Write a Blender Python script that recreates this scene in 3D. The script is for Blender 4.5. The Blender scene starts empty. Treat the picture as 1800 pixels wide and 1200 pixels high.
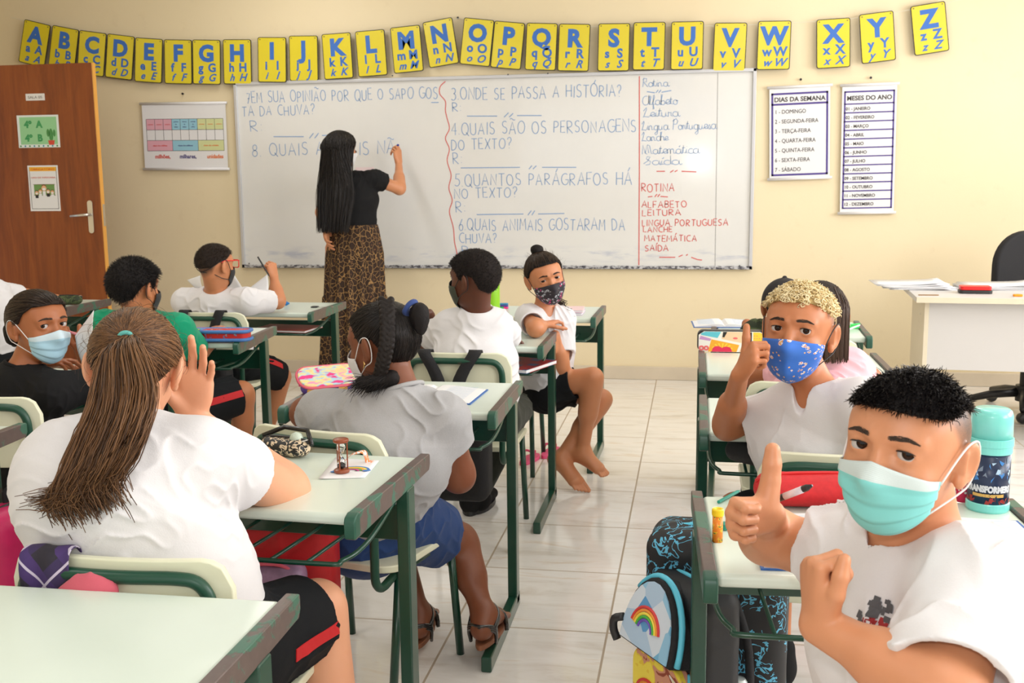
import bpy, math, random
import numpy as np
from mathutils import Vector, Matrix, Euler

# ------------------------------------------------------------------ camera, world, light, exposure
SC = bpy.context.scene
COL = SC.collection
CF, CYAW, CPITCH, CROLL, CH = 1882.033, 0.170516, 0.153004, -0.011108, 1.371867


def cam_axes():
    cy, sy, cp, sp = math.cos(CYAW), math.sin(CYAW), math.cos(CPITCH), math.sin(CPITCH)
    w = np.array([-sy * cp, cy * cp, -sp]); r = np.array([cy, sy, 0.0]); u = np.cross(r, w)
    c, s = math.cos(CROLL), math.sin(CROLL)
    return r * c + u * s, -r * s + u * c, w


CR, CU, CW = cam_axes()
CC = np.array([0, 0, CH])


def ray(px, py):
    return CW + CR * (px - 900) / CF - CU * (py - 600) / CF


def aty(px, py, y):          # point of the room seen at that pixel, at distance y into the room
    d = ray(px, py); return CC + d * (y / d[1])


def atz(px, py, z):          # the same, at height z
    d = ray(px, py); return CC + d * ((z - CH) / d[2])


cam = bpy.data.cameras.new('camera'); camo = bpy.data.objects.new('camera', cam); COL.objects.link(camo)
cam.sensor_width = 36; cam.lens = 36 * CF / 1800; cam.clip_start = 0.05; cam.clip_end = 60
M = Matrix.Identity(4)
for i in range(3):
    M[i][0], M[i][1], M[i][2], M[i][3] = CR[i], CU[i], -CW[i], CC[i]
camo.matrix_world = M
cam.dof.use_dof = True; cam.dof.focus_distance = 2.3; cam.dof.aperture_fstop = 14
SC.camera = camo
SC.view_settings.view_transform = 'Standard'; SC.view_settings.look = 'None'
SC.view_settings.gamma = 1; SC.view_settings.use_curve_mapping = False
SC.view_settings.exposure = -0.98

W = bpy.data.worlds.new('daylight'); SC.world = W; W.use_nodes = True
W.node_tree.nodes['Background'].inputs[0].default_value = (0.86, 0.93, 1.0, 1)
W.node_tree.nodes['Background'].inputs[1].default_value = 1.6


def area(name, loc, rot, sx, sy, power, col=(1, 1, 1)):
    l = bpy.data.lights.new(name, 'AREA'); l.shape = 'RECTANGLE'; l.size = sx; l.size_y = sy
    l.energy = power; l.color = col
    o = bpy.data.objects.new(name, l); COL.objects.link(o); o.location = loc; o.rotation_euler = rot
    return o


# daylight that comes in at the windows of the right wall, plus added fill lamps
for k, y in enumerate((0.6, 2.9, 5.2)):
    area('window_daylight', (3.42, y, 1.85), (0, math.radians(90), 0), 1.3, 1.7, 150, (1.0, 0.98, 0.98))
area('rear_fill_light', (-0.6, -2.45, 1.9), (math.radians(90), 0, 0), 4.2, 1.3, 52, (0.97, 0.98, 1.0))  # unseen lamp behind the camera, added as fill from the front
for y in (1.2, 3.6, 6.0):
    for x in (-2.6, 0.6):
        area('ceiling_fill_light', (x, y, 2.93), (0, 0, 0), 0.3, 1.2, 26 if x < 0 else 15, (1.0, 0.98, 0.95))  # unseen lamps added below the ceiling, stronger to brighten the left side
fl = bpy.data.lights.new('camera_flash', 'SPOT'); fl.energy = 42; fl.spot_size = math.radians(100); fl.spot_blend = 0.6
fl.shadow_soft_size = 0.05
flo = bpy.data.objects.new('camera_flash', fl); COL.objects.link(flo)
flo.matrix_world = Matrix.Translation((0.02, -0.02, 0.17)) @ M

# ------------------------------------------------------------------ naming and mesh helpers
rng = random.Random(7)
NR = np.random.RandomState(11)


def V(*a):
    return np.array(a, float)


def nrm(v):
    v = np.array(v, float); return v / (np.linalg.norm(v) + 1e-12)


def tag(o, label=None, cat=None, group=None, kind=None):
    if label: o['label'] = label
    if cat: o['category'] = cat
    if group: o['group'] = group
    if kind: o['kind'] = kind
    return o


def empty(name, loc=(0, 0, 0), rz=0.0, label=None, cat=None, group=None):
    o = bpy.data.objects.new(name, None); COL.objects.link(o)
    o.empty_display_size = 0.05; o.location = loc; o.rotation_euler = (0, 0, rz)
    return tag(o, label, cat, group)


def link(name, me, mats=None, parent=None):
    o = bpy.data.objects.new(name, me); COL.objects.link(o)
    if mats is not None:
        for m in (mats if isinstance(mats, (list, tuple)) else [mats]): me.materials.append(m)
    if parent is not None: o.parent = parent
    return o


def copy_tree(o, parent=None):
    c = o.copy(); COL.objects.link(c)
    if parent is not None:
        c.parent = parent
    for ch in list(o.children): copy_tree(ch, c)
    return c


class MB:
    """collects polygons into one mesh"""
    def __init__(s): s.v = []; s.f = []; s.m = []; s.uv = None; s.n = 0

    def add(s, vs, fs, mi=0):
        vs = np.asarray(vs, float).reshape(-1, 3)
        b = s.n; s.v.append(vs); s.n += len(vs)
        for f in fs: s.f.append(tuple(b + i for i in f)); s.m.append(mi)
        return s

    def box(s, c, d, R=None, mi=0):
        c = np.array(c, float); d = np.array(d, float) / 2
        P = np.array([(x, y, z) for x in (-1, 1) for y in (-1, 1) for z in (-1, 1)], float) * d
        if R is not None: P = P @ np.array(R).T
        return s.add(P + c, [(0, 1, 3, 2), (4, 6, 7, 5), (0, 4, 5, 1), (2, 3, 7, 6), (0, 2, 6, 4), (1, 5, 7, 3)], mi)

    def tube(s, pts, r, n=8, mi=0, closed=False, cap=True):
        pts = [np.array(p, float) for p in pts]; N = len(pts)
        rs = r if isinstance(r, (list, tuple, np.ndarray)) else [r] * N
        ref = None; rings = []
        for i, p in enumerate(pts):
            if closed: t = nrm(pts[(i + 1) % N] - pts[i - 1])
            else: t = nrm(pts[min(i + 1, N - 1)] - pts[max(i - 1, 0)])
            if ref is None:
                ref = np.cross(t, (0, 0, 1) if abs(t[2]) < .9 else (1, 0, 0))
            ref = nrm(ref - t * (ref @ t)); b = np.cross(t, ref)
            rings.append([p + rs[i] * (math.cos(a) * ref + math.sin(a) * b) for a in np.arange(n) * 2 * math.pi / n])
        vs = np.array(rings).reshape(-1, 3); fs = []
        for i in range(N if closed else N - 1):
            j = (i + 1) % N
            for k in range(n):
                q = (k + 1) % n; fs.append((i * n + k, i * n + q, j * n + q, j * n + k))
        if cap and not closed:
            fs.append(tuple(range(n - 1, -1, -1))); fs.append(tuple((N - 1) * n + k for k in range(n)))
        return s.add(vs, fs, mi)

    def lathe(s, prof, c=(0, 0, 0), n=32, mi=0, ax=None):
        """profile of (radius, height) turned about z"""
        vs = []; fs = []
        for (r, z) in prof:
            for k in range(n):
                a = 2 * math.pi * k / n; vs.append((r * math.cos(a), r * math.sin(a), z))
        for i in range(len(prof) - 1):
            for k in range(n):
                q = (k + 1) % n; fs.append((i * n + k, i * n + q, (i + 1) * n + q, (i + 1) * n + k))
        fs.append(tuple(range(n - 1, -1, -1))); fs.append(tuple((len(prof) - 1) * n + k for k in range(n)))
        vs = np.array(vs)
        if ax is not None: vs = vs @ np.array(ax).T
        return s.add(vs + np.array(c, float), fs, mi)

    def prism(s, poly, z0, z1, mi=0, R=None, c=(0, 0, 0)):
        """2-D outline (counter-clockwise) extruded from z0 to z1"""
        n = len(poly)
        vs = np.array([(x, y, z0) for x, y in poly] + [(x, y, z1) for x, y in poly], float)
        if R is not None: vs = vs @ np.array(R).T
        fs = [tuple(range(n - 1, -1, -1)), tuple(range(n, 2 * n))] + [(i, (i + 1) % n, n + (i + 1) % n, n + i) for i in range(n)]
        return s.add(vs + np.array(c, float), fs, mi)

    def build(s, name, mats=None, parent=None, smooth=False, bevel=0, seg=2, sub=0, solid=0, auto=None):
        me = bpy.data.meshes.new(name)
        V_ = np.concatenate(s.v) if s.v else np.zeros((0, 3))
        me.from_pydata(V_.tolist(), [], s.f)
        if any(s.m): me.polygons.foreach_set('material_index', s.m)
        if smooth: me.polygons.foreach_set('use_smooth', [True] * len(me.polygons))
        o = link(name, me, mats, parent)
        if solid:
            md = o.modifiers.new('s', 'SOLIDIFY'); md.thickness = solid; md.offset = 0
        if bevel:
            md = o.modifiers.new('b', 'BEVEL'); md.width = bevel; md.segments = seg; md.limit_method = 'ANGLE'
            md.angle_limit = math.radians(40)
            me.polygons.foreach_set('use_smooth', [True] * len(me.polygons))
            md.harden_normals = True
        if sub:
            md = o.modifiers.new('u', 'SUBSURF'); md.levels = sub; md.render_levels = sub
        me.update()
        return o


def rz(a):
    c, s = math.cos(a), math.sin(a); return np.array([[c, -s, 0], [s, c, 0], [0, 0, 1.0]])


def rx(a):
    c, s = math.cos(a), math.sin(a); return np.array([[1, 0, 0], [0, c, -s], [0, s, c.real]])


def ry(a):
    c, s = math.cos(a), math.sin(a); return np.array([[c, 0, s], [0, 1.0, 0], [-s, 0, c]])


def rrect(w, h, r, n=5, cx=0, cy=0):
    out = []
    for (sx, sy, a0) in ((1, -1, -90), (1, 1, 0), (-1, 1, 90), (-1, -1, 180)):
        for k in range(n + 1):
            a = math.radians(a0 + 90 * k / n)
            out.append((cx + sx * (w / 2 - r) + r * math.cos(a), cy + sy * (h / 2 - r) + r * math.sin(a)))
    return out


def bez(pts, n=24):
    """smooth Catmull-Rom curve through points"""
    P = [np.array(p, float) for p in pts]
    P = [2 * P[0] - P[1]] + P + [2 * P[-1] - P[-2]]
    out = []
    m = len(P) - 3
    for i in range(m):
        k = max(2, n // m)
        for t in np.linspace(0, 1, k, endpoint=False):
            a, b, c, d = P[i:i + 4]
            out.append(.5 * ((2 * b) + (-a + c) * t + (2 * a - 5 * b + 4 * c - d) * t * t + (-a + 3 * b - 3 * c + d) * t ** 3))
    out.append(P[-2]); return out


# ------------------------------------------------------------------ materials
MATS = {}


class NT:
    def __init__(s, name):
        s.m = bpy.data.materials.new(name); s.m.use_nodes = True; s.t = s.m.node_tree
        s.b = s.t.nodes['Principled BSDF']; s.out = s.t.nodes['Material Output']

    def n(s, typ, **kw):
        nd = s.t.nodes.new(typ)
        for k, v in kw.items():
            if k.startswith('i_'):
                key = k[2:]; key = int(key) if key.isdigit() else key.replace('_', ' ')
                nd.inputs[key].default_value = v
            else: setattr(nd, k, v)
        return nd

    def l(s, a, b): s.t.links.new(a, b)

    def coord(s, kind='Object', scale=(1, 1, 1), loc=(0, 0, 0), rot=(0, 0, 0)):
        tc = s.n('ShaderNodeTexCoord'); mp = s.n('ShaderNodeMapping')
        mp.inputs['Scale'].default_value = scale; mp.inputs['Location'].default_value = loc
        mp.inputs['Rotation'].default_value = rot
        s.l(tc.outputs[kind], mp.inputs[0]); return mp.outputs[0]

    def noise(s, vec, scale, detail=4, rough=.5, dist=0):
        nd = s.n('ShaderNodeTexNoise'); nd.inputs['Scale'].default_value = scale
        nd.inputs['Detail'].default_value = detail; nd.inputs['Roughness'].default_value = rough
        nd.inputs['Distortion'].default_value = dist
        if vec is not None: s.l(vec, nd.inputs['Vector'])
        return nd.outputs['Fac']

    def ramp(s, fac, stops, interp='LINEAR'):
        nd = s.n('ShaderNodeValToRGB'); cr = nd.color_ramp; cr.interpolation = interp
        while len(cr.elements) < len(stops): cr.elements.new(1.0)
        for i, (p, c) in enumerate(stops): cr.elements[i].position = p * .999 + .0005 * i / len(stops)
        for i, (p, c) in enumerate(stops): cr.elements[i].color = c if len(c) == 4 else (*c, 1)
        s.l(fac, nd.inputs[0]); return nd.outputs[0]

    def mix(s, fac, a, b, blend='MIX'):
        nd = s.n('ShaderNodeMix', data_type='RGBA', blend_type=blend)
        for i, x in ((0, fac), (6, a), (7, b)):
            if hasattr(x, 'is_linked') or hasattr(x, 'links'): s.l(x, nd.inputs[i])
            elif i == 0: nd.inputs[0].default_value = x
            else: nd.inputs[i].default_value = x if len(x) == 4 else (*x, 1)
        return nd.outputs[2]

    def math(s, op, a, b=None, c=None):
        nd = s.n('ShaderNodeMath', operation=op)
        for i, x in enumerate((a, b, c)):
            if x is None: continue
            if hasattr(x, 'links'): s.l(x, nd.inputs[i])
            else: nd.inputs[i].default_value = x
        return nd.outputs[0]

    def sep(s, vec):
        nd = s.n('ShaderNodeSeparateXYZ'); s.l(vec, nd.inputs[0]); return nd.outputs

    def bump(s, h, strength=.3, dist=.01):
        nd = s.n('ShaderNodeBump'); nd.inputs['Strength'].default_value = strength; nd.inputs['Distance'].default_value = dist
        s.l(h, nd.inputs['Height']); s.l(nd.outputs[0], s.b.inputs['Normal'])

    def base(s, c):
        if hasattr(c, 'links'): s.l(c, s.b.inputs['Base Color'])
        else: s.b.inputs['Base Color'].default_value = (*c[:3], 1)

    def set(s, **kw):
        for k, v in kw.items(): s.b.inputs[k.replace('_', ' ')].default_value = v
        return s


def srgb(r, g, b):
    f = lambda c: (c / 255 / 12.92) if c / 255 <= .04045 else ((c / 255 + .055) / 1.055) ** 2.4
    return (f(r), f(g), f(b))


def mat(name, col, rough=.5, metal=0, var=0, vs=20, bump=0, bs=60, coat=0, spec=.5, trans=0, alpha=1, sheen=0):
    if name in MATS: return MATS[name]
    t = NT(name); t.set(Roughness=rough, Metallic=metal)
    t.b.inputs['Specular IOR Level'].default_value = spec
    co = t.coord() if (var or bump) else None
    if var:
        f = t.noise(co, vs, 5)
        t.base(t.mix(f, tuple(c * (1 - var) for c in col), tuple(min(1, c * (1 + var)) for c in col)))
    else: t.base(col)
    if bump: t.bump(t.noise(co, bs, 4), bump, .004)
    if coat: t.set(Coat_Weight=coat, Coat_Roughness=.15)
    if trans: t.set(Transmission_Weight=trans)
    if sheen: t.set(Sheen_Weight=sheen, Sheen_Roughness=.5)
    if alpha < 1: t.set(Alpha=alpha)
    MATS[name] = t.m; return t.m
# ------------------------------------------------------------------ continuous bodies: distance fields meshed into one skin
def smin(a, b, k):
    if k <= 0: return np.minimum(a, b)
    h = np.maximum(k - np.abs(a - b), 0) / k
    return np.minimum(a, b) - h * h * k * .25


def f_cone(a, b, ra, rb):
    a = np.array(a, float); b = np.array(b, float); ba = b - a; L = ba @ ba + 1e-12

    def f(P):
        pa = P - a; t = np.clip(pa @ ba / L, 0, 1)
        return np.sqrt(((pa - t[:, None] * ba) ** 2).sum(1)) - (ra + (rb - ra) * t)
    return f


def f_ell(c, r, R=None):
    c = np.array(c, float); r = np.array(r, float); m = r.min()

    def f(P):
        q = P - c
        if R is not None: q = q @ R
        k0 = np.sqrt(((q / r) ** 2).sum(1)); k1 = np.sqrt(((q / (r * r)) ** 2).sum(1)) + 1e-9
        return np.where(k0 < .25, (k0 - 1) * m, k0 * (k0 - 1) / k1)
    return f


def f_ecap(a, b, wa, wb, side):
    """limb or trunk of elliptical section: (half width, half depth) at each end"""
    a = np.array(a, float); b = np.array(b, float); ba = b - a; L = ba @ ba + 1e-12
    ax = ba / math.sqrt(L); s = np.array(side, float); s = nrm(s - ax * (s @ ax)); n = np.cross(ax, s)

    def f(P):
        pa = P - a; t = np.clip(pa @ ba / L, 0, 1); q = pa - t[:, None] * ba
        w = wa[0] + (wb[0] - wa[0]) * t; d = wa[1] + (wb[1] - wa[1]) * t
        u = q @ s; v = q @ n; e = q @ ax; m = np.minimum(w, d)
        k0 = np.sqrt((u / w) ** 2 + (v / d) ** 2 + (e / m) ** 2)
        k1 = np.sqrt((u / w ** 2) ** 2 + (v / d ** 2) ** 2 + (e / m ** 2) ** 2) + 1e-9
        return np.where(k0 < .25, (k0 - 1) * m, k0 * (k0 - 1) / k1)
    return f


def f_torus(c, nrml, R, r, squash=1, side=None):
    c = np.array(c, float); n = nrm(nrml)
    s = nrm(np.cross(n, side if side is not None else (0, .3, 1))); t = np.cross(n, s)

    def f(P):
        q = P - c; h = q @ n; u = q @ s; v = (q @ t) / squash
        return np.sqrt((np.sqrt(u * u + v * v) - R) ** 2 + h * h) - r
    return f


def f_plane(p, n):
    p = np.array(p, float); n = nrm(n)
    return lambda P: (P - p) @ n


def f_sleeve(a, b, ra, rb, end, dirn):
    c = f_cone(a, b, ra, rb); p = f_plane(end, dirn)
    return lambda P: np.maximum(c(P), p(P))


def f_fold(seed, amp, freq, axis=None):
    rs = np.random.RandomState(seed); D = rs.normal(size=(7, 3)); D /= np.linalg.norm(D, axis=1)[:, None]
    if axis is not None:
        ax = nrm(axis); D = D - .8 * np.outer(D @ ax, ax); D /= np.linalg.norm(D, axis=1)[:, None]
    fr = freq * rs.uniform(.6, 1.7, 7); ph = rs.uniform(0, 6.28, 7)

    def f(P):
        w = P + .014 * np.sin(P[:, [1, 2, 0]] * 33 + ph[0]); o = 0; e = 0
        for i, (d, k, p) in enumerate(zip(D, fr, ph)):
            v = np.sin(w @ d * k + p)
            if i < 4: o = o + v
            else: e = e + np.sin(w @ d * k * .33 + p)
        r = 1 - np.abs(o) / 2.2; r = np.clip(r, 0, 1) ** 2
        return -amp * (r * np.clip(.55 + .4 * e, 0, 1.3) * 1.6 - .45)
    return f


def evalops(P, ops):
    d = np.full(len(P), 9.0)
    for t, f, k in ops:
        v = f(P)
        if t == 'u': d = smin(d, v, k)
        elif t == 's': d = -smin(-d, v, k)
        elif t == 'i': d = -smin(-d, -v, k)
        else: d = d + v
    return d


def mesh_sdf(ops, lo, hi, res, relax=1):
    B = 8; S = B * res; lo = np.floor(np.array(lo) / S) * S
    nb = np.ceil((np.array(hi) - lo) / S).astype(int)
    ib = np.stack(np.meshgrid(*[np.arange(n) for n in nb], indexing='ij'), -1).reshape(-1, 3)
    ctr = lo + (ib + .5) * S
    R = S * .87 * 2.5 + .008; KM = max(o[2] for o in ops)
    d = np.full(len(ctr), 9.0); vals = []
    for t, f, k in ops:
        v = f(ctr); vals.append(v)
        if t == 'u': d = smin(d, v, k)
        elif t == 's': d = -smin(-d, v, k)
        elif t == 'i': d = -smin(-d, -v, k)
        else: d = d + v
    act = np.abs(d) < R
    ib = ib[act]; vals = [v[act] for v in vals]
    g = np.stack(np.meshgrid(*[np.arange(B + 1)] * 3, indexing='ij'), -1).reshape(-1, 3)
    NX, NY, NZ = (nb * B + 4)
    keys = []; pos = []; quads = []
    CO = np.array([(i, j, k) for i in (0, 1) for j in (0, 1) for k in (0, 1)])
    ED = [(a, b) for a in range(8) for b in range(a + 1, 8) if np.abs(CO[a] - CO[b]).sum() == 1]

    def key(c): return (c[..., 0] + 2) + (c[..., 1] + 2) * NX + (c[..., 2] + 2) * NX * NY
    for s0 in range(0, len(ib), 700):
        bb = ib[s0:s0 + 700]; n = len(bb)
        P = lo + (bb[:, None, :] * B + g[None]) * res
        D = np.full((n, len(g)), 9.0)
        for (t, f, k), vc in zip(ops, vals):
            vc = vc[s0:s0 + 700]
            if t in 'us': mk = vc < R + KM
            elif t == 'i': mk = vc > -(R + KM)
            else: mk = np.ones(n, bool)
            if not mk.any(): continue
            v = f(P[mk].reshape(-1, 3)).reshape(-1, len(g)); dd = D[mk]
            if t == 'u': D[mk] = smin(dd, v, k)
            elif t == 's': D[mk] = -smin(-dd, v, k)
            elif t == 'i': D[mk] = -smin(-dd, -v, k)
            else: D[mk] = dd + v
        D = D.reshape(n, B + 1, B + 1, B + 1); I = D < 0
        cnt = np.zeros((n, B, B, B), np.int8)
        for c in CO: cnt += I[:, c[0]:c[0] + B, c[1]:c[1] + B, c[2]:c[2] + B]
        cell = np.argwhere((cnt > 0) & (cnt < 8))
        if len(cell):
            cv = np.stack([D[cell[:, 0], cell[:, 1] + c[0], cell[:, 2] + c[1], cell[:, 3] + c[2]] for c in CO], 1)
            acc = np.zeros((len(cell), 3)); m = np.zeros(len(cell))
            for a, b in ED:
                x = (cv[:, a] < 0) != (cv[:, b] < 0)
                t = np.where(x, cv[:, a] / np.where(x, cv[:, a] - cv[:, b], 1), 0)
                acc += np.where(x[:, None], CO[a] + t[:, None] * (CO[b] - CO[a]), 0); m += x
            gc = bb[cell[:, 0]] * B + cell[:, 1:]
            keys.append(key(gc)); pos.append(lo + (gc + acc / m[:, None]) * res)
        for ax in range(3):
            e = np.zeros(3, int); e[ax] = 1
            A = I[:, :B, :B, :B]; C = I[:, e[0]:B + e[0], e[1]:B + e[1], e[2]:B + e[2]]
            ed = np.argwhere(A != C)
            if not len(ed): continue
            fl = A[tuple(ed.T)]
            gc = bb[ed[:, 0]] * B + ed[:, 1:]
            u = np.zeros(3, int); w = np.zeros(3, int); u[(ax + 1) % 3] = 1; w[(ax + 2) % 3] = 1
            q = np.stack([key(gc - u - w), key(gc - w), key(gc), key(gc - u)], 1)
            q[~fl] = q[~fl][:, ::-1]
            quads.append(q)
    keys = np.concatenate(keys); pos = np.concatenate(pos); quads = np.concatenate(quads)
    od = np.argsort(keys); keys = keys[od]; pos = pos[od]
    ix = np.searchsorted(keys, quads); ix = np.minimum(ix, len(keys) - 1)
    ok = (keys[ix] == quads).all(1); F = ix[ok]
    for _ in range(relax):
        acc = np.zeros_like(pos); m = np.zeros(len(pos))
        for a in range(4):
            b = (a + 1) % 4
            np.add.at(acc, F[:, a], pos[F[:, b]]); np.add.at(m, F[:, a], 1)
            np.add.at(acc, F[:, b], pos[F[:, a]]); np.add.at(m, F[:, b], 1)
        pos = pos * .45 + .55 * acc / np.maximum(m, 1)[:, None]
    return pos, F


def quick_mesh(name, pos, F, mats, parent=None, attrs=None, smooth=True):
    me = bpy.data.meshes.new(name); n = F.shape[1]
    me.vertices.add(len(pos)); me.vertices.foreach_set('co', pos.astype(np.float32).ravel())
    me.loops.add(F.size); me.loops.foreach_set('vertex_index', F.astype(np.int32).ravel())
    me.polygons.add(len(F)); me.polygons.foreach_set('loop_start', np.arange(0, F.size, n, dtype=np.int32))
    me.polygons.foreach_set('use_smooth', np.full(len(F), smooth))
    me.update(calc_edges=True)
    for k, v in (attrs or {}).items():
        a = me.attributes.new(k, 'FLOAT', 'POINT'); a.data.foreach_set('value', np.asarray(v, np.float32))
    return link(name, me, mats, parent)


def sdf_obj(name, ops, res, mats, parent, bounds, org=(0, 0, 0), relax=1, attr=None):
    """mesh the ops and hang the result on a thing that stands at org"""
    pos, F = mesh_sdf(ops, bounds[0], bounds[1], res, relax)
    at_ = {k: f(pos) for k, f in attr.items()} if attr else None
    return quick_mesh(name, pos - np.array(org), F, mats, parent, at_)


def strand_mesh(name, paths, r0, r1, mats, parent, org=(0, 0, 0), sides=3, seed=0):
    """many hair strands (all with the same point count) as one mesh"""
    P = np.array(paths, float)  # n, m, 3
    n, m, _ = P.shape
    T = np.gradient(P, axis=1); T /= np.linalg.norm(T, axis=2, keepdims=True) + 1e-9
    ref = np.cross(T, np.array([.31, .52, .8])); ref /= np.linalg.norm(ref, axis=2, keepdims=True) + 1e-9
    bi = np.cross(T, ref)
    rad = np.linspace(1, 0, m)[None, :, None]; rad = r1 + (r0 - r1) * np.sqrt(rad)
    a = np.arange(sides) * 2 * math.pi / sides
    R = P[:, :, None, :] + rad[..., None] * (np.cos(a)[None, None, :, None] * ref[:, :, None, :] + np.sin(a)[None, None, :, None] * bi[:, :, None, :])
    idx = np.arange(n * m * sides).reshape(n, m, sides)
    q = np.stack([idx[:, :-1], np.roll(idx, -1, 2)[:, :-1], np.roll(idx, -1, 2)[:, 1:], idx[:, 1:]], -1).reshape(-1, 4)
    rs = np.random.RandomState(seed + 5)
    sh = np.repeat(rs.uniform(0, 1, n), m * sides); al = np.tile(np.repeat(np.linspace(0, 1, m), sides), n)
    return quick_mesh(name, R.reshape(-1, 3) - np.array(org), q, mats, parent, {'shade': sh, 'along': al})


# ------------------------------------------------------------------ people
class Head:
    """local frame: x to the person's right ear... (right hand side of the face seen from behind), y forward, z up"""
    def __init__(s, c, fwd, up=(0, 0, 1), k=1.0):
        s.c = np.array(c, float); s.k = k
        y = nrm(fwd); z = np.array(up, float); z = nrm(z - y * (z @ y)); x = np.cross(y, z)
        s.R = np.stack([x, y, z], 1)

    def w(s, *p): return s.c + s.R @ (np.array(p, float) * s.k)
    def wv(s, p): return s.c + (np.asarray(p, float) * s.k) @ s.R.T
    def d(s, *p): return s.R @ np.array(p, float)
    def loc(s, P): return ((P - s.c) @ s.R) / s.k

    def ell(s, c, r, rot=None):
        R = s.R if rot is None else s.R @ rot
        return f_ell(s.w(*c), np.array(r) * s.k, R)

    def con(s, a, b, ra, rb): return f_cone(s.w(*a), s.w(*b), ra * s.k, rb * s.k)

    def skull(s):
        """smooth face without eyes or ears (what masks and hair lie on)"""
        return [('u', s.ell((0, -.012, .022), (.073, .092, .079)), .01),
                ('u', s.ell((0, .030, .030), (.062, .054, .054)), .02),
                ('u', s.ell((0, .024, -.035), (.060, .056, .062)), .03),
                ('u', s.ell((0, .034, -.076), (.040, .043, .034)), .03),
                ('u', s.con((0, .080, .004), (0, .098, -.034), .007, .011), .018),
                ('u', s.ell((-.036, .051, -.036), (.022, .022, .022)), .02), ('u', s.ell((.036, .051, -.036), (.022, .022, .022)), .02)]

    def ops(s, fine=True, smile=0, lid=.0060):
        k = s.k; o = s.skull()[:4]
        for e in (-1, 1):
            o += [('u', s.ell((e * .036, .051, -.036), (.022, .022, .022)), .02)]
            o += [('u', s.con((e * .012, .082, .024), (e * .044, .066, .021), .0065, .006), .014)]
        o += [('u', s.con((0, .079, .008), (0, .096, -.032), .0065, .0105), .014)]
        for e in (-1, 1): o += [('u', s.ell((e * .0115, .087, -.037), (.008, .009, .007)), .006)]
        if fine:
            for e in (-1, 1):
                o += [('s', s.ell((e * .031, .095, .007), (.020, .0185, .0125)), .012)]
            for e in (-1, 1):
                o += [('u', f_ell(s.w(e * .0315, .0650, .006), (.0164 * k,) * 3), .004)]
                rot = ry(e * .10)
                o += [('s', s.ell((e * .0315, .084, .0058), (.0158, .0150, lid), rot), .0015)]
        o += [('u', s.ell((0, .069, -.066), (.020, .009, .0055)), .006), ('u', s.ell((0, .069, -.077), (.018, .009, .006)), .006),
              ('s', s.ell((0, .081, -.0715), (.020, .006, .0012)), .003)]
        for e in (-1, 1):
            rot = rz(e * .42) @ ry(e * .12)
            o += [('u', s.ell((e * .079, -.016, -.006), (.0085, .0185, .031), rot), .006),
                  ('u', s.ell((e * .075, -.008, -.032), (.007, .009, .010)), .006)]
            if fine:
                o += [('s', s.ell((e * .087, -.012, -.004), (.0065, .0115, .020), rot), .003),
                      ('u', s.con((e * .081, -.003, .008), (e * .079, -.006, -.016), .0028, .0035), .004)]
        return o


def march(ops, o, D, start=.22, gap=0.0, it=26):
    """walk in along rays o + D*t from t = start until the surface (offset by gap) is met"""
    o = np.array(o, float); D = np.asarray(D, float); t = np.full(len(D), start)
    for _ in range(it):
        v = evalops(o + D * t[:, None], ops) - gap
        t = np.maximum(t - .85 * v, 0.002)
    return t


def zone(tab):
    """hairline height (local z, metres) as a function of the angle from the nose"""
    A = [a for a, _ in tab]; Z = [z for _, z in tab]
    return lambda L: np.interp(np.degrees(np.arctan2(np.abs(L[:, 0]), L[:, 1] + .012)), A, Z)


def hair_cap(h, tab, thick, fold=None, k=.006):
    zf = zone(tab)

    def reg(P):
        L = h.loc(P); return (zf(L) - L[:, 2]) * .75 * h.k
    o = [('u', h.ell((0, -.012, .022), (.073 + thick, .092 + thick, .079 + thick * 1.1)), .01),
         ('u', h.ell((0, .028, .030), (.062 + thick * .8, .055 + thick * .8, .055 + thick)), .02)]
    if fold: o += [('n', fold, 0)]
    o += [('i', reg, k)]
    return o


def scalp_points(h, n, tab, seed=0, lift=0.0, fade=0.0):
    rs = np.random.RandomState(seed); zf = zone(tab); sk = h.skull()[:2]
    out = []
    while len(out) < n:
        D = rs.normal(size=(n * 3, 3)); D /= np.linalg.norm(D, axis=1)[:, None]
        o = h.w(0, -.01, .02); t = march(sk, o, D, .2, lift)
        P = o + D * t[:, None]; L = h.loc(P)
        ok = L[:, 2] > zf(L) + fade * rs.uniform(0, 1, len(L))
        out += list(zip(P[ok], D[ok]))
    P = np.array([p for p, _ in out[:n]]); D = np.array([d for _, d in out[:n]])
    return P, D


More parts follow.
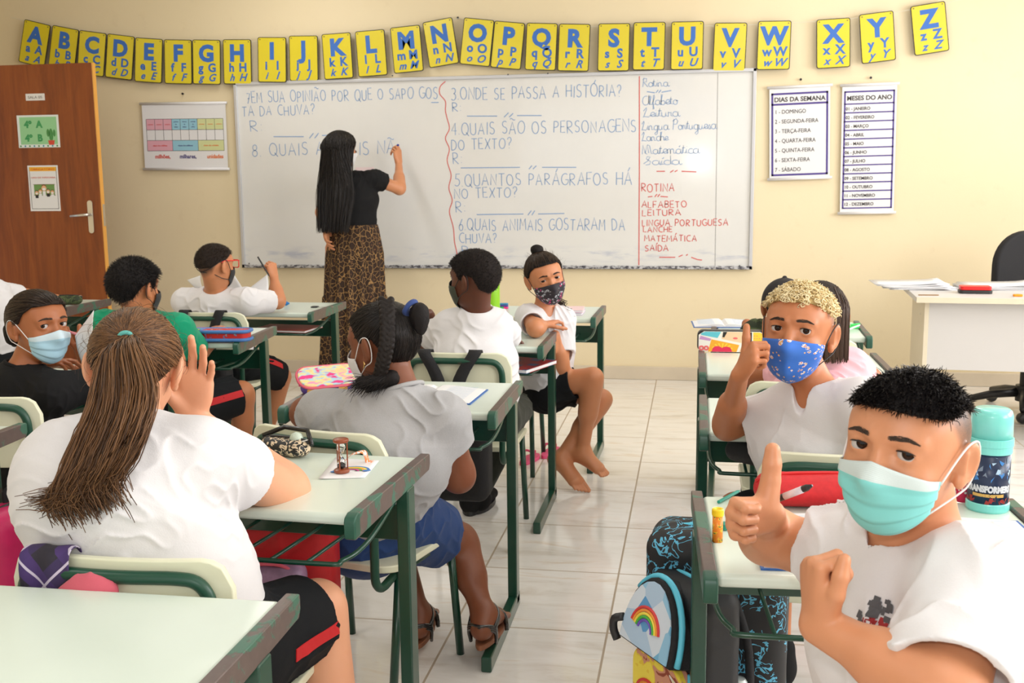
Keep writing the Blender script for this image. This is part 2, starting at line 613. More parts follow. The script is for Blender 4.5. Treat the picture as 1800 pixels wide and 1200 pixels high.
def hand_ops(wr, f, n, t, k=.82, curl=((.25, .3, .2),) * 4, spread=.06, thumb=None, thumb_len=1.0, tr=.0135, tw=None):
    """wr wrist, f finger direction, n the way the palm faces, t thumb side; curl in radians per joint"""
    f = nrm(f); n = nrm(np.array(n) - f * (np.array(n) @ f)); t0 = np.array(t, float)
    t = np.cross(f, n); t = t if t @ t0 > 0 else -t
    wr = np.array(wr, float); o = []
    kn = []
    for i, s in enumerate((.030, .0105, -.010, -.0285)):
        base = wr + k * (f * .018 + t * s * .55); L = (.094, .097, .090, .080)[i]
        kp = wr + k * (f * L + t * s - n * (.004 if i in (1, 2) else .001)); kn.append(kp)
        o.append(('u', f_cone(base, kp, .0150 * k, .0108 * k), .014 * k))
    o.append(('u', f_ell(wr + k * (f * .052 - t * .004), np.array((.036, .042, .0135)) * k, np.stack([t, f, n], 1)), .012 * k))
    for i in range(4):
        a = 0; p = kn[i]; ln = (.074, .082, .076, .060)[i]; r = (.0092, .0095, .0090, .0080)[i]
        sp = spread * (1.6, .5, -.6, -1.8)[i]
        for j, (fr, c) in enumerate(zip((.44, .31, .25), curl[i])):
            a += c
            d = nrm((f * math.cos(sp) + t * math.sin(sp)) * math.cos(a) + n * math.sin(a))
            q = p + d * ln * fr * k
            o.append(('u', f_cone(p, q, r * k * (1, .93, .86)[j], r * k * (.95, .88, .78)[j]), .003 * k)); p = q
    if thumb is None: thumb = ((.62, .35, .70), (.80, .35, .45), (.9, .3, .3))
    p = wr + k * (f * .020 + t * .020 + n * .006); r = tr
    for j, (L, dd) in enumerate(zip((.046, .036 * thumb_len, .030 * thumb_len), thumb)):
        d = nrm(f * dd[0] + n * dd[1] + t * dd[2]) if tw is None else nrm(tw[j]); q = p + d * L * k
        o.append(('u', f_cone(p, q, r * k * (1.1, .84, .80)[j], r * k * (.84, .80, .66)[j]), (.012, .004, .004)[j] * k)); p = q
    return o


def bnd(*pts, pad=.12):
    P = np.array([p for p in pts]); return P.min(0) - pad, P.max(0) + pad
# ------------------------------------------------------------------ setting
WY = 7.2                      # back wall
WX0, WX1, YB, HC = -5.10, 3.3, -2.6, 3.0


def wall_mat():
    t = NT('cream wall paint'); co = t.coord()
    f = t.noise(co, 1.3, 5, .6); g = t.noise(co, 9, 6, .65)
    c = t.mix(f, (.80, .675, .44), (.85, .735, .505)); c = t.mix(t.ramp(g, [(.60, (0, 0, 0)), (.78, (.35, .35, .35))]), c, (.70, .57, .36))
    t.base(c); t.set(Roughness=.55); t.bump(t.noise(co, 90, 3), .12, .003); return t.m


def floor_mat():
    t = NT('glossy beige floor tiles'); co = t.coord()
    x, y, z = t.sep(co)
    tx, ty = .4725, .495
    fx = t.math('FRACT', t.math('ADD', t.math('DIVIDE', t.math('ADD', x, .247), tx), 40))
    fy = t.math('FRACT', t.math('ADD', t.math('DIVIDE', t.math('ADD', y, -3.077), ty), 40))
    gx = t.math('MINIMUM', fx, t.math('SUBTRACT', 1, fx)); gy = t.math('MINIMUM', fy, t.math('SUBTRACT', 1, fy))
    g = t.math('MINIMUM', t.math('MULTIPLY', gx, tx), t.math('MULTIPLY', gy, ty))
    gr = t.math('LESS_THAN', g, .0034)
    # marbling drifts a little from tile to tile
    ix = t.math('FLOOR', t.math('ADD', t.math('DIVIDE', t.math('ADD', x, .247), tx), 40))
    iy = t.math('FLOOR', t.math('ADD', t.math('DIVIDE', t.math('ADD', y, -3.077), ty), 40))
    cmb = t.n('ShaderNodeCombineXYZ'); t.l(t.math('ADD', t.math('MULTIPLY', x, 2.2), t.math('MULTIPLY', iy, 3.7)), cmb.inputs[0])
    t.l(t.math('ADD', t.math('MULTIPLY', y, 9.0), t.math('MULTIPLY', ix, 5.3)), cmb.inputs[1])
    n1 = t.noise(cmb.outputs[0], 1.4, 6, .62, .6); n2 = t.noise(co, 3, 3)
    c = t.ramp(n1, [(.30, (.66, .60, .53)), (.44, (.81, .78, .735)), (.58, (.86, .835, .80)), (.72, (.72, .60, .47))])
    c = t.mix(t.math('MULTIPLY', n2, .35), c, (.83, .79, .73))
    dirt = t.n('ShaderNodeTexVoronoi'); dirt.inputs['Scale'].default_value = 3.5; t.l(co, dirt.inputs['Vector'])
    c = t.mix(t.math('LESS_THAN', dirt.outputs['Distance'], .012), c, (.14, .10, .08))
    c = t.mix(gr, c, (.44, .36, .27))
    t.base(c)
    rgh = t.math('ADD', t.math('MULTIPLY', gr, .5), t.math('ADD', .055, t.math('MULTIPLY', n2, .09)))
    t.l(rgh, t.b.inputs['Roughness'])
    t.bump(t.math('MULTIPLY', gr, -1), .25, .002)
    return t.m


def struct(mb, name, m, parent=None, **kw):
    o = mb.build(name, m, parent, **kw)
    if parent is None: o['kind'] = 'structure'
    return o


M_WALL = wall_mat(); M_FLOOR = floor_mat()
M_CEIL = mat('ceiling white', (.82, .80, .76), .8)
M_BASE = mat('stone skirting', (.66, .57, .44), .35, var=.12, vs=6)
struct(MB().box(((WX0 + WX1) / 2, (WY + YB) / 2, -.05), (WX1 - WX0 + .4, WY - YB + .4, .1)), 'floor', M_FLOOR)
struct(MB().box(((WX0 + WX1) / 2, WY + .06, HC / 2), (WX1 - WX0 + .3, .12, HC)), 'wall_back', M_WALL)
mb = MB()                      # left wall with the doorway by the back corner
mb.box((WX0 - .06, (YB + 5.52) / 2, HC / 2), (.12, 5.52 - YB, HC)); mb.box((WX0 - .06, (6.40 + WY) / 2, HC / 2), (.12, WY - 6.40, HC))
mb.box((WX0 - .06, 5.96, (2.13 + HC) / 2), (.12, .88, HC - 2.13)); mb.box((WX0 + .20, 6.48, HC / 2), (.40, .12, HC)); struct(mb, 'wall_left', M_WALL)
wins = (0.6, 2.9, 5.2)
mb = MB(); mb.box((WX1 + .06, (YB + WY) / 2, .5), (.12, WY - YB, 1.0)); mb.box((WX1 + .06, (YB + WY) / 2, 2.85), (.12, WY - YB, .3))
e = [YB] + [v for y in wins for v in (y - .9, y + .9)] + [WY]
for a, b in zip(e[::2], e[1::2]): mb.box((WX1 + .06, (a + b) / 2, 1.85), (.12, b - a, 1.7))
struct(mb, 'wall_right', M_WALL)
mb = MB(); mb.box(((WX0 + WX1) / 2, YB - .06, .6), (WX1 - WX0, .12, 1.2)); mb.box(((WX0 + WX1) / 2, YB - .06, 2.8), (WX1 - WX0, .12, .4))
mb.box(((WX0 - 2.8) / 2, YB - .06, 1.9), (-2.8 - WX0, .12, 1.4)); mb.box(((WX1 + 1.6) / 2, YB - .06, 1.9), (WX1 - 1.6, .12, 1.4))
struct(mb, 'wall_front', M_WALL)
struct(MB().box(((WX0 + WX1) / 2, (WY + YB) / 2, HC + .05), (WX1 - WX0 + .3, WY - YB + .3, .1)), 'ceiling', M_CEIL)
M_ALU = mat('aluminium', (.62, .63, .65), .35, .85)
for i, y in enumerate(wins):
    mb = MB()
    for yy in (-.9, -.3, .3, .9): mb.box((WX1 + .1, y + yy * .985, 1.85), (.03, .03, 1.7))
    for zz in (1.015, 2.685): mb.box((WX1 + .1, y, zz), (.03, 1.8, .03))
    struct(mb, 'window_%d' % (i + 1), M_ALU)
mb = MB()
for xx in np.linspace(-2.785, 1.585, 5): mb.box((xx, YB - .1, 1.9), (.03, .03, 1.4))
for zz in (1.215, 2.585): mb.box((-.6, YB - .1, zz), (4.4, .03, .03))
struct(mb, 'window_4', M_ALU)
struct(MB().box(((WX0 + WX1) / 2, WY - .011, .045), (WX1 - WX0, .022, .09)), 'baseboard_back', M_BASE, bevel=.004)
# doorway lining and the leaf that stands open into the room, square to the left wall
M_LIN = mat('door lining wood', (.30, .15, .06), .45, var=.15, vs=8)
mb = MB()
for yy in (5.535, 6.385): mb.box((WX0 - .05, yy, 1.065), (.16, .03, 2.13))
mb.box((WX0 - .05, 5.96, 2.115), (.16, .88, .03)); struct(mb, 'trim_1', M_LIN)


def door_mat():
    t = NT('varnished door veneer'); co = t.coord(scale=(5, 5, .55))
    n = t.noise(co, 3.2, 8, .62, .9); n2 = t.noise(t.coord(scale=(40, 40, 1.2)), 3, 3)
    c = t.ramp(n, [(.3, srgb(112, 50, 10)), (.5, srgb(138, 68, 18)), (.72, srgb(158, 84, 28))])
    t.base(t.mix(t.math('MULTIPLY', n2, .4), c, srgb(116, 54, 18))); t.set(Roughness=.35, Coat_Weight=.1, Coat_Roughness=.2); return t.m


dy, dx0, dx1 = 6.40, -4.69, -3.776
D = MB().box(((dx0 + dx1) / 2, dy + .0175, 1.06), (dx1 - dx0, .035, 2.10)).build('door_1', door_mat(), bevel=.002); D['kind'] = 'structure'
MB().box((dx1 + .003, dy + .0175, 1.06), (.006, .034, 2.10)).build('edge_strip', mat('raw yellow edge wood', srgb(222, 160, 72), .5, var=.15, vs=7), D)
M_STEEL = mat('satin steel', (.68, .65, .60), .28, .9)
hp = aty(160, 381, dy)
mb = MB(); mb.prism(rrect(.036, .21, .017), -.004, 0, R=np.array([[1, 0, 0], [0, 0, 1], [0, 1, 0.]]), c=(hp[0], dy - .002, hp[2]))
hd = mb.build('door_handle', M_STEEL, D)
mb = MB().tube([(hp[0], dy, hp[2] + .015), (hp[0], dy - .045, hp[2] + .015), (hp[0] - .02, dy - .052, hp[2] + .014), (hp[0] - .115, dy - .05, hp[2] + .006)], [.009, .009, .0095, .007], 10)
mb.build('lever', M_STEEL, hd, smooth=True)
MB().box((dx1 + .007, dy + .0175, hp[2] + .01), (.003, .022, .14)).build('latch_plate', M_STEEL, D)

# ------------------------------------------------------------------ lettering
TXT = {}


def text_mesh(body, size, offset=0.0, shear=0.0, align='CENTER', ext=.0004, space=1.0, word=1.0, xs=1.0):
    cu = bpy.data.curves.new('t', 'FONT'); cu.body = body; cu.size = size; cu.offset = offset; cu.shear = shear
    cu.align_x = align; cu.extrude = ext; cu.space_character = space; cu.space_word = word; cu.resolution_u = 3
    o = bpy.data.objects.new('t', cu); COL.objects.link(o)
    dg = bpy.context.evaluated_depsgraph_get()
    me = bpy.data.meshes.new_from_object(o.evaluated_get(dg))
    vs = np.zeros(len(me.vertices) * 3); me.vertices.foreach_get('co', vs); vs = vs.reshape(-1, 3)
    fs = [tuple(p.vertices) for p in me.polygons]
    bpy.data.objects.remove(o); bpy.data.curves.remove(cu); bpy.data.meshes.remove(me)
    vs[:, 0] *= xs
    return vs, fs


class Sheet:
    """a flat face: origin (lower left corner), u to the right, v up, n towards the viewer; lettering and colour fields lie on it"""
    def __init__(s, o, u, v):
        s.o = np.array(o, float); s.u = np.array(u, float); s.v = np.array(v, float)
        s.n = nrm(np.cross(s.u, s.v)); s.ul = np.linalg.norm(s.u); s.vl = np.linalg.norm(s.v)
        s.eu = s.u / s.ul; s.ev = s.v / s.vl

    def p(s, x, y, h=0): return s.o + s.eu * x + s.ev * y + s.n * h      # metres

    def quad(s, mb, x0, y0, x1, y1, h=.0006, mi=0):
        mb.add([s.p(x0, y0, h), s.p(x1, y0, h), s.p(x1, y1, h), s.p(x0, y1, h)], [(0, 1, 2, 3)], mi)

    def poly(s, mb, pts, h=.0006, mi=0):
        mb.add([s.p(x, y, h) for x, y in pts], [tuple(range(len(pts)))], mi)

    def disc(s, mb, x, y, r, h=.0006, mi=0, ry=None, n=20, a0=0, a1=360):
        ry = ry or r
        s.poly(mb, [(x + r * math.cos(a), y + ry * math.sin(a)) for a in np.radians(np.linspace(a0, a1, n, endpoint=(a1 - a0) < 360))], h, mi)

    def text(s, mb, body, x, y, size, mi=0, h=.0008, width=None, **kw):
        vs, fs = text_mesh(body, size, **kw)
        if not len(vs): return
        if width:
            w = vs[:, 0].max() - vs[:, 0].min()
            vs[:, 0] *= width / w
        P = s.o + np.outer(vs[:, 0] + x, s.eu) + np.outer(vs[:, 1] + y, s.ev) + np.outer(vs[:, 2] + h, s.n)
        mb.add(P, fs, mi)

    def line(s, mb, pts, w, mi=0, h=.0006, n=4):
        """ink stroke"""
        pts = [np.array(p, float) for p in pts]
        L = []; Rr = []
        for i, p in enumerate(pts):
            t = nrm(pts[min(i + 1, len(pts) - 1)] - pts[max(i - 1, 0)]); q = np.array([-t[1], t[0]])
            L.append(p + q * w / 2); Rr.append(p - q * w / 2)
        vs = [s.p(*a, h) for a in L] + [s.p(*a, h) for a in Rr]; m = len(pts)
        mb.add(vs, [(m + i, m + i + 1, i + 1, i) for i in range(m - 1)], mi)


def arc(cx, cy, rx_, ry_, a0, a1, n=9):
    return [(cx + rx_ * math.cos(math.radians(a)), cy + ry_ * math.sin(math.radians(a))) for a in np.linspace(a0, a1, n)]


def seg(*a): return [tuple(a[i:i + 2]) for i in range(0, len(a), 2)]


# hand-drawn single-stroke letters, unit height
GL = {
    'A': (.72, [seg(0, 0, .36, 1, .72, 0), seg(.13, .36, .6, .36)]), 'B': (.55, [seg(0, 0, 0, 1), [(0, 1)] + arc(.2, .76, .3, .24, 90, -90) + [(0, .52)], [(0, .52)] + arc(.22, .26, .33, .26, 90, -90) + [(0, 0)]]),
    'C': (.62, [arc(.42, .5, .42, .5, 60, 300, 14)]), 'D': (.62, [seg(0, 0, 0, 1), [(0, 1)] + arc(.1, .5, .52, .5, 90, -90, 12) + [(0, 0)]]),
    'E': (.5, [seg(.5, 1, 0, 1, 0, 0, .52, 0), seg(0, .5, .42, .5)]), 'F': (.5, [seg(.5, 1, 0, 1, 0, 0), seg(0, .5, .4, .5)]),
    'G': (.66, [arc(.42, .5, .42, .5, 55, 330, 15) + seg(.78, .45, .45, .45)]), 'H': (.62, [seg(0, 0, 0, 1), seg(.62, 0, .62, 1), seg(0, .5, .62, .5)]),
    'I': (.1, [seg(.05, 0, .05, 1)]), 'J': (.4, [seg(.4, 1, .4, .2) + arc(.2, .2, .2, .2, 0, -180)]), 'L': (.48, [seg(0, 1, 0, 0, .48, 0)]),
    'M': (.78, [seg(0, 0, .08, 1, .39, .35, .70, 1, .78, 0)]), 'N': (.64, [seg(0, 0, 0, 1, .64, 0, .64, 1)]),
    'O': (.76, [arc(.38, .5, .38, .5, 90, 450, 18)]), 'P': (.52, [seg(0, 0, 0, 1), [(0, 1)] + arc(.2, .73, .32, .27, 90, -90) + [(0, .46)]]),
    'Q': (.78, [arc(.38, .5, .38, .5, 90, 450, 18), seg(.5, .22, .82, -.1)]), 'R': (.58, [seg(0, 0, 0, 1), [(0, 1)] + arc(.2, .75, .32, .25, 90, -90) + seg(0, .5, .58, 0)]),
    'S': (.54, [arc(.28, .76, .25, .24, 40, 250, 9) + arc(.26, .25, .27, .25, 80, -150, 10)]), 'T': (.64, [seg(0, 1, .64, 1), seg(.32, 1, .32, 0)]),
    'U': (.62, [seg(0, 1, 0, .3) + arc(.31, .3, .31, .3, 180, 360) + seg(.62, 1)]), 'V': (.66, [seg(0, 1, .33, 0, .66, 1)]), 'X': (.6, [seg(0, 0, .6, 1), seg(0, 1, .6, 0)]),
    '3': (.5, [arc(.2, .77, .26, .23, 140, -80, 9) + arc(.2, .28, .3, .28, 80, -140, 10)]), '4': (.56, [seg(.42, 0, .42, 1, 0, .35, .56, .35)]),
    '5': (.5, [seg(.48, 1, .08, 1, .05, .58) + arc(.2, .3, .3, .3, 100, -140, 10)]), '6': (.5, [seg(.4, 1, .1, .5) + arc(.26, .27, .24, .27, 150, 510, 14)]),
    '7': (.5, [seg(0, 1, .5, 1, .18, 0), seg(.12, .5, .44, .5)]), '8': (.5, [arc(.26, .76, .22, .24, -90, 270, 12) + arc(.26, .26, .26, .26, 90, -270, 14)]),
    '.': (.1, [seg(.03, 0, .07, .04)]), ':': (.1, [seg(.05, .1, .07, .14), seg(.05, .6, .07, .64)]), '?': (.45, [arc(.22, .76, .22, .24, 170, -60, 9) + seg(.2, .45, .2, .25), seg(.2, 0, .22, .05)]),
    '-': (.4, [seg(0, .45, .4, .45)]), ' ': (.38, []), '"': (.3, [seg(0, .1, .12, .5), seg(.18, .1, .30, .5)]),
}
ACC = {'Á': ('A', 'acute'), 'Ã': ('A', 'tilde'), 'Ó': ('O', 'acute'), 'Í': ('I', 'acute'), 'á': ('a', 'acute'), 'í': ('i', 'acute')}
# joined lower-case hand (x-height 1)
GC = {
    'a': (1.0, [arc(.42, .5, .42, .5, 50, 330, 12) + seg(.84, 1, .84, .2, 1.0, 0, 1.2, .2)]), 'b': (.9, [seg(0, .1, .25, 2.1, .05, 2.1, .1, 0) + arc(.42, .42, .36, .42, -120, 150, 12)]),
    'c': (.8, [arc(.45, .5, .42, .5, 50, 310, 11) + seg(.95, .2)]), 'd': (1.0, [arc(.42, .5, .42, .5, 50, 330, 12) + seg(.84, 2.0, .84, .2, 1.05, .1)]),
    'e': (.8, [seg(-.1, .2, .7, .6) + arc(.42, .55, .33, .45, 10, 320, 12) + seg(.95, .25)]), 'f': (.6, [seg(0, .1, .5, 1.6, .4, 2.1, .25, 1.9, .2, -.9, .4, -.8, .25, .1, .7, .2)]),
    'g': (1.0, [arc(.42, .5, .42, .5, 50, 330, 12) + seg(.84, 1, .8, -.8, .45, -1.1, .2, -.8, 1.1, .2)]), 'h': (.95, [seg(0, .1, .3, 2.0, .1, 2.0, .1, 0) + arc(.45, .6, .32, .38, 170, 0, 7) + seg(.78, .1, 1.0, .15)]),
    'i': (.45, [seg(-.05, .1, .2, 1, .2, .1, .5, .15), seg(.2, 1.4, .24, 1.45)]), 'l': (.5, [seg(0, .1, .4, 1.8, .25, 2.1, .12, 1.8, .15, .1, .55, .15)]),
    'm': (1.4, [seg(0, 0, 0, .9) + arc(.25, .65, .23, .33, 160, 0, 6) + seg(.48, 0, .48, .6) + arc(.75, .65, .25, .33, 170, 0, 6) + seg(1.0, .1, 1.4, .15)]),
    'n': (1.0, [seg(0, 0, 0, .9) + arc(.3, .65, .28, .33, 160, 0, 6) + seg(.58, .1, 1.0, .15)]), 'o': (.9, [arc(.42, .5, .40, .5, 80, 440, 14) + seg(.6, .85, 1.0, .8)]),
    'q': (1.0, [arc(.42, .5, .42, .5, 50, 330, 12) + seg(.84, 1, .84, -1)]), 'r': (.7, [seg(0, 0, .05, 1, .2, .8, .45, .95, .45, .2, .7, .1)]), 's': (.7, [seg(-.1, .1, .35, 1.05, .55, .4, .35, 0, .1, .1), seg(.4, .05, .75, .15)]),
    't': (.6, [seg(0, .1, .25, 1.7, .2, .2, .65, .15), seg(0, 1.2, .5, 1.2)]), 'u': (1.0, [seg(0, 1, .02, .3) + arc(.32, .3, .3, .3, 180, 330, 6) + seg(.68, 1, .7, .15, 1.0, .15)]),
    'R': (1.2, [seg(.1, 0, .25, 2.0, .05, 1.6), seg(.2, 2, .8, 1.9, .8, 1.2, .25, 1.1, 1.1, 0)]), 'A': (1.3, [arc(.6, .9, .6, .9, 70, 330, 14) + seg(1.1, 1.9, 1.1, .3, 1.35, .1)]),
    'L': (1.2, [seg(.15, 1.3, .6, 2.0, .65, 1.7, .25, .2, .1, 0, .4, .1, 1.1, 0)]), 'P': (1.2, [seg(.1, 0, .3, 2.1), seg(.05, 1.7, .7, 2.2, 1.1, 1.7, .8, 1.1, .3, 1.1)]),
    'M': (1.8, [seg(0, 0, .2, 1.9, .5, .2, .8, 0), seg(.5, .2, .9, 1.9, 1.1, .2), seg(.9, 1.9, 1.3, 1.7, 1.5, .1, 1.8, .1)]), 'S': (1.1, [seg(0, .3, .5, .9, .8, 1.9, .4, 2.0, .3, 1.5, .9, .8, .8, .1, .3, 0)]),
    ':': (.5, [seg(.2, .1, .24, .14), seg(.2, .9, .24, .94)]), ' ': (.8, []),
}


def write(s, mb, body, x, y, hgt, w, mi=0, width=None, cursive=False, seed=0, slope=0.0):
    rs = np.random.RandomState(seed + len(body)); G = GC if cursive else GL
    pen = 0; strokes = []
    for ch in body:
        acc = None
        if ch in ACC and ch not in G: ch, acc = ACC[ch]
        if ch not in G: ch = ch.upper() if ch.upper() in G else ' '
        wd, st = G[ch]; jy = rs.uniform(-.06, .06) * (0 if cursive else 1); jr = rs.uniform(-.05, .05); sc = rs.uniform(.92, 1.06)
        for q in st: strokes.append([(pen + (a * sc + b * jr) , b * sc + jy) for a, b in q])
        top = 1.35 if cursive else 1.1
        if acc == 'acute': strokes.append([(pen + wd * .5, top), (pen + wd * .5 + .2, top + .3)])
        if acc == 'tilde': strokes.append([(pen + a, top + .12 + .08 * math.sin((a - .1) * 10)) for a in np.linspace(.1, .7, 7)])
        pen += wd + (0.0 if cursive else .26)
    k = width / pen if width else hgt
    for q in strokes:
        s.line(mb, [(x + a * k, y + b * hgt + slope * a * k) for a, b in q], w, mi)


# ------------------------------------------------------------------ whiteboard
WBY = WY - .028
bl, br, tl, tr = aty(430, 467, WBY), aty(1320, 471, WBY), aty(413, 150, WBY), aty(1326, 120, WBY)
bx0, bx1 = (bl[0] + tl[0]) / 2, (br[0] + tr[0]) / 2; bz0, bz1 = (bl[2] + br[2]) / 2, (tl[2] + tr[2]) / 2


def board_mat():
    t = NT('whiteboard laminate'); co = t.coord(); x, y, z = t.sep(co)
    n = t.noise(co, 2.2, 6, .6); c = t.mix(n, (.72, .72, .70), (.79, .79, .77))
    # faint blue smears left by the eraser, mostly along the lower edge
    low = t.math('MULTIPLY', t.math('GREATER_THAN', z, .03), t.math('SUBTRACT', 1, t.math('SMOOTH_MIN', 1, t.math('MULTIPLY', t.math('ABSOLUTE', t.math('SUBTRACT', z, .085)), 16), .1)))
    sm = t.noise(t.coord(scale=(2.0, 1, 9)), 2.0, 5, .6)
    f = t.math('MULTIPLY', t.ramp(sm, [(.50, (0, 0, 0)), (.66, (.75, .75, .75))]), low)
    c = t.mix(f, c, (.42, .46, .58))
    sm2 = t.ramp(t.noise(t.coord(loc=(4, 0, 2)), 1.1, 5, .6), [(.55, (0, 0, 0)), (.75, (.25, .25, .25))])
    c = t.mix(sm2, c, (.60, .64, .70))
    t.base(c); t.set(Roughness=.11); t.b.inputs['Specular IOR Level'].default_value = .42
    return t.m


wb = empty('whiteboard', ((bx0 + bx1) / 2, WBY, bz0), 0, 'long whiteboard with blue and red handwritten questions on the back wall', 'whiteboard')
wo = np.array(wb.location)
MB().box(np.array(((bx0 + bx1) / 2, WBY + .010, (bz0 + bz1) / 2)) - wo, (bx1 - bx0, .02, bz1 - bz0)).build('panel', board_mat(), wb)


def frame_mat():
    t = NT('scuffed aluminium edging'); co = t.coord(); n = t.noise(t.coord(scale=(14, 1, 30)), 2, 5, .7)
    x, y, z = t.sep(co); low = t.math('LESS_THAN', z, .012)
    f = t.math('MULTIPLY', t.ramp(n, [(.45, (0, 0, 0)), (.55, (1, 1, 1))]), low)
    t.base(t.mix(f, (.60, .61, .64), (.07, .07, .09))); t.set(Roughness=.4, Metallic=.4); return t.m


mb = MB(); fw = .022
for zz in (bz0, bz1): mb.box(np.array(((bx0 + bx1) / 2, WBY, zz)) - wo, (bx1 - bx0 + fw, .03, fw))
for xx in (bx0, bx1): mb.box(np.array((xx, WBY, (bz0 + bz1) / 2)) - wo, (fw, .03, bz1 - bz0 + fw))
mb.build('frame', frame_mat(), wb, bevel=.003)
mb = MB()
for q in ((690, 133), (893, 131), (963, 129), (1300, 467), (438, 463)):
    c = aty(*q, WBY - .016); mb.lathe([(.005, 0), (.005, .003)], c - wo, 10, ax=rx(math.pi / 2))
mb.build('screw', mat('dark screw', (.12, .12, .13), .4, .8), wb)
SB = Sheet(aty(430, 467, WBY - .001), (1, 0, 0), (0, 0, 1))


def bp(px, py):
    q = aty(px, py, WBY - .001) - SB.o; return q[0], q[2]


def wr_px(mb, body, x0, x1, yb, hpx, w=.005, mi=0, **kw):
    a = bp(x0, yb); b = bp(x1, yb); t_ = bp(x0, yb - hpx)
    sl = 0.0
    write(SB, mb, body, a[0], a[1] + .004, (t_[1] - a[1]) * .86, w, mi, width=b[0] - a[0], slope=sl, **kw)


INK = mb = MB()
wr_px(mb, '7EM SUA OPINIÃO POR QUE O SAPO GOS', 434, 772, 182, 22)
wr_px(mb, 'TA DA CHUVA?', 426, 556, 205, 20)
wr_px(mb, 'R:', 441, 466, 232, 22); wr_px(mb, '8. QUAIS ANIMAIS NÃ', 444, 698, 275, 25)
wr_px(mb, '3.ONDE SE PASSA A HISTÓRIA?', 794, 1096, 177, 24); wr_px(mb, 'R:', 796, 814, 197, 18)
wr_px(mb, '4.QUAIS SÃO OS PERSONAGENS', 794, 1122, 238, 24); wr_px(mb, 'DO TEXTO?', 794, 902, 264, 21); wr_px(mb, 'R:', 797, 816, 289, 23)
wr_px(mb, '5.QUANTOS PARÁGRAFOS HÁ', 800, 1114, 328, 24); wr_px(mb, 'NO TEXTO?', 799, 912, 349, 20); wr_px(mb, 'R:', 802, 822, 374, 22)
wr_px(mb, '6.QUAIS ANIMAIS GOSTARAM DA', 807, 1102, 406, 23); wr_px(mb, 'CHUVA?', 808, 876, 428, 19); wr_px(mb, 'R:', 813, 836, 448, 17)
for (a, b) in (((481, 240), (534, 240)), ((566, 238), (600, 237)), ((758, 180), (771, 180)), ((821, 204), (874, 204)), ((909, 203), (952, 203)), ((810, 295), (914, 294)), ((953, 294), (1013, 294)), ((838, 377), (920, 376)), ((946, 376), (992, 375)),
               ((544, 243), (551, 234)), ((553, 243), (560, 234)), ((886, 206), (894, 198)), ((895, 206), (902, 199)), ((930, 297), (935, 291)), ((937, 297), (943, 291)), ((928, 378), (934, 370)), ((935, 378), (940, 370)),
               ((1137, 161), (1151, 163)), ((1163, 162), (1180, 159)), ((1153, 163), (1157, 158)), ((1158, 163), (1162, 158))):
    SB.line(mb, [bp(*a), bp(*b)], .006)
for body, x0, x1, y, c in (('Rotina:', 1129, 1180, 154, 10), ('Alfabeto', 1129, 1192, 186, 11), ('Leitura', 1129, 1194, 207, 11), ('Lingua Portuguesa', 1127, 1259, 230, 11), ('Lanche', 1127, 1175, 249, 10), ('Matemática', 1129, 1229, 272, 11), ('Saída', 1131, 1196, 291, 10)):
    wr_px(mb, body, x0, x1, y, c * .9, .004, cursive=True)
INKB = mat('blue marker ink', (.27, .41, .66), .5); INKR = mat('red marker ink', (.70, .14, .13), .5)
mb = MB()
for body, x0, x1, y, hp_ in (('ROTINA', 1128, 1188, 338, 16), ('ALFABETO', 1128, 1210, 366, 13), ('LEITURA', 1129, 1200, 380, 12), ('LINGUA PORTUGUESA', 1129, 1282, 398, 13), ('LANCHE', 1131, 1184, 409, 11), ('MATEMÁTICA', 1133, 1227, 425, 12), ('SAÍDA', 1134, 1177, 442, 12)):
    wr_px(mb, body, x0, x1, y, hp_, .0055)
for pts in ([(1124, 134), (1124, 300), (1123, 466)], [(1139, 346), (1147, 345)], [(1161, 345), (1174, 346)], [(1151, 346), (1155, 341)], [(1156, 346), (1160, 341)],
            [(1154, 301), (1169, 301)], [(1178, 303), (1184, 299)], [(1186, 302), (1191, 299)], [(1198, 301), (1224, 302)], [(1159, 452), (1187, 452)], [(1193, 451), (1200, 448)], [(1206, 449), (1209, 447)], [(1215, 452), (1226, 456), (1234, 457)]):
    SB.line(mb, [bp(*p) for p in pts], .0065)
wv = [(783, 143), (774, 152), (773, 165), (783, 178), (783, 194), (786, 208), (790, 226), (783, 243), (790, 262), (786, 282), (793, 308), (789, 330), (795, 352), (790, 372), (797, 400), (799, 425), (803, 445), (801, 466)]
SB.line(mb, [bp(p[0], p[1]) for p in bez([(a, b, 0) for a, b in wv], 90)], .006)
INK.build('blue_writing', INKB, wb).location = -wo
mb.build('red_writing', INKR, wb).location = -wo
mb = MB(); SB.line(mb, [bp(1262, 126), bp(1257, 467)], .003); mb.build('panel_joint', mat('grey joint', (.35, .35, .35), .6), wb).location = -wo
# note stuck to the board beside the teacher's head
nb_ = aty(625, 296, WBY - .004)
mb = MB(); mb.box((nb_[0] + .065, WBY - .003, nb_[2] - .02), (.13, .002, .055)); o = mb.build('note_card', mat('pale pink card', (.80, .66, .68), .7), None)
tag(o, 'small pale pink note stuck to the whiteboard beside the teacher', 'note')

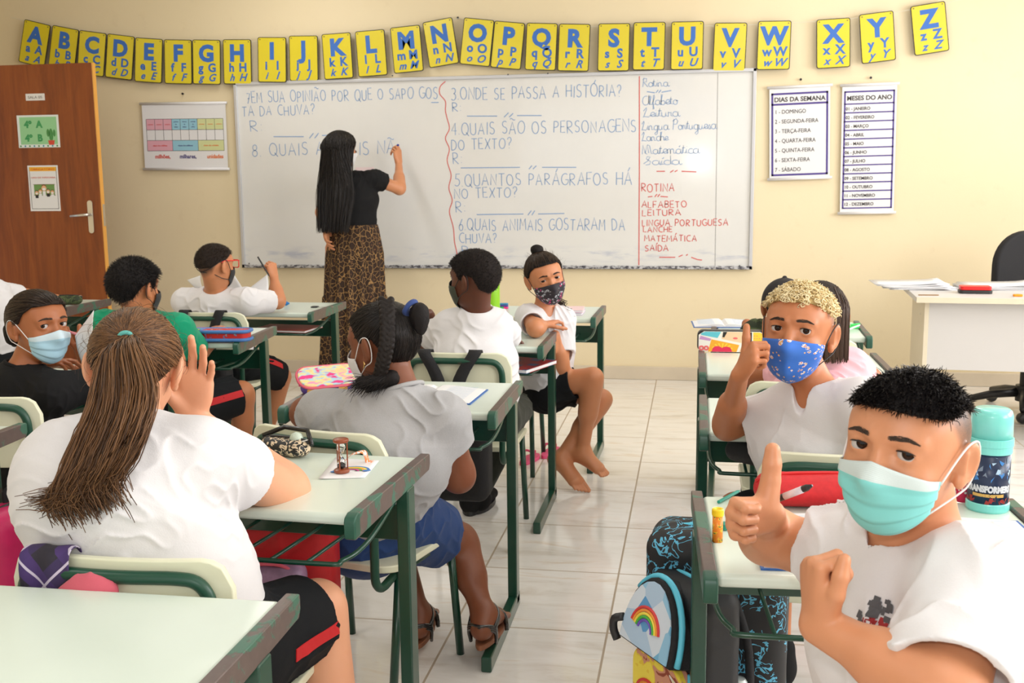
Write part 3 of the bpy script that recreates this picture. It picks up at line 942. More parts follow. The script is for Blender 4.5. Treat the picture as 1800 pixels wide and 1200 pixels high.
# ------------------------------------------------------------------ alphabet cards on a line above the board
M_YEL = mat('yellow card', srgb(226, 208, 40), .32, var=.05, vs=9, coat=.5)
M_BLK = mat('black card edge', (.02, .02, .02), .5); M_BLU = mat('blue lettering', srgb(58, 112, 196), .45)
CARDS = [('A', 43, 33, 89, 45, 33, 108), ('B', 93, 44, 139, 53, 85, 119), ('C', 139, 53, 188, 60, 135, 128), ('D', 189, 61, 237, 67, 185, 133), ('E', 239, 68, 287, 70, 236, 142), ('F', 290, 71, 337, 71, 290, 146),
         ('G', 339, 71, 388, 71, 339, 147), ('H', 391, 70, 442, 70, 393, 147), ('I', 452, 67, 503, 68, 454, 142), ('J', 508, 64, 559, 63, 509, 142), ('K', 566, 62, 616, 58, 571, 139), ('L', 623, 57, 677, 52, 629, 135),
         ('M', 686, 50, 738, 44, 693, 129), ('N', 743, 42, 796, 31, 754, 119), ('O', 818, 32, 868, 36, 809, 112), ('P', 868, 37, 924, 42, 861, 117), ('Q', 925, 41, 982, 42, 921, 122), ('R', 982, 42, 1039, 43, 979, 124),
         ('S', 1050, 42, 1109, 42, 1049, 124), ('T', 1113, 41, 1171, 40, 1111, 122), ('U', 1179, 42, 1239, 40, 1177, 120), ('V', 1253, 40, 1315, 41, 1251, 124), ('W', 1332, 37, 1392, 36, 1329, 123),
         ('X', 1432, 33, 1496, 30, 1434, 122), ('Y', 1509, 27, 1572, 18, 1513, 113), ('Z', 1598, 12, 1662, 2, 1607, 98)]
CY = WY - .05
for i, (ch, ax_, ay_, bx_, by_, cx_, cy_) in enumerate(CARDS):
    yy = CY + (.010 if i % 2 else 0)
    a, b, c = aty(ax_, ay_, yy), aty(bx_, by_, yy), aty(cx_, cy_, yy)
    w = .205; hgt = .30
    ang = .5 * math.atan2(b[2] - a[2], b[0] - a[0]) + .5 * math.atan2(c[0] - a[0], a[2] - c[2])
    mid = (b + c) / 2
    o = MB().prism(rrect(w, hgt, .014), -.0025, .0025, R=rx(math.pi / 2)).build('alphabet_card', M_BLK)
    o.location = mid; o.rotation_euler = (0, -ang, 0)
    tag(o, 'yellow alphabet card with a big blue letter %s and four small forms' % ch, 'alphabet card', 'alphabet cards strung above the whiteboard')
    f = MB().prism(rrect(w - .010, hgt - .010, .011), .0026, .0034, R=rx(math.pi / 2)); f.v[-1][:, 1] *= 1
    fo = f.build('yellow_face', M_YEL, o)
    S = Sheet((-w / 2, -.0040, -hgt / 2), (w, 0, 0), (0, 0, hgt)); mb = MB()
    S.text(mb, ch, w / 2, hgt * .525, .150, offset=.0075, h=.0002)
    lo = ch.lower()
    S.text(mb, lo, w * .30, hgt * .285, .078, offset=.0028, h=.0002); S.text(mb, ch, w * .70, hgt * .285, .080, offset=.0028, h=.0002)
    S.text(mb, lo, w * .30, hgt * .075, .066, offset=.0018, shear=.35, h=.0002); S.text(mb, ch, w * .68, hgt * .075, .070, offset=.0018, shear=.35, h=.0002)
    mb.build('lettering', M_BLU, o)
    mb = MB()
    for sx in (-1, 1): mb.lathe([(.0045, 0), (.0045, .001)], (sx * (w / 2 - .018), -.0040, hgt / 2 - .016), 10, ax=rx(math.pi / 2))
    mb.build('eyelet', mat('eyelet brass', (.25, .2, .1), .4, .8), o)
pts = [aty(20, 30, CY + .02)] + [aty((c[1] + c[3]) / 2, (c[2] + c[4]) / 2 + 5, CY + .014) for c in CARDS[:14]] + [aty(806, 32, CY + .03)] + [aty((c[1] + c[3]) / 2, (c[2] + c[4]) / 2 + 5, CY + .014) for c in CARDS[14:]] + [aty(1745, -12, CY + .02)]
tag(MB().tube(pts, .0012, 5).build('hanging_line', mat('nylon line', (.75, .72, .62), .4)), 'thin line the alphabet cards hang from across the wall', 'string')


def nail(px, py, label):
    p = aty(px, py, WY)
    o = MB().lathe([(.008, 0), (.007, .006), (.003, .007), (.003, .02)], (0, -.02, 0), 10, ax=rx(-math.pi / 2)).build('nail', mat('dark nail', (.03, .03, .035), .4, .6))
    o.location = p; return tag(o, label, 'nail')


nail(323, 165, 'dark nail that holds the place value chart'); nail(1407, 140, 'dark nail above the weekday poster'); nail(1530, 137, 'dark nail above the months poster'); nail(806, 32, 'dark nail between alphabet cards N and O')


def poster(name, label, px, rodw, build):
    """px: TL, TR, BL, BR of the sheet; hung from a rod with a second rod at its foot"""
    y = WY - .022
    q = [aty(*p, y) for p in px]
    w = (np.linalg.norm(q[1] - q[0]) + np.linalg.norm(q[3] - q[2])) / 2; hg = (np.linalg.norm(q[2] - q[0]) + np.linalg.norm(q[3] - q[1])) / 2
    top = (q[0] + q[1]) / 2; bot = (q[2] + q[3]) / 2; lean = math.atan2(top[0] - bot[0], hg)
    r = empty(name, bot, 0, label, 'poster'); r.rotation_euler = (0, lean, 0)
    n = 14; mb = MB(); vs = []; fs = []
    for j in range(n + 1):
        for i in (0, 1): vs.append(((i - .5) * w, .004 * math.sin(j / n * 7), j / n * hg))
    for j in range(n): fs.append((2 * j, 2 * j + 1, 2 * j + 3, 2 * j + 2))
    mb.box((0, 0, hg / 2), (w, .0012, hg)).build('sheet', mat('matt white vinyl', (.80, .80, .81), .45), r)
    M_ROD = mat('white plastic rod', (.78, .77, .78), .35)
    for z in (0, hg): MB().tube([(-w / 2 - rodw, -.002, z), (w / 2 + rodw, -.002, z)], .0095, 10).build('rod', M_ROD, r, smooth=True)
    build(Sheet((-w / 2, -.0012, 0), (w, 0, 0), (0, 0, hg)), r, w, hg)
    return r


M_PUR = mat('purple print', srgb(78, 62, 140), .5); M_TXT = mat('dark print', (.06, .055, .06), .6)


def week(S, r, w, h):
    mb = MB(); u = h / 4.62
    y1, y0 = h - .28 * u, .16 * u; x0, x1 = .012, w - .012; b = .012
    for (a, c, d, e) in ((x0, y0, x0 + b, y1), (x1 - b, y0, x1, y1), (x0, y0, x1, y0 + b), (x0, y1 - b, x1, y1), (x0, y1 - .62 * u, x1, y1 - .62 * u + b)): S.quad(mb, a, c, d, e)
    mb.build('purple_border', M_PUR, r)
    mb = MB(); S.text(mb, 'DIAS DA SEMANA', w / 2, y1 - .44 * u, .32 * u, width=w * .84, offset=.001)
    for i, d in enumerate(('DOMINGO', 'SEGUNDA-FEIRA', 'TERÇA-FEIRA', 'QUARTA-FEIRA', 'QUINTA-FEIRA', 'SEXTA-FEIRA', 'SÁBADO')):
        S.text(mb, '%d - %s' % (i + 1, d), w * .09, y1 - 1.04 * u - i * .487 * u, .285 * u, align='LEFT', xs=.86)
    mb.build('lettering', M_TXT, r)


def months(S, r, w, h):
    mb = MB(); x0, x1, b = .012, w - .012, .010; y1, y0 = h * .955, h * .035
    for (a, c, d, e) in ((x0, y0, x0 + b, y1), (x1 - b, y0, x1, y1), (x0, y1 - b, x1, y1)): S.quad(mb, a, c, d, e)
    ys = y1 - .105 * h; st = (ys - y0) / 12
    for i in range(13): S.quad(mb, x0, y0 + i * st, x1, y0 + i * st + b * .8)
    mb.build('purple_border', M_PUR, r)
    mb = MB(); S.text(mb, 'MESES DO ANO', w / 2, y1 - .072 * h, st * .72, width=w * .82, offset=.001)
    for i, d in enumerate('JANEIRO FEVEREIRO MARÇO ABRIL MAIO JUNHO JULHO AGOSTO SETEMBRO OUTUBRO NOVEMBRO DEZEMBRO'.split()):
        S.text(mb, '%02d - %s' % (i + 1, d), w * .07, ys - (i + 1) * st + st * .36, st * .52, align='LEFT', xs=.92, offset=.0004)
    mb.build('lettering', M_TXT, r)


def places(S, r, w, h):
    cols = [srgb(222, 168, 182), srgb(150, 200, 218), srgb(210, 216, 160)]; ms = [mat('chart tint ' + n, c, .6) for n, c in zip(('pink', 'blue', 'yellow'), cols)]
    x0, x1, y1, ya, yb, y0 = w * .045, w * .965, h * .765, h * .60, h * .44, h * .28
    st = (x1 - x0) / 9; mb = MB()
    for i in range(9): S.quad(mb, x0 + i * st, ya, x0 + (i + 1) * st, y1, .0003, i // 3)
    for i in range(3): S.quad(mb, x0 + 3 * i * st, y0, x0 + 3 * (i + 1) * st, yb, .0003, i)
    mb.build('tinted_cells', ms, r); mb = MB(); g = .0025
    for y in (y1, ya, yb, y0): S.quad(mb, x0, y - g / 2, x1, y + g / 2)
    for i in range(10):
        S.quad(mb, x0 + i * st - g / 2, (y0 if i % 3 == 0 else yb), x0 + i * st + g / 2, y1)
    mb.build('grid_lines', M_TXT, r)
    mi = [mat('red print', srgb(214, 66, 52), .5), mat('indigo print', srgb(66, 58, 130), .5), mat('orange print', srgb(232, 120, 50), .5)]
    mb = MB()
    for i, wd in enumerate(('milhões,', 'milhares,', 'unidades')): S.text(mb, wd, w * (.225, .53, .855)[i], h * .165, h * .085, i, offset=.0008, xs=.9)
    for i, wd in enumerate(('classe dos milhões', 'classe dos milhares', 'classe das unidades')): S.text(mb, wd, x0 + (3 * i + 1.5) * st, h * .35, h * .032, i, offset=.0002)
    for i in range(9):
        wd = (('centenas', 'dezenas', 'unidades'), ('centena', 'dezena', 'unidade'), ('centenas', 'dezenas', 'unidades'))[i // 3][i % 3]
        xx = x0 + (i + .5) * st
        if i // 3 == 1:
            for k, q in enumerate((wd, 'de', 'milhar')): S.text(mb, q, xx, h * (.715 - .04 * k), h * .026, 1)
        else: S.text(mb, wd, xx, h * .675, h * .026, i // 3)
    mb.build('lettering', mi, r)


poster('hanging_chart', 'white place value chart with pink, blue and green cells left of the whiteboard', ((249, 183), (396, 180), (255, 298), (401, 296)), .012, places)
poster('hanging_poster', 'white poster DIAS DA SEMANA listing seven weekdays right of the whiteboard', ((1352, 154), (1460, 150), (1353, 315), (1458, 312)), .014, week)
poster('hanging_poster', 'tall white poster MESES DO ANO listing twelve months near the right', ((1481, 150), (1577, 147), (1476, 374), (1571, 374)), .014, months)

# ------------------------------------------------------------------ notices on the door
DYF = dy - .0008
def on_door(name, label, px, m, cat='sign', th=.0012):
    a, b, c = (aty(*p, DYF) for p in px)
    w = b[0] - a[0]; h = a[2] - c[2]
    o = MB().box((w / 2, 0, h / 2), (w, th, h)).build(name, m); o.location = (a[0], DYF, c[2]); tag(o, label, cat)
    return o, w, h, Sheet((0, -th / 2, 0), (w, 0, 0), (0, 0, h))


o, w, h, S = on_door('room_plate', 'small white room plate reading SALA 05 at the top of the door', ((45, 165), (78, 164), (45, 177)), mat('plate white', (.78, .77, .74), .4), th=.004)
mb = MB(); S.text(mb, 'SALA 05', w / 2, h * .28, h * .55, width=w * .75); mb.build('lettering', mat('grey print', (.25, .24, .22), .6), o)
o, w, h, S = on_door('class_notice', 'green notice with 4º A and 4º B and a cactus on the door', ((29, 203), (102, 202), (33, 260)), mat('notice white', (.74, .80, .76), .55))
mb = MB(); S.quad(mb, w * .06, h * .10, w * .95, h * .94, .0004); mb.build('green_field', mat('mint field', srgb(150, 205, 150), .6), o)
mb = MB()
for r_ in (0, 1):
    y = h * (.62, .20)[r_]; S.text(mb, '4º', w * .26, y, h * .29, offset=.003, h=.0009); S.text(mb, 'AB'[r_], w * .53, y, h * .29, offset=.003, h=.0009)
mb.build('lettering', mat('leaf green print', srgb(62, 150, 88), .6), o)
mb = MB(); S.disc(mb, w * .80, h * .38, w * .05, .0009, ry=h * .20); S.disc(mb, w * .73, h * .45, w * .035, .0009, ry=h * .12); S.disc(mb, w * .88, h * .44, w * .03, .0009, ry=h * .11)
S.poly(mb, [(w * .72, h * .22), (w * .74, h * .08), (w * .86, h * .08), (w * .88, h * .22)], .0011, 1)
for i in range(9): S.disc(mb, w * (.05 + .11 * i), h * .05, h * .03, .0009, 2 if i % 2 else 0, n=8)
mb.build('cactus_drawing', [mat('cactus green', srgb(74, 140, 74), .6), mat('pot red', srgb(206, 74, 52), .6), mat('dot teal', srgb(60, 140, 160), .6)], o)
o, w, h, S = on_door('mask_notice', 'white notice OBRIGATÓRIO USO DE MÁSCARA with orange heading on the door', ((48, 291), (101, 290), (52, 371)), mat('paper white', (.80, .79, .78), .6))
mb = MB(); S.quad(mb, w * .06, h * .875, w * .94, h * .965, .0004, 0)
for q in ((.05, .045, .95, .055), (.05, .955, .95, .965), (.05, .045, .065, .965), (.935, .045, .95, .965)): S.quad(mb, w * q[0], h * q[1], w * q[2], h * q[3], .0003, 1)
S.quad(mb, w * .17, h * .35, w * .85, h * .58, .0004, 2); S.quad(mb, w * .15, h * .34, w * .87, h * .35, .0003, 3); S.quad(mb, w * .15, h * .58, w * .87, h * .59, .0003, 3)
mb.build('printed_fields', [mat('amber band', srgb(240, 180, 50), .6), M_TXT, mat('board green', srgb(110, 150, 80), .6), mat('brown rim', srgb(110, 70, 40), .6)], o)
mb = MB()
for i, (x, y, r_) in enumerate(((.5, .50, .085), (.25, .40, .06), (.37, .43, .06), (.63, .43, .06), (.77, .41, .06))):
    S.disc(mb, w * x, h * y, w * r_, .0010, 0, n=14); S.disc(mb, w * x, h * y + w * r_ * .35, w * r_, .0009, 1 + i % 2, n=14); S.disc(mb, w * x, h * y - w * r_ * .3, w * r_ * .7, .0012, 3, ry=w * r_ * .45, n=12)
    S.quad(mb, w * (x - .05), h * y - w * r_ * 2.6, w * (x + .05), h * y - w * r_, .0010, 2 if i % 2 else 3)
mb.build('drawn_children', [mat('drawn skin', srgb(226, 176, 130), .6), mat('drawn brown hair', srgb(120, 60, 30), .6), mat('drawn dark', srgb(40, 36, 40), .6), mat('drawn white', (.8, .8, .8), .6)], o)
mb = MB(); S.text(mb, 'OBRIGATÓRIO', w / 2, h * .897, h * .055, width=w * .78); S.text(mb, 'USO DE MÁSCARA', w / 2, h * .72, h * .045, width=w * .8)
mb.build('lettering', mat('notice red', srgb(206, 60, 40), .6), o)
# ------------------------------------------------------------------ desks and chairs
M_TOP = mat('cream desk laminate', srgb(213, 226, 214), .28, var=.03, vs=5, coat=.2)
M_GRN = mat('dark green enamel', srgb(18, 66, 50), .30, var=.12, vs=14, coat=.3)


def chipped(name, g0, lo, hi, sc):
    t = NT(name)
    oi = t.n('ShaderNodeObjectInfo'); tc = t.n('ShaderNodeTexCoord'); ad = t.n('ShaderNodeVectorMath', operation='ADD')
    t.l(tc.outputs['Object'], ad.inputs[0])
    cb = t.n('ShaderNodeCombineXYZ')
    for k in range(3): t.l(t.math('MULTIPLY', oi.outputs['Random'], 17.3 + k * 9), cb.inputs[k])
    t.l(cb.outputs[0], ad.inputs[1])
    n = t.noise(ad.outputs[0], sc, 7, .62, .4); f = t.ramp(n, [(lo, (0, 0, 0)), (hi, (1, 1, 1))])
    b = t.noise(ad.outputs[0], 60, 4)
    t.base(t.mix(f, t.mix(b, srgb(84, 70, 66), srgb(104, 90, 84)), g0)); t.set(Roughness=.38); t.bump(f, .35, .0015); return t.m


M_BAR = chipped('worn desk rail', srgb(62, 104, 86), .53, .56, 10); M_CAP = mat('green rail cap', srgb(34, 82, 66), .35, var=.1, vs=20)
M_TUBE = chipped('green tube', srgb(18, 70, 52), .30, .34, 16)
M_BACK = mat('cream seat laminate', srgb(228, 229, 202), .32, var=.04, vs=6)


def make_desk():
    r = empty('school_desk')
    o = MB().box((0, .225, .6975), (.602, .452, .025)).build('tabletop', M_TOP, r, bevel=.010, seg=3)
    for s in (-1, 1):
        mb = MB(); x = s * .3115
        pl = [(-.022, .668), (-.018, .664), (.462, .676), (.470, .690), (.470, .712), (.466, .7155), (-.004, .7155), (-.020, .709), (-.024, .700)]
        mb.prism(pl, -.0115, .0115, R=np.array([[0, 0, 1.], [1, 0, 0], [0, 1, 0]]), c=(x, 0, 0))
        b = mb.build('side_rail', M_BAR, r, bevel=.004)
        mb = MB(); mb.prism([(-.0245, .666), (.006, .667), (.006, .716), (-.004, .7165), (-.0205, .7105), (-.0255, .701)], -.0125, .0125, R=np.array([[0, 0, 1.], [1, 0, 0], [0, 1, 0]]), c=(x, 0, 0))
        mb.build('end_cap', M_CAP, b, bevel=.004)
        mb = MB(); mb.box((s * .3115, .315, .345), (.030, .048, .66)); mb.build('leg', M_GRN, r, bevel=.004)
        mb = MB(); mb.box((s * .3115, .10, .0225), (.030, .50, .045)); mb.build('foot', M_GRN, r, bevel=.004)
    mb = MB(); mb.box((0, .335, .585), (.60, .012, .085)); mb.build('modesty_bar', M_GRN, r, bevel=.003)
    mb = MB(); yb = .325
    pts = [(-.295, yb, .66), (-.295, .12, .615), (-.27, .035, .60), (-.22, .012, .598), (.22, .012, .598), (.27, .035, .60), (.295, .12, .615), (.295, yb, .66)]
    mb.tube(bez(pts, 40), .0055, 8)
    for x in np.linspace(-.2, .2, 6): mb.tube([(x, .012, .598), (x, .24, .585), (x, yb, .585)], .0042, 6)
    mb.build('book_rack', M_GRN, r, smooth=True)
    return r


def make_chair():
    r = empty('school_chair')
    # seat: rounded board with a turned-down front lip
    n = 9; R0 = rrect(.40, .39, .06, 6)
    mb = MB(); vs = []; fs = []
    mb.prism(R0, -.010, .010)
    P = mb.v[0]; y = P[:, 1]; P[:, 2] += .382 - .018 * np.clip((y - .13) / .065, 0, 1) ** 2 + .006 * np.clip((-.1 - y) / .09, 0, 1)
    mb.build('seat', M_BACK, r, bevel=.005)
    # backrest: bowed board with round top corners
    mb = MB(); w, h = .405, .215; N = 12; rows = 6
    out = rrect(w, h, .055, 6)
    front = []; back = []
    def bend(x, z, d):
        yy = -.205 - .055 * (z - .0) + .028 * (x / .2) ** 2 * -1 * -1 - .028
        return (x, yy + d, .642 + z)
    ring = [bend(x, z, .007) for x, z in out]; ring2 = [bend(x, z, -.007) for x, z in out]
    # build as strips so the bow reads: columns across
    xs = np.linspace(-w / 2, w / 2, 25); vs = []; fs = []
    rr = .055
    for x in xs:
        e = max(0, abs(x) - (w / 2 - rr)); top = h / 2 - rr + math.sqrt(max(rr * rr - e * e, 0)); bot = -h / 2 + .03 - math.sqrt(max(.03 ** 2 - min(max(0, abs(x) - (w / 2 - .03)), .03) ** 2, 0))
        for d in (.008, -.008):
            for z in np.linspace(bot, top, 6): vs.append(bend(x, z, d))
    m = 12
    for i in range(24):
        a = i * m; b = a + m
        for k in range(5):
            fs.append((a + k, a + k + 1, b + k + 1, b + k)); fs.append((a + 6 + k, b + 6 + k, b + 7 + k, a + 7 + k))
        fs.append((a + 5, a + 11, b + 11, b + 5)); fs.append((a, b, b + 6, a + 6))
    for a in (0, 24 * m):
        for k in range(5):
            q = (a + k, a + 6 + k, a + 7 + k, a + k + 1); fs.append(q if a == 0 else q[::-1])
    br_ = MB().add(vs, fs).build('backrest', M_BACK, r, bevel=.004)
    mb = MB()
    for s in (-1, 1): mb.lathe([(.005, 0), (.0045, .002), (.002, .003)], np.array(bend(s * .172, -.02, -.0095)) + V(0, -.0005, 0), 10, ax=rx(math.pi / 2))
    for s in (-1, 1): mb.lathe([(.005, 0), (.0045, .002), (.002, .003)], np.array(bend(s * .19, -.03, .0075)), 10, ax=rx(-math.pi / 2))
    mb.build('rivet', M_STEEL, br_)
    # tube frame: hoop behind the backrest, running down and hooking under the seat
    def hb(x, z): q = bend(x, z, -.019); return q
    pts = [(.165, -.02, .362), (.165, -.13, .352), (.166, -.19, .342), (.167, -.222, .367), (.168, -.226, .42), (.170, -.228, .51)]
    pts += [hb(.172, -.08), hb(.172, 0), hb(.168, .045), hb(.15, .072), hb(.115, .080), hb(.05, .081), hb(0, .081)]
    left = [(-a, b, c) for a, b, c in pts[:-1]]
    mb = MB().tube(bez(pts + left[::-1], 110), .0115, 10); mb.build('back_frame', M_TUBE, r, smooth=True)
    for s in (-1, 1):
        MB().tube([(s * .175, .165, .362), (s * .185, .20, .0)], .0115, 10).build('leg', M_GRN, r, smooth=True)
        MB().tube([(s * .175, -.12, .362), (s * .190, -.20, .0)], .0115, 10).build('leg', M_GRN, r, smooth=True)
        MB().tube([(s * .172, .17, .359), (s * .172, -.13, .359)], .0105, 8).build('seat_rail', M_GRN, r, smooth=True)
    MB().tube([(-.172, .10, .357), (.172, .10, .357)], .0105, 8).build('cross_rail', M_GRN, r, smooth=True)
    return r


DESK0 = make_desk(); CHAIR0 = make_chair(); used = {'d': 0, 'c': 0}


def desk(xr, yn, rot, label):
    """xr, yn: the near right corner of the laminate top"""
    o = DESK0 if not used['d'] else copy_tree(DESK0); used['d'] = 1
    c = V(xr, yn, 0) + rz(rot) @ V(-.30, 0, 0); o.location = c; o.rotation_euler = (0, 0, rot)
    return tag(o, label, 'desk', 'green framed school desks')


def chair(x, y, rot, label):
    o = CHAIR0 if not used['c'] else copy_tree(CHAIR0); used['c'] = 1
    o.location = (x, y, 0); o.rotation_euler = (0, 0, rot)
    return tag(o, label, 'chair', 'cream and green school chairs')


dA = desk(-.674, 1.969, -.060, 'school desk with an hourglass on it, behind the empty front desk')
dB = desk(-.571, 2.915, 0, 'school desk with the open notebook, in front of the girl in grey')
dC = desk(.643, 1.773, .048, 'school desk with the turquoise flask, nearest on the right')
dD = desk(-.640, 1.085, .0, 'empty school desk, its top filling the bottom left corner of the photo')
dE = desk(-.478, 4.970, -.019, 'school desk with the green bottle, under the middle of the whiteboard')
dF = desk(-.602, 4.096, 0, 'school desk the barefoot girl leans her elbow on')
dG = desk(-1.892, 5.042, -.034, 'school desk with scissors, in front of the boy in red glasses')
dH = desk(-1.856, 4.080, .06, 'school desk with the red and blue zipped pencil case')
dI = desk(.640, 2.755, .0, 'school desk the blond boy rests his elbow on')
dJ = desk(.641, 3.594, .004, 'school desk with the comic strip pencil case')
dK = desk(.690, 4.492, -.03, 'school desk at the front of the right column, below the whiteboard corner')
dL = desk(-1.870, 3.110, 0, 'school desk in front of the girl in the black top')
dM = desk(-1.835, 2.150, .0, 'empty school desk at the left edge, only its rail end showing')
dN = desk(-3.290, 5.080, -.04, 'school desk with a camouflage pencil case, before the wooden door')

cA = chair(-.955, 1.815, 0, 'school chair with a purple tartan cloth hung on it, under the ponytail girl')
cB = chair(-.886, 2.726, -.25, 'school chair under the girl in the grey shirt')
cG = chair(-2.29, 4.96, 0, 'school chair with black bag straps, under the boy in red glasses')
cH = chair(-2.16, 4.0, 0, 'school chair under the boy in the green shirt')
cL = chair(-2.09, 3.01, 0, 'school chair under the girl in the black top, left edge')
cF = chair(-.845, 3.93, 0, 'school chair with two black straps crossing its back in a V')
cE = chair(-.915, 4.93, 0, 'school chair the barefoot girl sits on sideways')
cI = chair(.35, 2.65, 0, 'school chair of the blond boy, with the red pencil case before its back')
cJ = chair(.355, 3.50, 0, 'school chair behind the raised thumb of the blond boy, under the girl in pink')
cK = chair(.415, 4.36, 0, 'school chair of the child in the black cap')
cN = chair(-3.58, 4.85, 0, 'school chair of the child in white at the far left edge')
cC = chair(.40, 1.30, 1.35, 'school chair turned sideways under the boy in the blue surgical mask')

# ------------------------------------------------------------------ teacher's desk and swivel chair
M_GRY = mat('pale grey laminate', srgb(206, 204, 202), .45, var=.03, vs=3); M_EDG = mat('ivory edging', srgb(222, 212, 188), .5, var=.05, vs=8)
t = empty('teacher_desk', (1.10, 5.62, 0), -.07, 'pale grey office desk piled with papers at the right', 'desk')
w_, d_ = 1.25, .60
MB().box((w_ / 2, d_ / 2, .735), (w_, d_, .026)).build('tabletop', M_GRY, t, bevel=.003)
MB().box((w_ / 2, -.001, .735), (w_, .004, .027)).build('edging', M_EDG, t)
for x in (.06, w_ - .06): MB().box((x, d_ / 2 + .02, .361), (.022, d_ - .10, .722)).build('side_panel', M_EDG, t, bevel=.002)
MB().box((w_ / 2, .09, .545), (w_ - .143, .018, .352)).build('front_panel', M_GRY, t, bevel=.002)
MB().lathe([(.006, 0), (.006, .002)], (.046, .20, .64), 12, ax=ry(-math.pi / 2)).build('screw_cap', M_STEEL, t)
M_BLKF = mat('black fabric', (.012, .012, .014), .85, bump=.3, bs=200); M_BLKP = mat('black plastic', (.02, .02, .022), .4)
s = empty('office_chair', (1.87, 6.42, 0), .35, 'black swivel chair behind the teacher desk', 'chair')
mb = MB(); mb.prism(rrect(.46, .48, .19, 8), -.03, .03, R=rx(math.pi / 2), c=(0, .02, .80)); mb.build('backrest', M_BLKF, s, bevel=.02, seg=3)
mb = MB(); mb.prism(rrect(.47, .46, .14, 8), .42, .49); mb.build('seat', M_BLKF, s, bevel=.02, seg=3)
MB().tube([(0, .06, .43), (0, .10, .50), (0, .075, .66)], .02, 8).build('back_bracket', M_BLKP, s)
MB().lathe([(.03, .42), (.03, .16), (.05, .16), (.05, .07)], n=20).build('column', M_BLKP, s, smooth=False)
for k in range(5):
    a = 2 * math.pi * k / 5 + .3; c, q = math.cos(a), math.sin(a)
    l = MB().tube([(.03 * c, .03 * q, .12), (.18 * c, .18 * q, .105), (.31 * c, .31 * q, .075)], [.028, .024, .018], 8).build('base_arm', M_BLKP, s, smooth=True)
    mb = MB(); mb.lathe([(.026, -.022), (.030, -.012), (.030, .012), (.026, .022)], (.31 * c, .31 * q, .031), 14, ax=rx(math.pi / 2) if k % 2 else ry(math.pi / 2)); mb.build('caster', M_BLKP, l, smooth=True)
# ------------------------------------------------------------------ skin, hair, cloth
def skin_mat(name, c, stub=(.10, .075, .06), warm=.12):
    t = NT(name); co = t.coord(); n = t.noise(co, 22, 5, .6); n2 = t.noise(co, 260, 3)
    d = tuple(x * (1 - warm) for x in c); b = t.mix(n, (c[0], c[1] * .94, c[2] * .9), (min(1, c[0] * 1.05), c[1] * 1.04, c[2] * 1.05))
    at = t.n('ShaderNodeAttribute', attribute_name='stub'); sp = t.noise(co, 700, 2)
    f = t.math('MULTIPLY', at.outputs['Fac'], t.math('ADD', .55, t.math('MULTIPLY', sp, .7)))
    t.base(t.mix(t.math('MINIMUM', f, 1.0), b, stub)); t.set(Roughness=.46, Subsurface_Weight=.10, Subsurface_Scale=.008)
    t.b.inputs['Subsurface Radius'].default_value = (1, .35, .2); t.bump(n2, .10, .0012); return t.m


def hair_mat(name, c0, c1, rough=.38, tip=None):
    t = NT(name); a = t.n('ShaderNodeAttribute', attribute_name='shade'); al = t.n('ShaderNodeAttribute', attribute_name='along')
    c = t.mix(a.outputs['Fac'], c0, c1)
    if tip: c = t.mix(t.math('MULTIPLY', al.outputs['Fac'], .6), c, tip)
    t.base(c); t.set(Roughness=rough); t.b.inputs['Specular IOR Level'].default_value = .28; return t.m


def cap_mat(name, c, rough=.6, sc=160):
    t = NT(name); co = t.coord(); n = t.noise(co, sc, 4, .7)
    t.base(t.mix(n, tuple(x * .5 for x in c), tuple(min(1, x * 1.5) for x in c))); t.set(Roughness=rough); t.b.inputs['Specular IOR Level'].default_value = .2; t.bump(n, .5, .003); return t.m


def cloth(name, c, rough=.85, weave=420, bump=.12, var=.04, sheen=.12):
    t = NT(name); co = t.coord(); n = t.noise(co, weave, 3); m = t.noise(co, 14, 5, .55)
    t.base(t.mix(t.math('MULTIPLY', t.math('ADD', n, m), .5), tuple(x * (1 - var) for x in c), tuple(min(1, x * (1 + var)) for x in c)))
    t.set(Roughness=rough, Sheen_Weight=sheen); t.b.inputs['Specular IOR Level'].default_value = .25
    rd = t.n('ShaderNodeTexNoise', noise_type='RIDGED_MULTIFRACTAL'); rd.inputs['Scale'].default_value = 6.5; rd.inputs['Detail'].default_value = 2.5; rd.inputs['Distortion'].default_value = .6
    t.l(t.coord(scale=(1, 1, .7)), rd.inputs['Vector'])
    ad = t.math('ADD', t.math('MULTIPLY', n, .06), t.math('ADD', t.math('MULTIPLY', m, .5), t.math('MULTIPLY', rd.outputs[0], .35))); t.bump(ad, bump * 3.2, .012); return t.m


M_WHT = cloth('white cotton', (.755, .745, .765)); M_BKT = cloth('black cotton', (.008, .008, .009), sheen=0); M_GRS = cloth('heather grey cotton', (.40, .40, .41), var=.16, weave=300)
M_SHO = cloth('black sports cloth', (.007, .008, .010), sheen=0); M_RED = mat('red stripe', srgb(196, 28, 34), .7); M_GRT = cloth('green cotton', srgb(16, 148, 108)); M_PNK = cloth('pink cotton', srgb(240, 182, 192))
M_DEN = cloth('blue denim', srgb(40, 66, 116), weave=600, var=.25, bump=.2)
M_STRAP = mat('white elastic', (.82, .80, .80), .6); M_BSTR = mat('black elastic', (.015, .015, .017), .6)
EYE = {}


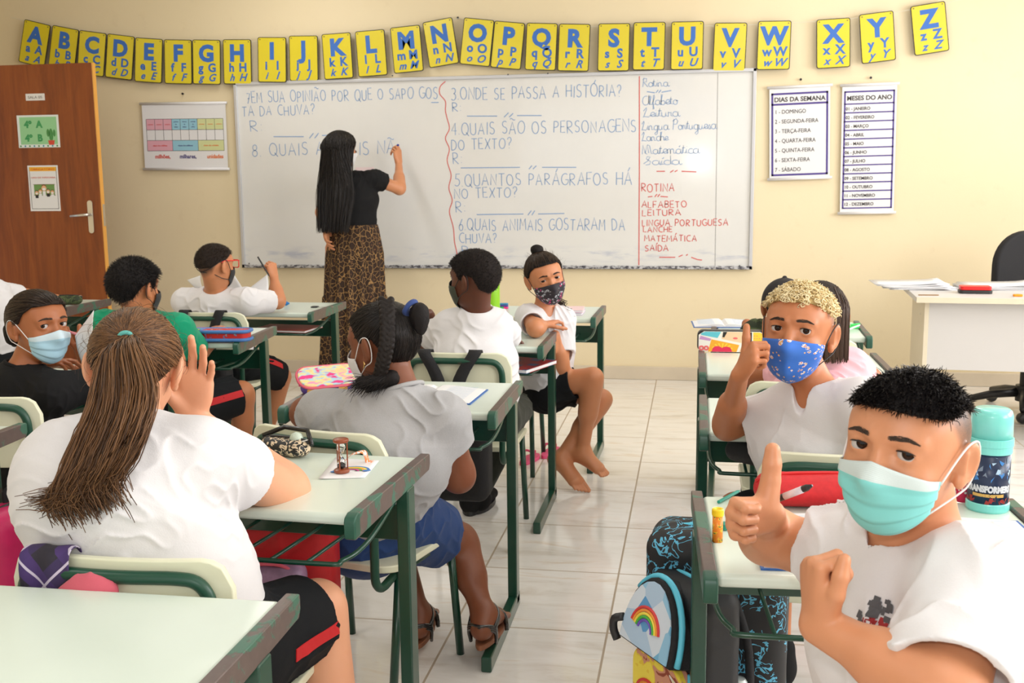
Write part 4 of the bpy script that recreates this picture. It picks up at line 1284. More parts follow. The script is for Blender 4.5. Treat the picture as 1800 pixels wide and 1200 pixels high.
def eye_mat():
    t = NT('eye'); co = t.coord(); x, y, z = t.sep(co)
    r = t.math('SQRT', t.math('ADD', t.math('MULTIPLY', x, x), t.math('MULTIPLY', z, z)))
    c = t.ramp(t.math('MULTIPLY', r, 100), [(0, (.004, .003, .003)), (.30, (.004, .003, .003)), (.34, srgb(54, 30, 17)), (.64, srgb(38, 21, 13)), (.72, (.015, .010, .009)), (.79, (.52, .48, .46))])
    front = t.math('GREATER_THAN', y, 0); t.base(t.mix(front, (.52, .48, .46), c)); t.set(Roughness=.09); t.b.inputs['Specular IOR Level'].default_value = .22; return t.m


M_EYE = eye_mat(); M_LASH = mat('dark lashes', (.012, .009, .008), .6); M_BROW = mat('dark brow', (.050, .031, .021), .8)


def eyes(h, root, org, gaze, brow=True, lid=.0060, brow_col=None, browz=0.0):
    for e in (-1, 1):
        c = h.w(e * .0315, .0650, .006); g = nrm(np.array(gaze) - c)
        me = MB(); prof = [(.0150 * h.k * math.sin(a), -.0150 * h.k * math.cos(a)) for a in np.linspace(.05, math.pi - .05, 18)]
        me.lathe(prof, n=26, ax=rx(-math.pi / 2))
        o = me.build('eyeball', M_EYE, root, smooth=True)
        z = nrm(np.array((0, 0, 1)) - g * g[2]); x = np.cross(g, z)
        mt = Matrix([[x[i], g[i], z[i], (c - org)[i]] for i in range(3)] + [[0, 0, 0, 1]]); o.matrix_local = mt
        # lash line along the rim of the upper lid
        pts = []
        for a in np.linspace(-1.15, 1.15, 9):
            xx = math.sin(a) * .0148; zz = .0060 + math.cos(a) * lid * 1.0 - .0003
            yy = .0650 + math.sqrt(max(.0168 ** 2 - xx ** 2 - (zz - .006) ** 2, 1e-6))
            pts.append(h.w(e * .0315 + xx, yy, zz) - org)
        MB().tube(pts, [.0004, .0007, .0010, .0011, .0011, .0011, .0010, .0007, .0004], 6).build('eyelashes', M_LASH, root, smooth=True)
        if brow:
            B = []
            for s_ in np.linspace(0, 1, 9):
                B.append((e * (.0110 + .042 * s_), .0258 + .0030 * math.sin(min(1, s_ * 1.1) * math.pi * .7) - .0050 * s_ ** 3 + browz))
            O = h.w(0, 0, .02); T = []
            for (x_, z_) in B:
                D = nrm(h.d(x_, .085, z_ - .02)); t_ = march(h.ops(False), O, D[None], .2, .0002)[0]; T.append(O + D * t_ - org)
            r_ = np.array([.0026, .0036, .0039, .0038, .0034, .0030, .0025, .0018, .0008]) * h.k
            # many short hairs make the brow
            P = []; rs = np.random.RandomState(3 + e)
            T = np.array(T)
            for _ in range(230):
                i = rs.uniform(0, 7.6); a = int(i); f = i - a; p = T[a] * (1 - f) + T[a + 1] * f; tv = nrm(T[a + 1] - T[a]); rr = np.interp(i, range(9), r_)
                off = h.d(0, 0, 1) * rs.uniform(-1, 1) * rr; p = p + off + h.d(0, 1, 0) * .0006
                dirv = nrm(tv + h.d(0, .1, 1) * (.35 - .5 * rs.uniform() - .3 * off @ h.d(0, 0, 1) / rr)); L = .006 * h.k
                P.append([p + dirv * L * q + h.d(0, 1, 0) * .0004 * math.sin(q * 3) for q in (0, .5, 1)])
            strand_mesh('eyebrow', P, .00034, .0001, brow_col or M_BROW, root)


def pat_uv(me, N, Mr):
    uv = me.uv_layers.new(name='UVMap')
    vi = np.zeros(len(me.loops), np.int32); me.loops.foreach_get('vertex_index', vi)
    vi = vi % (N * Mr)
    U = np.stack([(vi // Mr) / (N - 1), 1 - (vi % Mr) / (Mr - 1)], 1).astype(np.float32); uv.data.foreach_set('uv', U.ravel())


def mask(h, root, org, mats, name='face_mask', th=62, top=(24, 14), bot=(-58, -26), pleats=0, gap=.004, hull=18, straps='loop', strap_mat=None, seam=False):
    N, R = 41, 27; U = np.linspace(-1, 1, N); O = h.w(0, 0, -.045)
    D = np.zeros((N, R, 3))
    for i, u in enumerate(U):
        a = math.radians(th * u); w_ = abs(u) ** 1.6
        p0 = math.radians(top[0] + (top[1] - top[0]) * min(1, abs(u) * 1.35) if not seam else top[0] + (top[1] - top[0]) * w_); p1 = math.radians(bot[0] + (bot[1] - bot[0]) * abs(u) ** 1.3)
        for j in range(R):
            p = p0 + (p1 - p0) * j / (R - 1); D[i, j] = h.d(math.sin(a) * math.cos(p), math.cos(a) * math.cos(p), math.sin(p))
    r = march(h.skull(), O, D.reshape(-1, 3), .2, gap * h.k).reshape(N, R)
    for _ in range(hull):
        a = r.copy(); a[1:-1, 1:-1] = (r[:-2, 1:-1] + r[2:, 1:-1] + r[1:-1, :-2] + r[1:-1, 2:]) / 4
        a[1:-1, 0] = .5 * (r[:-2, 0] + r[2:, 0]); a[1:-1, -1] = .5 * (r[:-2, -1] + r[2:, -1]); a[0] = r[0]; a[-1] = r[-1]
        r = np.maximum(r, a)
    v = np.linspace(0, 1, R)[None]
    if pleats:
        ph = np.clip((v - .2) / .7, 0, 1) * pleats; r = r + .0055 * ((ph % 1.0) - .5) * (v > .2) * (v < .9) * (1 - .3 * np.abs(U[:, None]))
        r = r + .0016 * f_fold(5, 1, 46)(np.stack(np.broadcast_arrays(U[:, None] * .06, v * .09, v * 0), -1).reshape(-1, 3)).reshape(N, R) * (1 - U[:, None] ** 4)
    else:
        r = r + .0009 * f_fold(8, 1, 60)(np.stack(np.broadcast_arrays(U[:, None] * .06, v * .09, v * 0), -1).reshape(-1, 3)).reshape(N, R)
        if seam: r = r + .0045 * np.exp(-(U[:, None] / .10) ** 2) * np.sin(v * math.pi)
    P = O + D * r[..., None]; Q = O + D * (r - .0016)[..., None]
    vs = np.concatenate([P.reshape(-1, 3), Q.reshape(-1, 3)]) - org; F = []; b = N * R
    for i in range(N - 1):
        for j in range(R - 1):
            q = (i * R + j, (i + 1) * R + j, (i + 1) * R + j + 1, i * R + j + 1); F.append(q); F.append(tuple(b + k for k in q[::-1]))
    edge = [i * R for i in range(N)] + [(N - 1) * R + j for j in range(1, R)] + [i * R + R - 1 for i in range(N - 2, -1, -1)] + [j for j in range(R - 2, 0, -1)]
    for k in range(len(edge)):
        a, c = edge[k], edge[(k + 1) % len(edge)]; F.append((c, a, b + a, b + c))
    o = quick_mesh(name, vs, np.array(F), mats, root); pat_uv(o.data, N, R)
    sm = strap_mat or M_STRAP
    for e in ((-1, 1) if straps else ()):
        i = 0 if e < 0 else N - 1
        a, c = P[i, 2], P[i, R - 3]
        if straps == 'loop':
            pts = [a, h.w(e * .0765, .012, .004), h.w(e * .0825, -.006, .022), h.w(e * .085, -.028, .022), h.w(e * .085, -.038, -.004), h.w(e * .080, -.030, -.036), h.w(e * .076, -.006, -.048), c]
        else:   # tied behind the head
            sk_ = h.skull()[:2]; O2 = h.w(0, -.02, 0)
            def on(*v): dd = nrm(h.d(*v)); return O2 + dd * march(sk_, O2, dd[None], .2, .004)[0]
            pts = [a, h.w(e * .083, -.01, .028), on(e * .7, -.75, -.12), on(e * .2, -1, -.38), on(0, -1, -.42)]
            MB().tube([p - org for p in bez([c, h.w(e * .066, -.02, -.062), on(e * .75, -.6, -.75), on(e * .2, -1, -.48), on(0, -1, -.42)], 20)], .0019, 6).build('strap', sm, o, smooth=True)
        MB().tube([p - org for p in bez(pts, 26)], .0014 if straps == 'loop' else .0019, 6).build('strap', sm, o, smooth=True)
    return o


def uvmat(name, fn, rough=.75):
    t = NT(name); tc = t.n('ShaderNodeTexCoord'); s_ = t.n('ShaderNodeSeparateXYZ'); t.l(tc.outputs['UV'], s_.inputs[0])
    t.base(fn(t, tc.outputs['UV'], s_.outputs)); t.set(Roughness=rough, Sheen_Weight=.1)
    n = t.noise(t.coord(), 500, 2); t.bump(n, .1, .001); return t.m


def surgical(name, c, band):
    def fn(t, uv, s):
        m = t.math('GREATER_THAN', s[1], .83); side = t.math('GREATER_THAN', t.math('ABSOLUTE', t.math('SUBTRACT', s[0], .5)), .475)
        st = t.math('GREATER_THAN', t.math('FRACT', t.math('MULTIPLY', s[1], 60)), .55); lo = t.math('LESS_THAN', s[1], .045)
        k = t.mix(t.noise(t.coord(), 30, 4), tuple(x * .93 for x in c), tuple(min(1, x * 1.05) for x in c))
        k = t.mix(m, k, t.mix(st, band, tuple(x * .9 for x in band))); return t.mix(t.math('MAXIMUM', lo, side), k, tuple(min(1, x * 1.1) for x in c))
    return uvmat(name, fn)


M_SURG1 = surgical('turquoise non-woven', srgb(132, 214, 212), srgb(208, 222, 222)); M_SURG2 = surgical('light blue non-woven', srgb(170, 210, 228), srgb(206, 226, 236))


def blue_print(t, uv, s):
    v = t.n('ShaderNodeTexVoronoi'); v.inputs['Scale'].default_value = 10; t.l(uv, v.inputs['Vector'])
    mp = t.n('ShaderNodeMapping'); mp.inputs['Scale'].default_value = (1.5, 1, 1); t.l(uv, mp.inputs[0]); t.l(mp.outputs[0], v.inputs['Vector'])
    d = v.outputs['Distance']; cell = t.sep(v.outputs['Color'])
    ring = t.math('MULTIPLY', t.math('GREATER_THAN', d, .13), t.math('LESS_THAN', d, .23)); sel = t.math('GREATER_THAN', cell[0], .50)
    c = t.mix(t.noise(uv, 4, 3), srgb(40, 98, 196), srgb(64, 124, 214)); c = t.mix(t.math('MULTIPLY', ring, sel), c, srgb(238, 186, 120))
    nb = t.noise(uv, 14, 3, .6, 1.5); bl = t.math('MULTIPLY', t.math('LESS_THAN', d, .42), t.math('SUBTRACT', 1, sel))
    pat = t.ramp(nb, [(.42, srgb(40, 98, 196)), (.45, srgb(236, 236, 236)), (.52, srgb(206, 48, 52)), (.57, srgb(236, 206, 90)), (.63, srgb(40, 98, 196))], 'CONSTANT')
    return t.mix(bl, c, pat)


def black_print(t, uv, s):
    mp = t.n('ShaderNodeMapping'); mp.inputs['Scale'].default_value = (1.6, 1, 1); t.l(uv, mp.inputs[0])
    v = t.n('ShaderNodeTexVoronoi'); v.inputs['Scale'].default_value = 9; t.l(mp.outputs[0], v.inputs['Vector']); cell = t.sep(v.outputs['Color']); d = v.outputs['Distance']
    n = t.noise(mp.outputs[0], 20, 2, .5, 2.0)
    m1 = t.math('MULTIPLY', t.math('LESS_THAN', d, .42), t.math('GREATER_THAN', n, .50))
    col = t.mix(t.math('GREATER_THAN', cell[1], .70), srgb(206, 212, 220), srgb(230, 70, 140)); return t.mix(m1, srgb(34, 30, 40), col)


M_BLUEP = uvmat('blue printed cotton', blue_print); M_BLACKP = uvmat('black printed cotton', black_print)
M_WMASK = uvmat('white mask cotton', lambda t, uv, s: t.mix(t.noise(uv, 9, 3), (.72, .72, .74), (.80, .80, .81))); M_KMASK = uvmat('black mask cotton', lambda t, uv, s: t.mix(t.noise(uv, 9, 3), (.012, .012, .014), (.03, .03, .034)))
M_OMASK = uvmat('olive mask cotton', lambda t, uv, s: t.mix(t.math('GREATER_THAN', s[0], .5), srgb(60, 66, 52), srgb(24, 26, 24)))

CURL = lambda *a: (tuple(a),) * 4
RELAX = ((.25, .35, .2), (.3, .4, .25), (.38, .45, .3), (.45, .5, .3))
FIST = ((1.35, 1.75, .9),) * 4


def limb(o, a, b, r0, r1, k=.02, bulge=0.0, at=.35):
    a = np.array(a); b = np.array(b); o.append(('u', f_cone(a, b, r0, r1), k))
    if bulge: p = a + (b - a) * at; d = (b - a) * .16; o.append(('u', f_cone(p - d, p + d, (r0 + bulge) * .96, (r0 + bulge) * .86), .03))


class Person:
    def __init__(s, label, org, skin, head, res=.004, bld=None, **J):
        s.org = np.array(org, float); s.h = head; s.J = {k: np.array(v, float) for k, v in J.items()}; s.skin = skin; s.res = res
        s.b = dict(chest=(.135, .090), waist=(.125, .092), hip=(.140, .105), sh=.052, ua=(.040, .033), fa=(.034, .022), th=(.070, .047), ca=(.043, .029), nk=.043)
        s.b.update(bld or {}); s.root = empty('person', s.org, 0, label, 'person'); s.hands = []; s.extra = []

    def trunk(s, g=0.0, low=True):
        J, b = s.J, s.b; side = J['sr'] - J['sl']; o = []
        top = (J['sl'] + J['sr']) / 2 * .55 + J['nk'] * .45 - nrm(J['nk'] - J['ch']) * .045
        o.append(('u', f_ecap(J['ch'], top, (b['chest'][0] + g, b['chest'][1] + g), (b['chest'][0] * .72 + g, b['chest'][1] * .70 + g), side), .04))
        mid = J['ch'] * .45 + J['pv'] * .55
        o.append(('u', f_ecap(mid, J['ch'], (b['waist'][0] + g, b['waist'][1] + g), (b['chest'][0] + g, b['chest'][1] + g), side), .05))
        if low: o.append(('u', f_ecap(J['pv'], mid, (b['hip'][0] + min(g, .004), b['hip'][1] + min(g, .004)), (b['waist'][0] + g, b['waist'][1] + g), J.get('hips', side)), .05))
        nb = J['nk'] - nrm(J['nk'] - J['ch']) * .035
        for e in ('sl', 'sr'): o.append(('u', f_cone(nb, J[e], b['sh'] * .95 + g, b['sh'] + g), .045))
        return o

    def arms(s, g=0.0):
        o = []; J, b = s.J, s.b
        for e in 'lr':
            if 'e' + e not in J: continue
            limb(o, J['s' + e], J['e' + e], b['ua'][0] + g, b['ua'][1] + g, .025)
            if 'w' + e in J:
                limb(o, J['e' + e], J['w' + e], b['fa'][0] * .98 + g, b['fa'][1] + g, .022, .003, .28)
        return o

    def legs(s, g=0.0):
        o = []; J, b = s.J, s.b
        for e in 'lr':
            if 'k' + e not in J: continue
            limb(o, J['h' + e], J['k' + e], b['th'][0] + g, b['th'][1] + g, .03)
            if 'a' + e in J: limb(o, J['k' + e], J['a' + e], b['ca'][0] * .95 + g, b['ca'][1] + g, .02, .006, .3)
        return o

    def body(s, fine=True, lid=.0060, stub=None, legs=True, trunk=True):
        J, b, h = s.J, s.b, s.h
        o = h.ops(fine, lid=lid)
        o.append(('u', f_cone(h.w(0, -.028, -.045), J['nk'] + (J['nk'] - h.c) * .10, b['nk'] * 1.02, b['nk'] * 1.12), .022))
        if trunk: o += s.trunk(-.007)
        o += s.arms()
        if legs: o += s.legs()
        for hd in s.hands: o += hd
        o += s.extra
        pts = [v for k, v in J.items() if k not in ('hips',)] + [h.w(0, 0, .12), h.w(0, .12, 0), h.w(0, -.12, 0)]
        s.bounds = bnd(*pts, pad=.20)
        attr = {'stub': (lambda P: stub(h.loc(P)))} if stub else None
        s.bobj = sdf_obj('body', o, s.res, s.skin, s.root, s.bounds, s.org, 1, attr)
        return s.bobj

    def sdf(s, name, ops, m, res=None, parent=None, relax=1):
        return sdf_obj(name, ops, res or s.res, m, parent or s.root, s.bounds, s.org, relax)

    def shirt(s, m, frac=.55, ease=.012, neck=.0, vneck=None, collar=True, fold=(1, .0035, 34), low=True, hem=None, sleeve_grow=.012, name='shirt', k=.035, extra=()):
        J, b, h = s.J, s.b, s.h
        o = s.trunk(ease, low); ends = []
        for e in 'lr':
            if 'e' + e not in J: continue
            a, c = J['s' + e], J['e' + e]; fr = frac[e] if isinstance(frac, dict) else frac
            d = nrm(c - a); E_ = a + (c - a) * fr; r0 = b['ua'][0] + ease + sleeve_grow * .3; r1 = b['ua'][0] * (1 - fr) + b['ua'][1] * fr + ease + sleeve_grow
            o.append(('u', f_sleeve(a - d * .005, E_ + d * .02, r0, r1, E_, d), k)); ends.append((a, E_, d, r1))
        o += list(extra)
        if fold: o.append(('n', f_fold(fold[0], fold[1] * .95, fold[2] * 2.6, fold[3] if len(fold) > 3 else None), 0))
        for a, E_, d, r1 in ends:
            o.append(('s', f_cone(E_ - d * .010, E_ + d * .02, r1 - .0105, r1 - .0095), .002))
        nd = nrm(h.c - J['nk'] + h.d(0, -.02, 0)); nc = J['nk'] + nd * (.012 + neck)
        o.append(('s', f_cone(nc - nd * .012, nc + nd * .12, b['nk'] + .012, b['nk'] + .030), .006))
        if vneck is not None:
            f = nrm(np.cross(J['sr'] - J['sl'], (0, 0, -1)));
            if f @ vneck < 0: f = -f
            o.append(('s', f_cone(nc + f * .03 + nd * .01, nc + f * .10 - nd * .07, .034, .004), .004))
        if hem is not None: o.append(('i', f_plane(hem[0], hem[1]), .004))
        q = s.sdf(name, o, m)
        if collar and vneck is None:
            sd = nrm(J['sr'] - J['sl'])
            t_ = f_torus(nc - nd * .002, nd, b['nk'] + .017, .0062); s.sdf('collar', [('u', t_, 0)], m, max(.002, s.res * .7), q)
        return q

    def shorts(s, m, frac=.85, g=.018, name='shorts', fold=(4, .003, 30), stripe=None, lower=0):
        J, b = s.J, s.b; side = J.get('hips', J['sr'] - J['sl']); o = []
        mid = J['ch'] * .25 + J['pv'] * .75
        o.append(('u', f_ecap(J['pv'] - V(0, 0, .01), mid, (b['hip'][0] + .020, b['hip'][1] + .020), (b['waist'][0] + .016, b['waist'][1] + .016), side), .04))
        ends = []
        for e in 'lr':
            a, c = J['h' + e], J['k' + e]; d = nrm(c - a); E_ = a + (c - a) * frac
            r0 = b['th'][0] + g; r1 = b['th'][0] * (1 - frac) + b['th'][1] * frac + g * 1.1
            o.append(('u', f_sleeve(a, E_ + d * .03, r0, r1, E_, d), .03)); ends.append((E_, d, r1))
        o.append(('n', f_fold(fold[0], fold[1], fold[2] * 2.6), 0))
        for E_, d, r1 in ends: o.append(('s', f_cone(E_ - d * .010, E_ + d * .03, r1 - .0105, r1 - .0095), .002))
        return s.sdf(name, o, m)


def fuzz(h, root, org, n, tab, m, L=(.004, .008), lean=(0, 0, 0), seed=0, r=.0005, lift=.004, fade=.0, name='hair_strands', jit=.35, pts=4, curl=0.0, stand=1.0):
    P, D = scalp_points(h, n, tab, seed, lift, fade); rs = np.random.RandomState(seed); out = []
    for p, d in zip(P, D):
        q = [p - d * .003]; dd = nrm(d * stand + rs.normal(size=3) * jit + np.array(lean) * rs.uniform(.6, 1.2)); l = rs.uniform(*L) / (pts - 1); pp = p
        ax = nrm(rs.normal(size=3))
        for k in range(pts - 1):
            pp = pp + dd * l; q.append(pp); dd = nrm(dd + np.array(lean) * .25 + curl * np.cross(ax, dd) + V(0, 0, -.04))
        out.append(q)
    return strand_mesh(name, out, r, r * .4, m, root, org, seed=seed)


SHORT = [(0, .066), (30, .062), (50, .050), (68, .030), (78, -.006), (92, -.008), (100, .022), (118, .012), (135, -.038), (180, -.060)]
def slick(h, root, org, n, tab, target, m, seed=0, lift=.009, r=.0009, name='combed_strands'):
    """hair combed tight over the skull towards one point"""
    P, D = scalp_points(h, n, tab, seed, lift - .002); S_ = []; sk = h.skull()[:2]; o = h.w(0, -.01, .02)
    for q in P:
        pts = []
        for t in np.linspace(0, 1, 9):
            w = q * (1 - t) + target * t; dd = nrm(w - o); tt = march(sk, o, dd[None], .2, lift + .003 * t)[0]; pts.append(o + dd * tt)
        S_.append(pts)
    S_ = np.array(S_); S_ += np.random.RandomState(seed).normal(size=S_.shape) * .0006
    return strand_mesh(name, S_, r, r * .8, m, root, org, 4, seed)


H_BLK = hair_mat('black hair', (.006, .005, .005), (.022, .017, .015)); C_BLK = cap_mat('black hair mass', (.010, .008, .008), .65)
H_DBR = hair_mat('dark brown hair', (.016, .010, .007), (.055, .032, .02)); C_DBR = cap_mat('dark brown hair mass', (.020, .013, .010), .65)
H_PON = hair_mat('brown hair with light streaks', (.040, .018, .009), (.30, .145, .060), .36, tip=(.060, .028, .014)); C_PON = cap_mat('brown hair mass', (.05, .026, .014), .55, 90)
H_BLD = hair_mat('bleached hair', srgb(214, 186, 128), srgb(246, 232, 192), .5); C_BLD = cap_mat('bleached hair mass', srgb(212, 188, 136), .7, 120)
CAMPOS = V(0, 0, CH)


def from_eyes(px, py, y, fwd, up=(0, 0, 1), k=1.0):
    h = Head((0, 0, 0), fwd, up, k); h.c = aty(px, py, y) - h.R @ (V(0, .082, .006) * k); return h
# ------------------------------------------------------------------ the boy in the turquoise mask, front right
SK_A = skin_mat('light brown skin', srgb(206, 144, 106), srgb(66, 50, 42)); SK_B = skin_mat('brown skin', srgb(188, 122, 82), srgb(120, 84, 66))


def nearest(o, c, d):
    """point of the cloth met from c along d"""
    iv = Vector(np.array(c) - np.array(o.parent.location)); ok, loc, n_, i_ = o.ray_cast(iv, Vector(d))
    return np.array(loc) + np.array(o.parent.location) if ok else None


def front_boy():
    h = from_eyes(1546, 791, 1.32, (-.56, -.83, .06), (.10, .02, 1), .93); org = (.36, 1.40, 0)
    Jd = dict(nk=aty(1614, 950, 1.44), sl=aty(1706, 1024, 1.34), sr=aty(1516, 984, 1.53), ch=V(.30, 1.43, .73), pv=V(.36, 1.46, 0.455),
              er=aty(1348, 945, 1.76), wr=aty(1352, 905, 1.60), el=aty(1665, 1225, 1.19), wl=aty(1440, 1098, 1.30), hl=V(.30, 1.38, 0.455), hr=V(.30, 1.54, 0.455), kl=V(-.04, 1.36, 0.470), kr=V(-.02, 1.56, 0.470), al=V(-.06, 1.40, .08), ar=V(-.04, 1.60, .08))
    p = Person('person, boy in a turquoise surgical mask giving a thumbs up, nearest on the right', org, SK_A, h, .0026,
               dict(chest=(.150, .105), waist=(.150, .115), ua=(.048, .042), fa=(.037, .025), sh=.056, nk=.050), **Jd)
    f = nrm(V(-.60, -.62, .10)); n = nrm(V(.75, -.60, -.10)); w = Jd['wr']
    p.hands.append(hand_ops(w, f, n, (0, 0, 1), .86, ((1.25, 1.65, .8), (1.35, 1.7, .8), (1.4, 1.7, .8), (1.45, 1.7, .8)), .03, tw=(V(.15, .12, 1), V(.06, .05, 1), V(.02, .10, 1)), thumb_len=.80, tr=.0205))
    w2 = Jd['wl']; p.hands.append(hand_ops(w2, nrm(V(-.10, .05, 1)), nrm(V(1, .25, .1)), (0, -1, 0), .84, ((1.3, 1.5, .9), (1.35, 1.5, .9), (1.4, 1.5, .9), (1.45, 1.5, .9)), .03, tw=(V(.20, -.45, .9), V(.18, -.05, 1), V(.20, .20, 1)), thumb_len=.8, tr=.015))
    zf = zone([(0, .062), (40, .058), (60, .040), (72, .020), (85, .0), (95, -.022), (110, -.03), (135, -.05), (180, -.064)])
    top = zone([(0, .062), (45, .056), (65, .058), (90, .066), (120, .066), (150, .045), (180, .02)])

    def stub(L):
        a = np.clip((L[:, 2] - zf(L)) / .020, 0, 1); b_ = np.clip((L[:, 2] - zf(L)) / .06, 0, 1)
        ear = (np.abs(L[:, 0]) > .077) & (L[:, 2] < .026); return np.where(ear, 0, a * (.50 + .50 * b_))
    p.body(True, .0056, stub)
    eyes(h, p.root, p.org, CAMPOS, lid=.0056)
    mask(h, p.root, p.org, M_SURG1, 'surgical_mask', 60, (21, 14), (-57, -27), pleats=3, hull=26)
    q = p.shirt(M_WHT, {'l': .88, 'r': .26}, .014, vneck=V(-.7, -.6, 0), fold=(3, .0052, 24), low=True, sleeve_grow=.016)
    sd = nrm(Jd['sr'] - Jd['sl'])
    TAB = [(0, .060), (45, .054), (65, .055), (90, .063), (120, .064), (150, .045), (180, .02)]
    cap = p.sdf('hair', hair_cap(h, TAB, .007, f_fold(12, .0025, 120)), C_BLK, .0026)
    fz = fuzz(h, cap, p.org, 4600, TAB, H_BLK, (.012, .024), h.d(-.30, .85, .0), 3, .00065, .004, jit=.16, pts=5, curl=.08, stand=.22)
    # printed emblem low on the shirt front: red and grey blocks laid on the cloth
    fv = nrm(V(-.78, -.55, .05)); O = V(.33, 1.44, .70); rs = np.random.RandomState(4); mb = MB(); sx = nrm(np.cross(fv, (0, 0, 1)))
    tgt = aty(1492, 1112, 1.33); dirr = nrm(tgt - CC)
    for k in range(70):
        u = rs.uniform(-.024, .024); v = rs.uniform(-.040, .040); w = rs.uniform(.004, .011); hh = rs.uniform(.004, .010); quad = []
        for a, b in ((-1, -1), (1, -1), (1, 1), (-1, 1)):
            c = tgt + V(.75, -.6, 0) * (u + a * w * .6) + V(.25, .1, 1) * (v + b * hh * .6) + fv * .15
            quad.append(c)
        q_ = [nearest(q, c, -fv) for c in quad]
        if all(x is not None for x in q_): mb.add([x + fv * (.0012 + .0002 * k / 70) - p.org for x in q_], [(0, 1, 2, 3)], 0 if v < -.016 else (1 if v < .016 and u > -.01 else 2))
    if mb.n: mb.build('printed_emblem', [M_RED, mat('emblem red', srgb(160, 40, 44), .7), mat('emblem grey', srgb(84, 84, 88), .7)], q)
    return p


front_boy()
SK_C = skin_mat('deep brown skin', srgb(122, 70, 44)); SK_D = skin_mat('warm brown skin', srgb(168, 104, 66)); SK_E = skin_mat('fair tan skin', srgb(222, 164, 130)); SK_F = skin_mat('dark brown skin', srgb(96, 54, 36))
SK_G = skin_mat('olive tan skin', srgb(196, 132, 92), srgb(70, 52, 42)); SK_T = skin_mat('teacher tan skin', srgb(200, 138, 98))


def blond_boy():
    h = from_eyes(1389, 579, 2.520, (-.30, -.93, .10), (.06, 0, 1), 1.045); org = (.35, 2.65, 0)
    J = dict(nk=aty(1437, 684, 2.600), sr=aty(1388, 718, 2.650), sl=aty(1520, 712, 2.500), ch=V(.27, 2.63, .70), pv=V(.34, 2.64, 0.455), er=aty(1278, 750, 2.73), wr=aty(1300, 660, 2.50),
             el=V(.44, 2.52, .62), wl=V(.40, 2.68, .56), hl=V(.30, 2.58, 0.445), hr=V(.26, 2.68, 0.445), kl=V(.24, 2.94, 0.460), kr=V(.12, 2.90, 0.460), al=V(.24, 2.82, .09), ar=V(.12, 2.84, .09))
    p = Person('person, boy with bleached curls, blue printed mask and thumb up, second on the right', org, SK_B, h, .0027, dict(chest=(.128, .085), waist=(.122, .09), ua=(.036, .031), fa=(.033, .021), sh=.046, nk=.040), **J)
    p.hands.append(hand_ops(J['wr'], nrm(V(.42, -.38, .78)), nrm(V(.92, .32, -.25)), (-.2, .7, .5), .82, ((1.15, 1.5, .9), (1.1, 1.6, .9), (1.1, 1.6, .9), (1.15, 1.6, .9)), .03, tw=(V(.10, -.1, 1), V(.04, .05, 1), V(.0, .1, 1)), thumb_len=1.05, tr=.0150))
    zf = zone([(0, .064), (40, .060), (60, .046), (72, .022), (85, .0), (95, -.022), (110, -.03), (135, -.05), (180, -.064)])
    p.body(True, .0058, lambda L: np.where((np.abs(L[:, 0]) > .077) & (L[:, 2] < .026), 0, np.clip((L[:, 2] - zf(L)) / .02, 0, 1) * (.30 + .55 * np.clip((L[:, 2] - zf(L)) / .06, 0, 1))))
    eyes(h, p.root, p.org, CAMPOS, lid=.0058)
    mask(h, p.root, p.org, M_BLUEP, 'printed_mask', 66, (16, 16), (-60, -24), gap=.005, hull=22, strap_mat=M_BSTR, seam=True)
    p.shirt(M_WHT, .60, .013, vneck=V(-.5, -.8, 0), fold=(6, .0030, 34), sleeve_grow=.014)
    p.shorts(M_SHO)
    TAB = [(0, .066), (25, .066), (45, .058), (62, .046), (80, .046), (105, .050), (140, .035), (180, .02)]
    cap = p.sdf('hair', hair_cap(h, TAB, .006, f_fold(13, .002, 150)), cap_mat('bleached hair roots', srgb(176, 150, 100), .7, 120), .0027)
    P, D = scalp_points(h, 560, TAB, 4, .006); rs = np.random.RandomState(2); C = []
    for q, d in zip(P, D):          # each curl a small coil standing off the scalp
        a = nrm(np.cross(d, rs.normal(size=3))); b = np.cross(d, a); R = rs.uniform(.0034, .0066); ph = rs.uniform(0, 6.28); tl = nrm(d + rs.normal(size=3) * .5)
        C.append([q + tl * (.001 + rs.uniform(.008, .015) * s_) + R * (math.cos(ph + s_ * 9.5) * a + math.sin(ph + s_ * 9.5) * b) for s_ in np.linspace(0, 1, 14)])
    strand_mesh('curls', C, .0016, .0007, H_BLD, cap, p.org, 5)
    for e in 'lr':
        a = J['a' + e]; shoe('sneaker', a, V(.0, 1, 0), M_BKT, p)
    return p


def shoe(name, ank, f, m, p, k=.9):
    f = nrm(f); b = V(ank[0], ank[1], 0); z = V(0, 0, 1); s = np.cross(f, z)
    o = [('u', f_ecap(b + z * .045 - f * .03 * k, b + z * .035 + f * .14 * k, (.036, .040), (.038, .028), s), .02), ('u', f_cone(b + z * .05, b + z * .10, .044, .042), .03), ('i', f_plane(b + z * .004, -z), .004)]
    pos, F = mesh_sdf(o, b - .25, b + .3, .004); q = quick_mesh(name, pos - p.org, F, m, p.root)
    mb = MB(); N = 22; out = []
    for t in np.linspace(0, 2 * math.pi, N, endpoint=False): out.append(b + f * (.055 * k + .115 * k * math.cos(t)) + s * (.041 * math.sin(t)))
    vs = [v + z * .001 for v in out] + [v + z * .022 for v in out]
    mb.add(np.array(vs) - p.org, [tuple(range(N - 1, -1, -1)), tuple(range(N, 2 * N))] + [(i, (i + 1) % N, N + (i + 1) % N, N + i) for i in range(N)])
    mb.build('sole', M_BLKP, q); return q


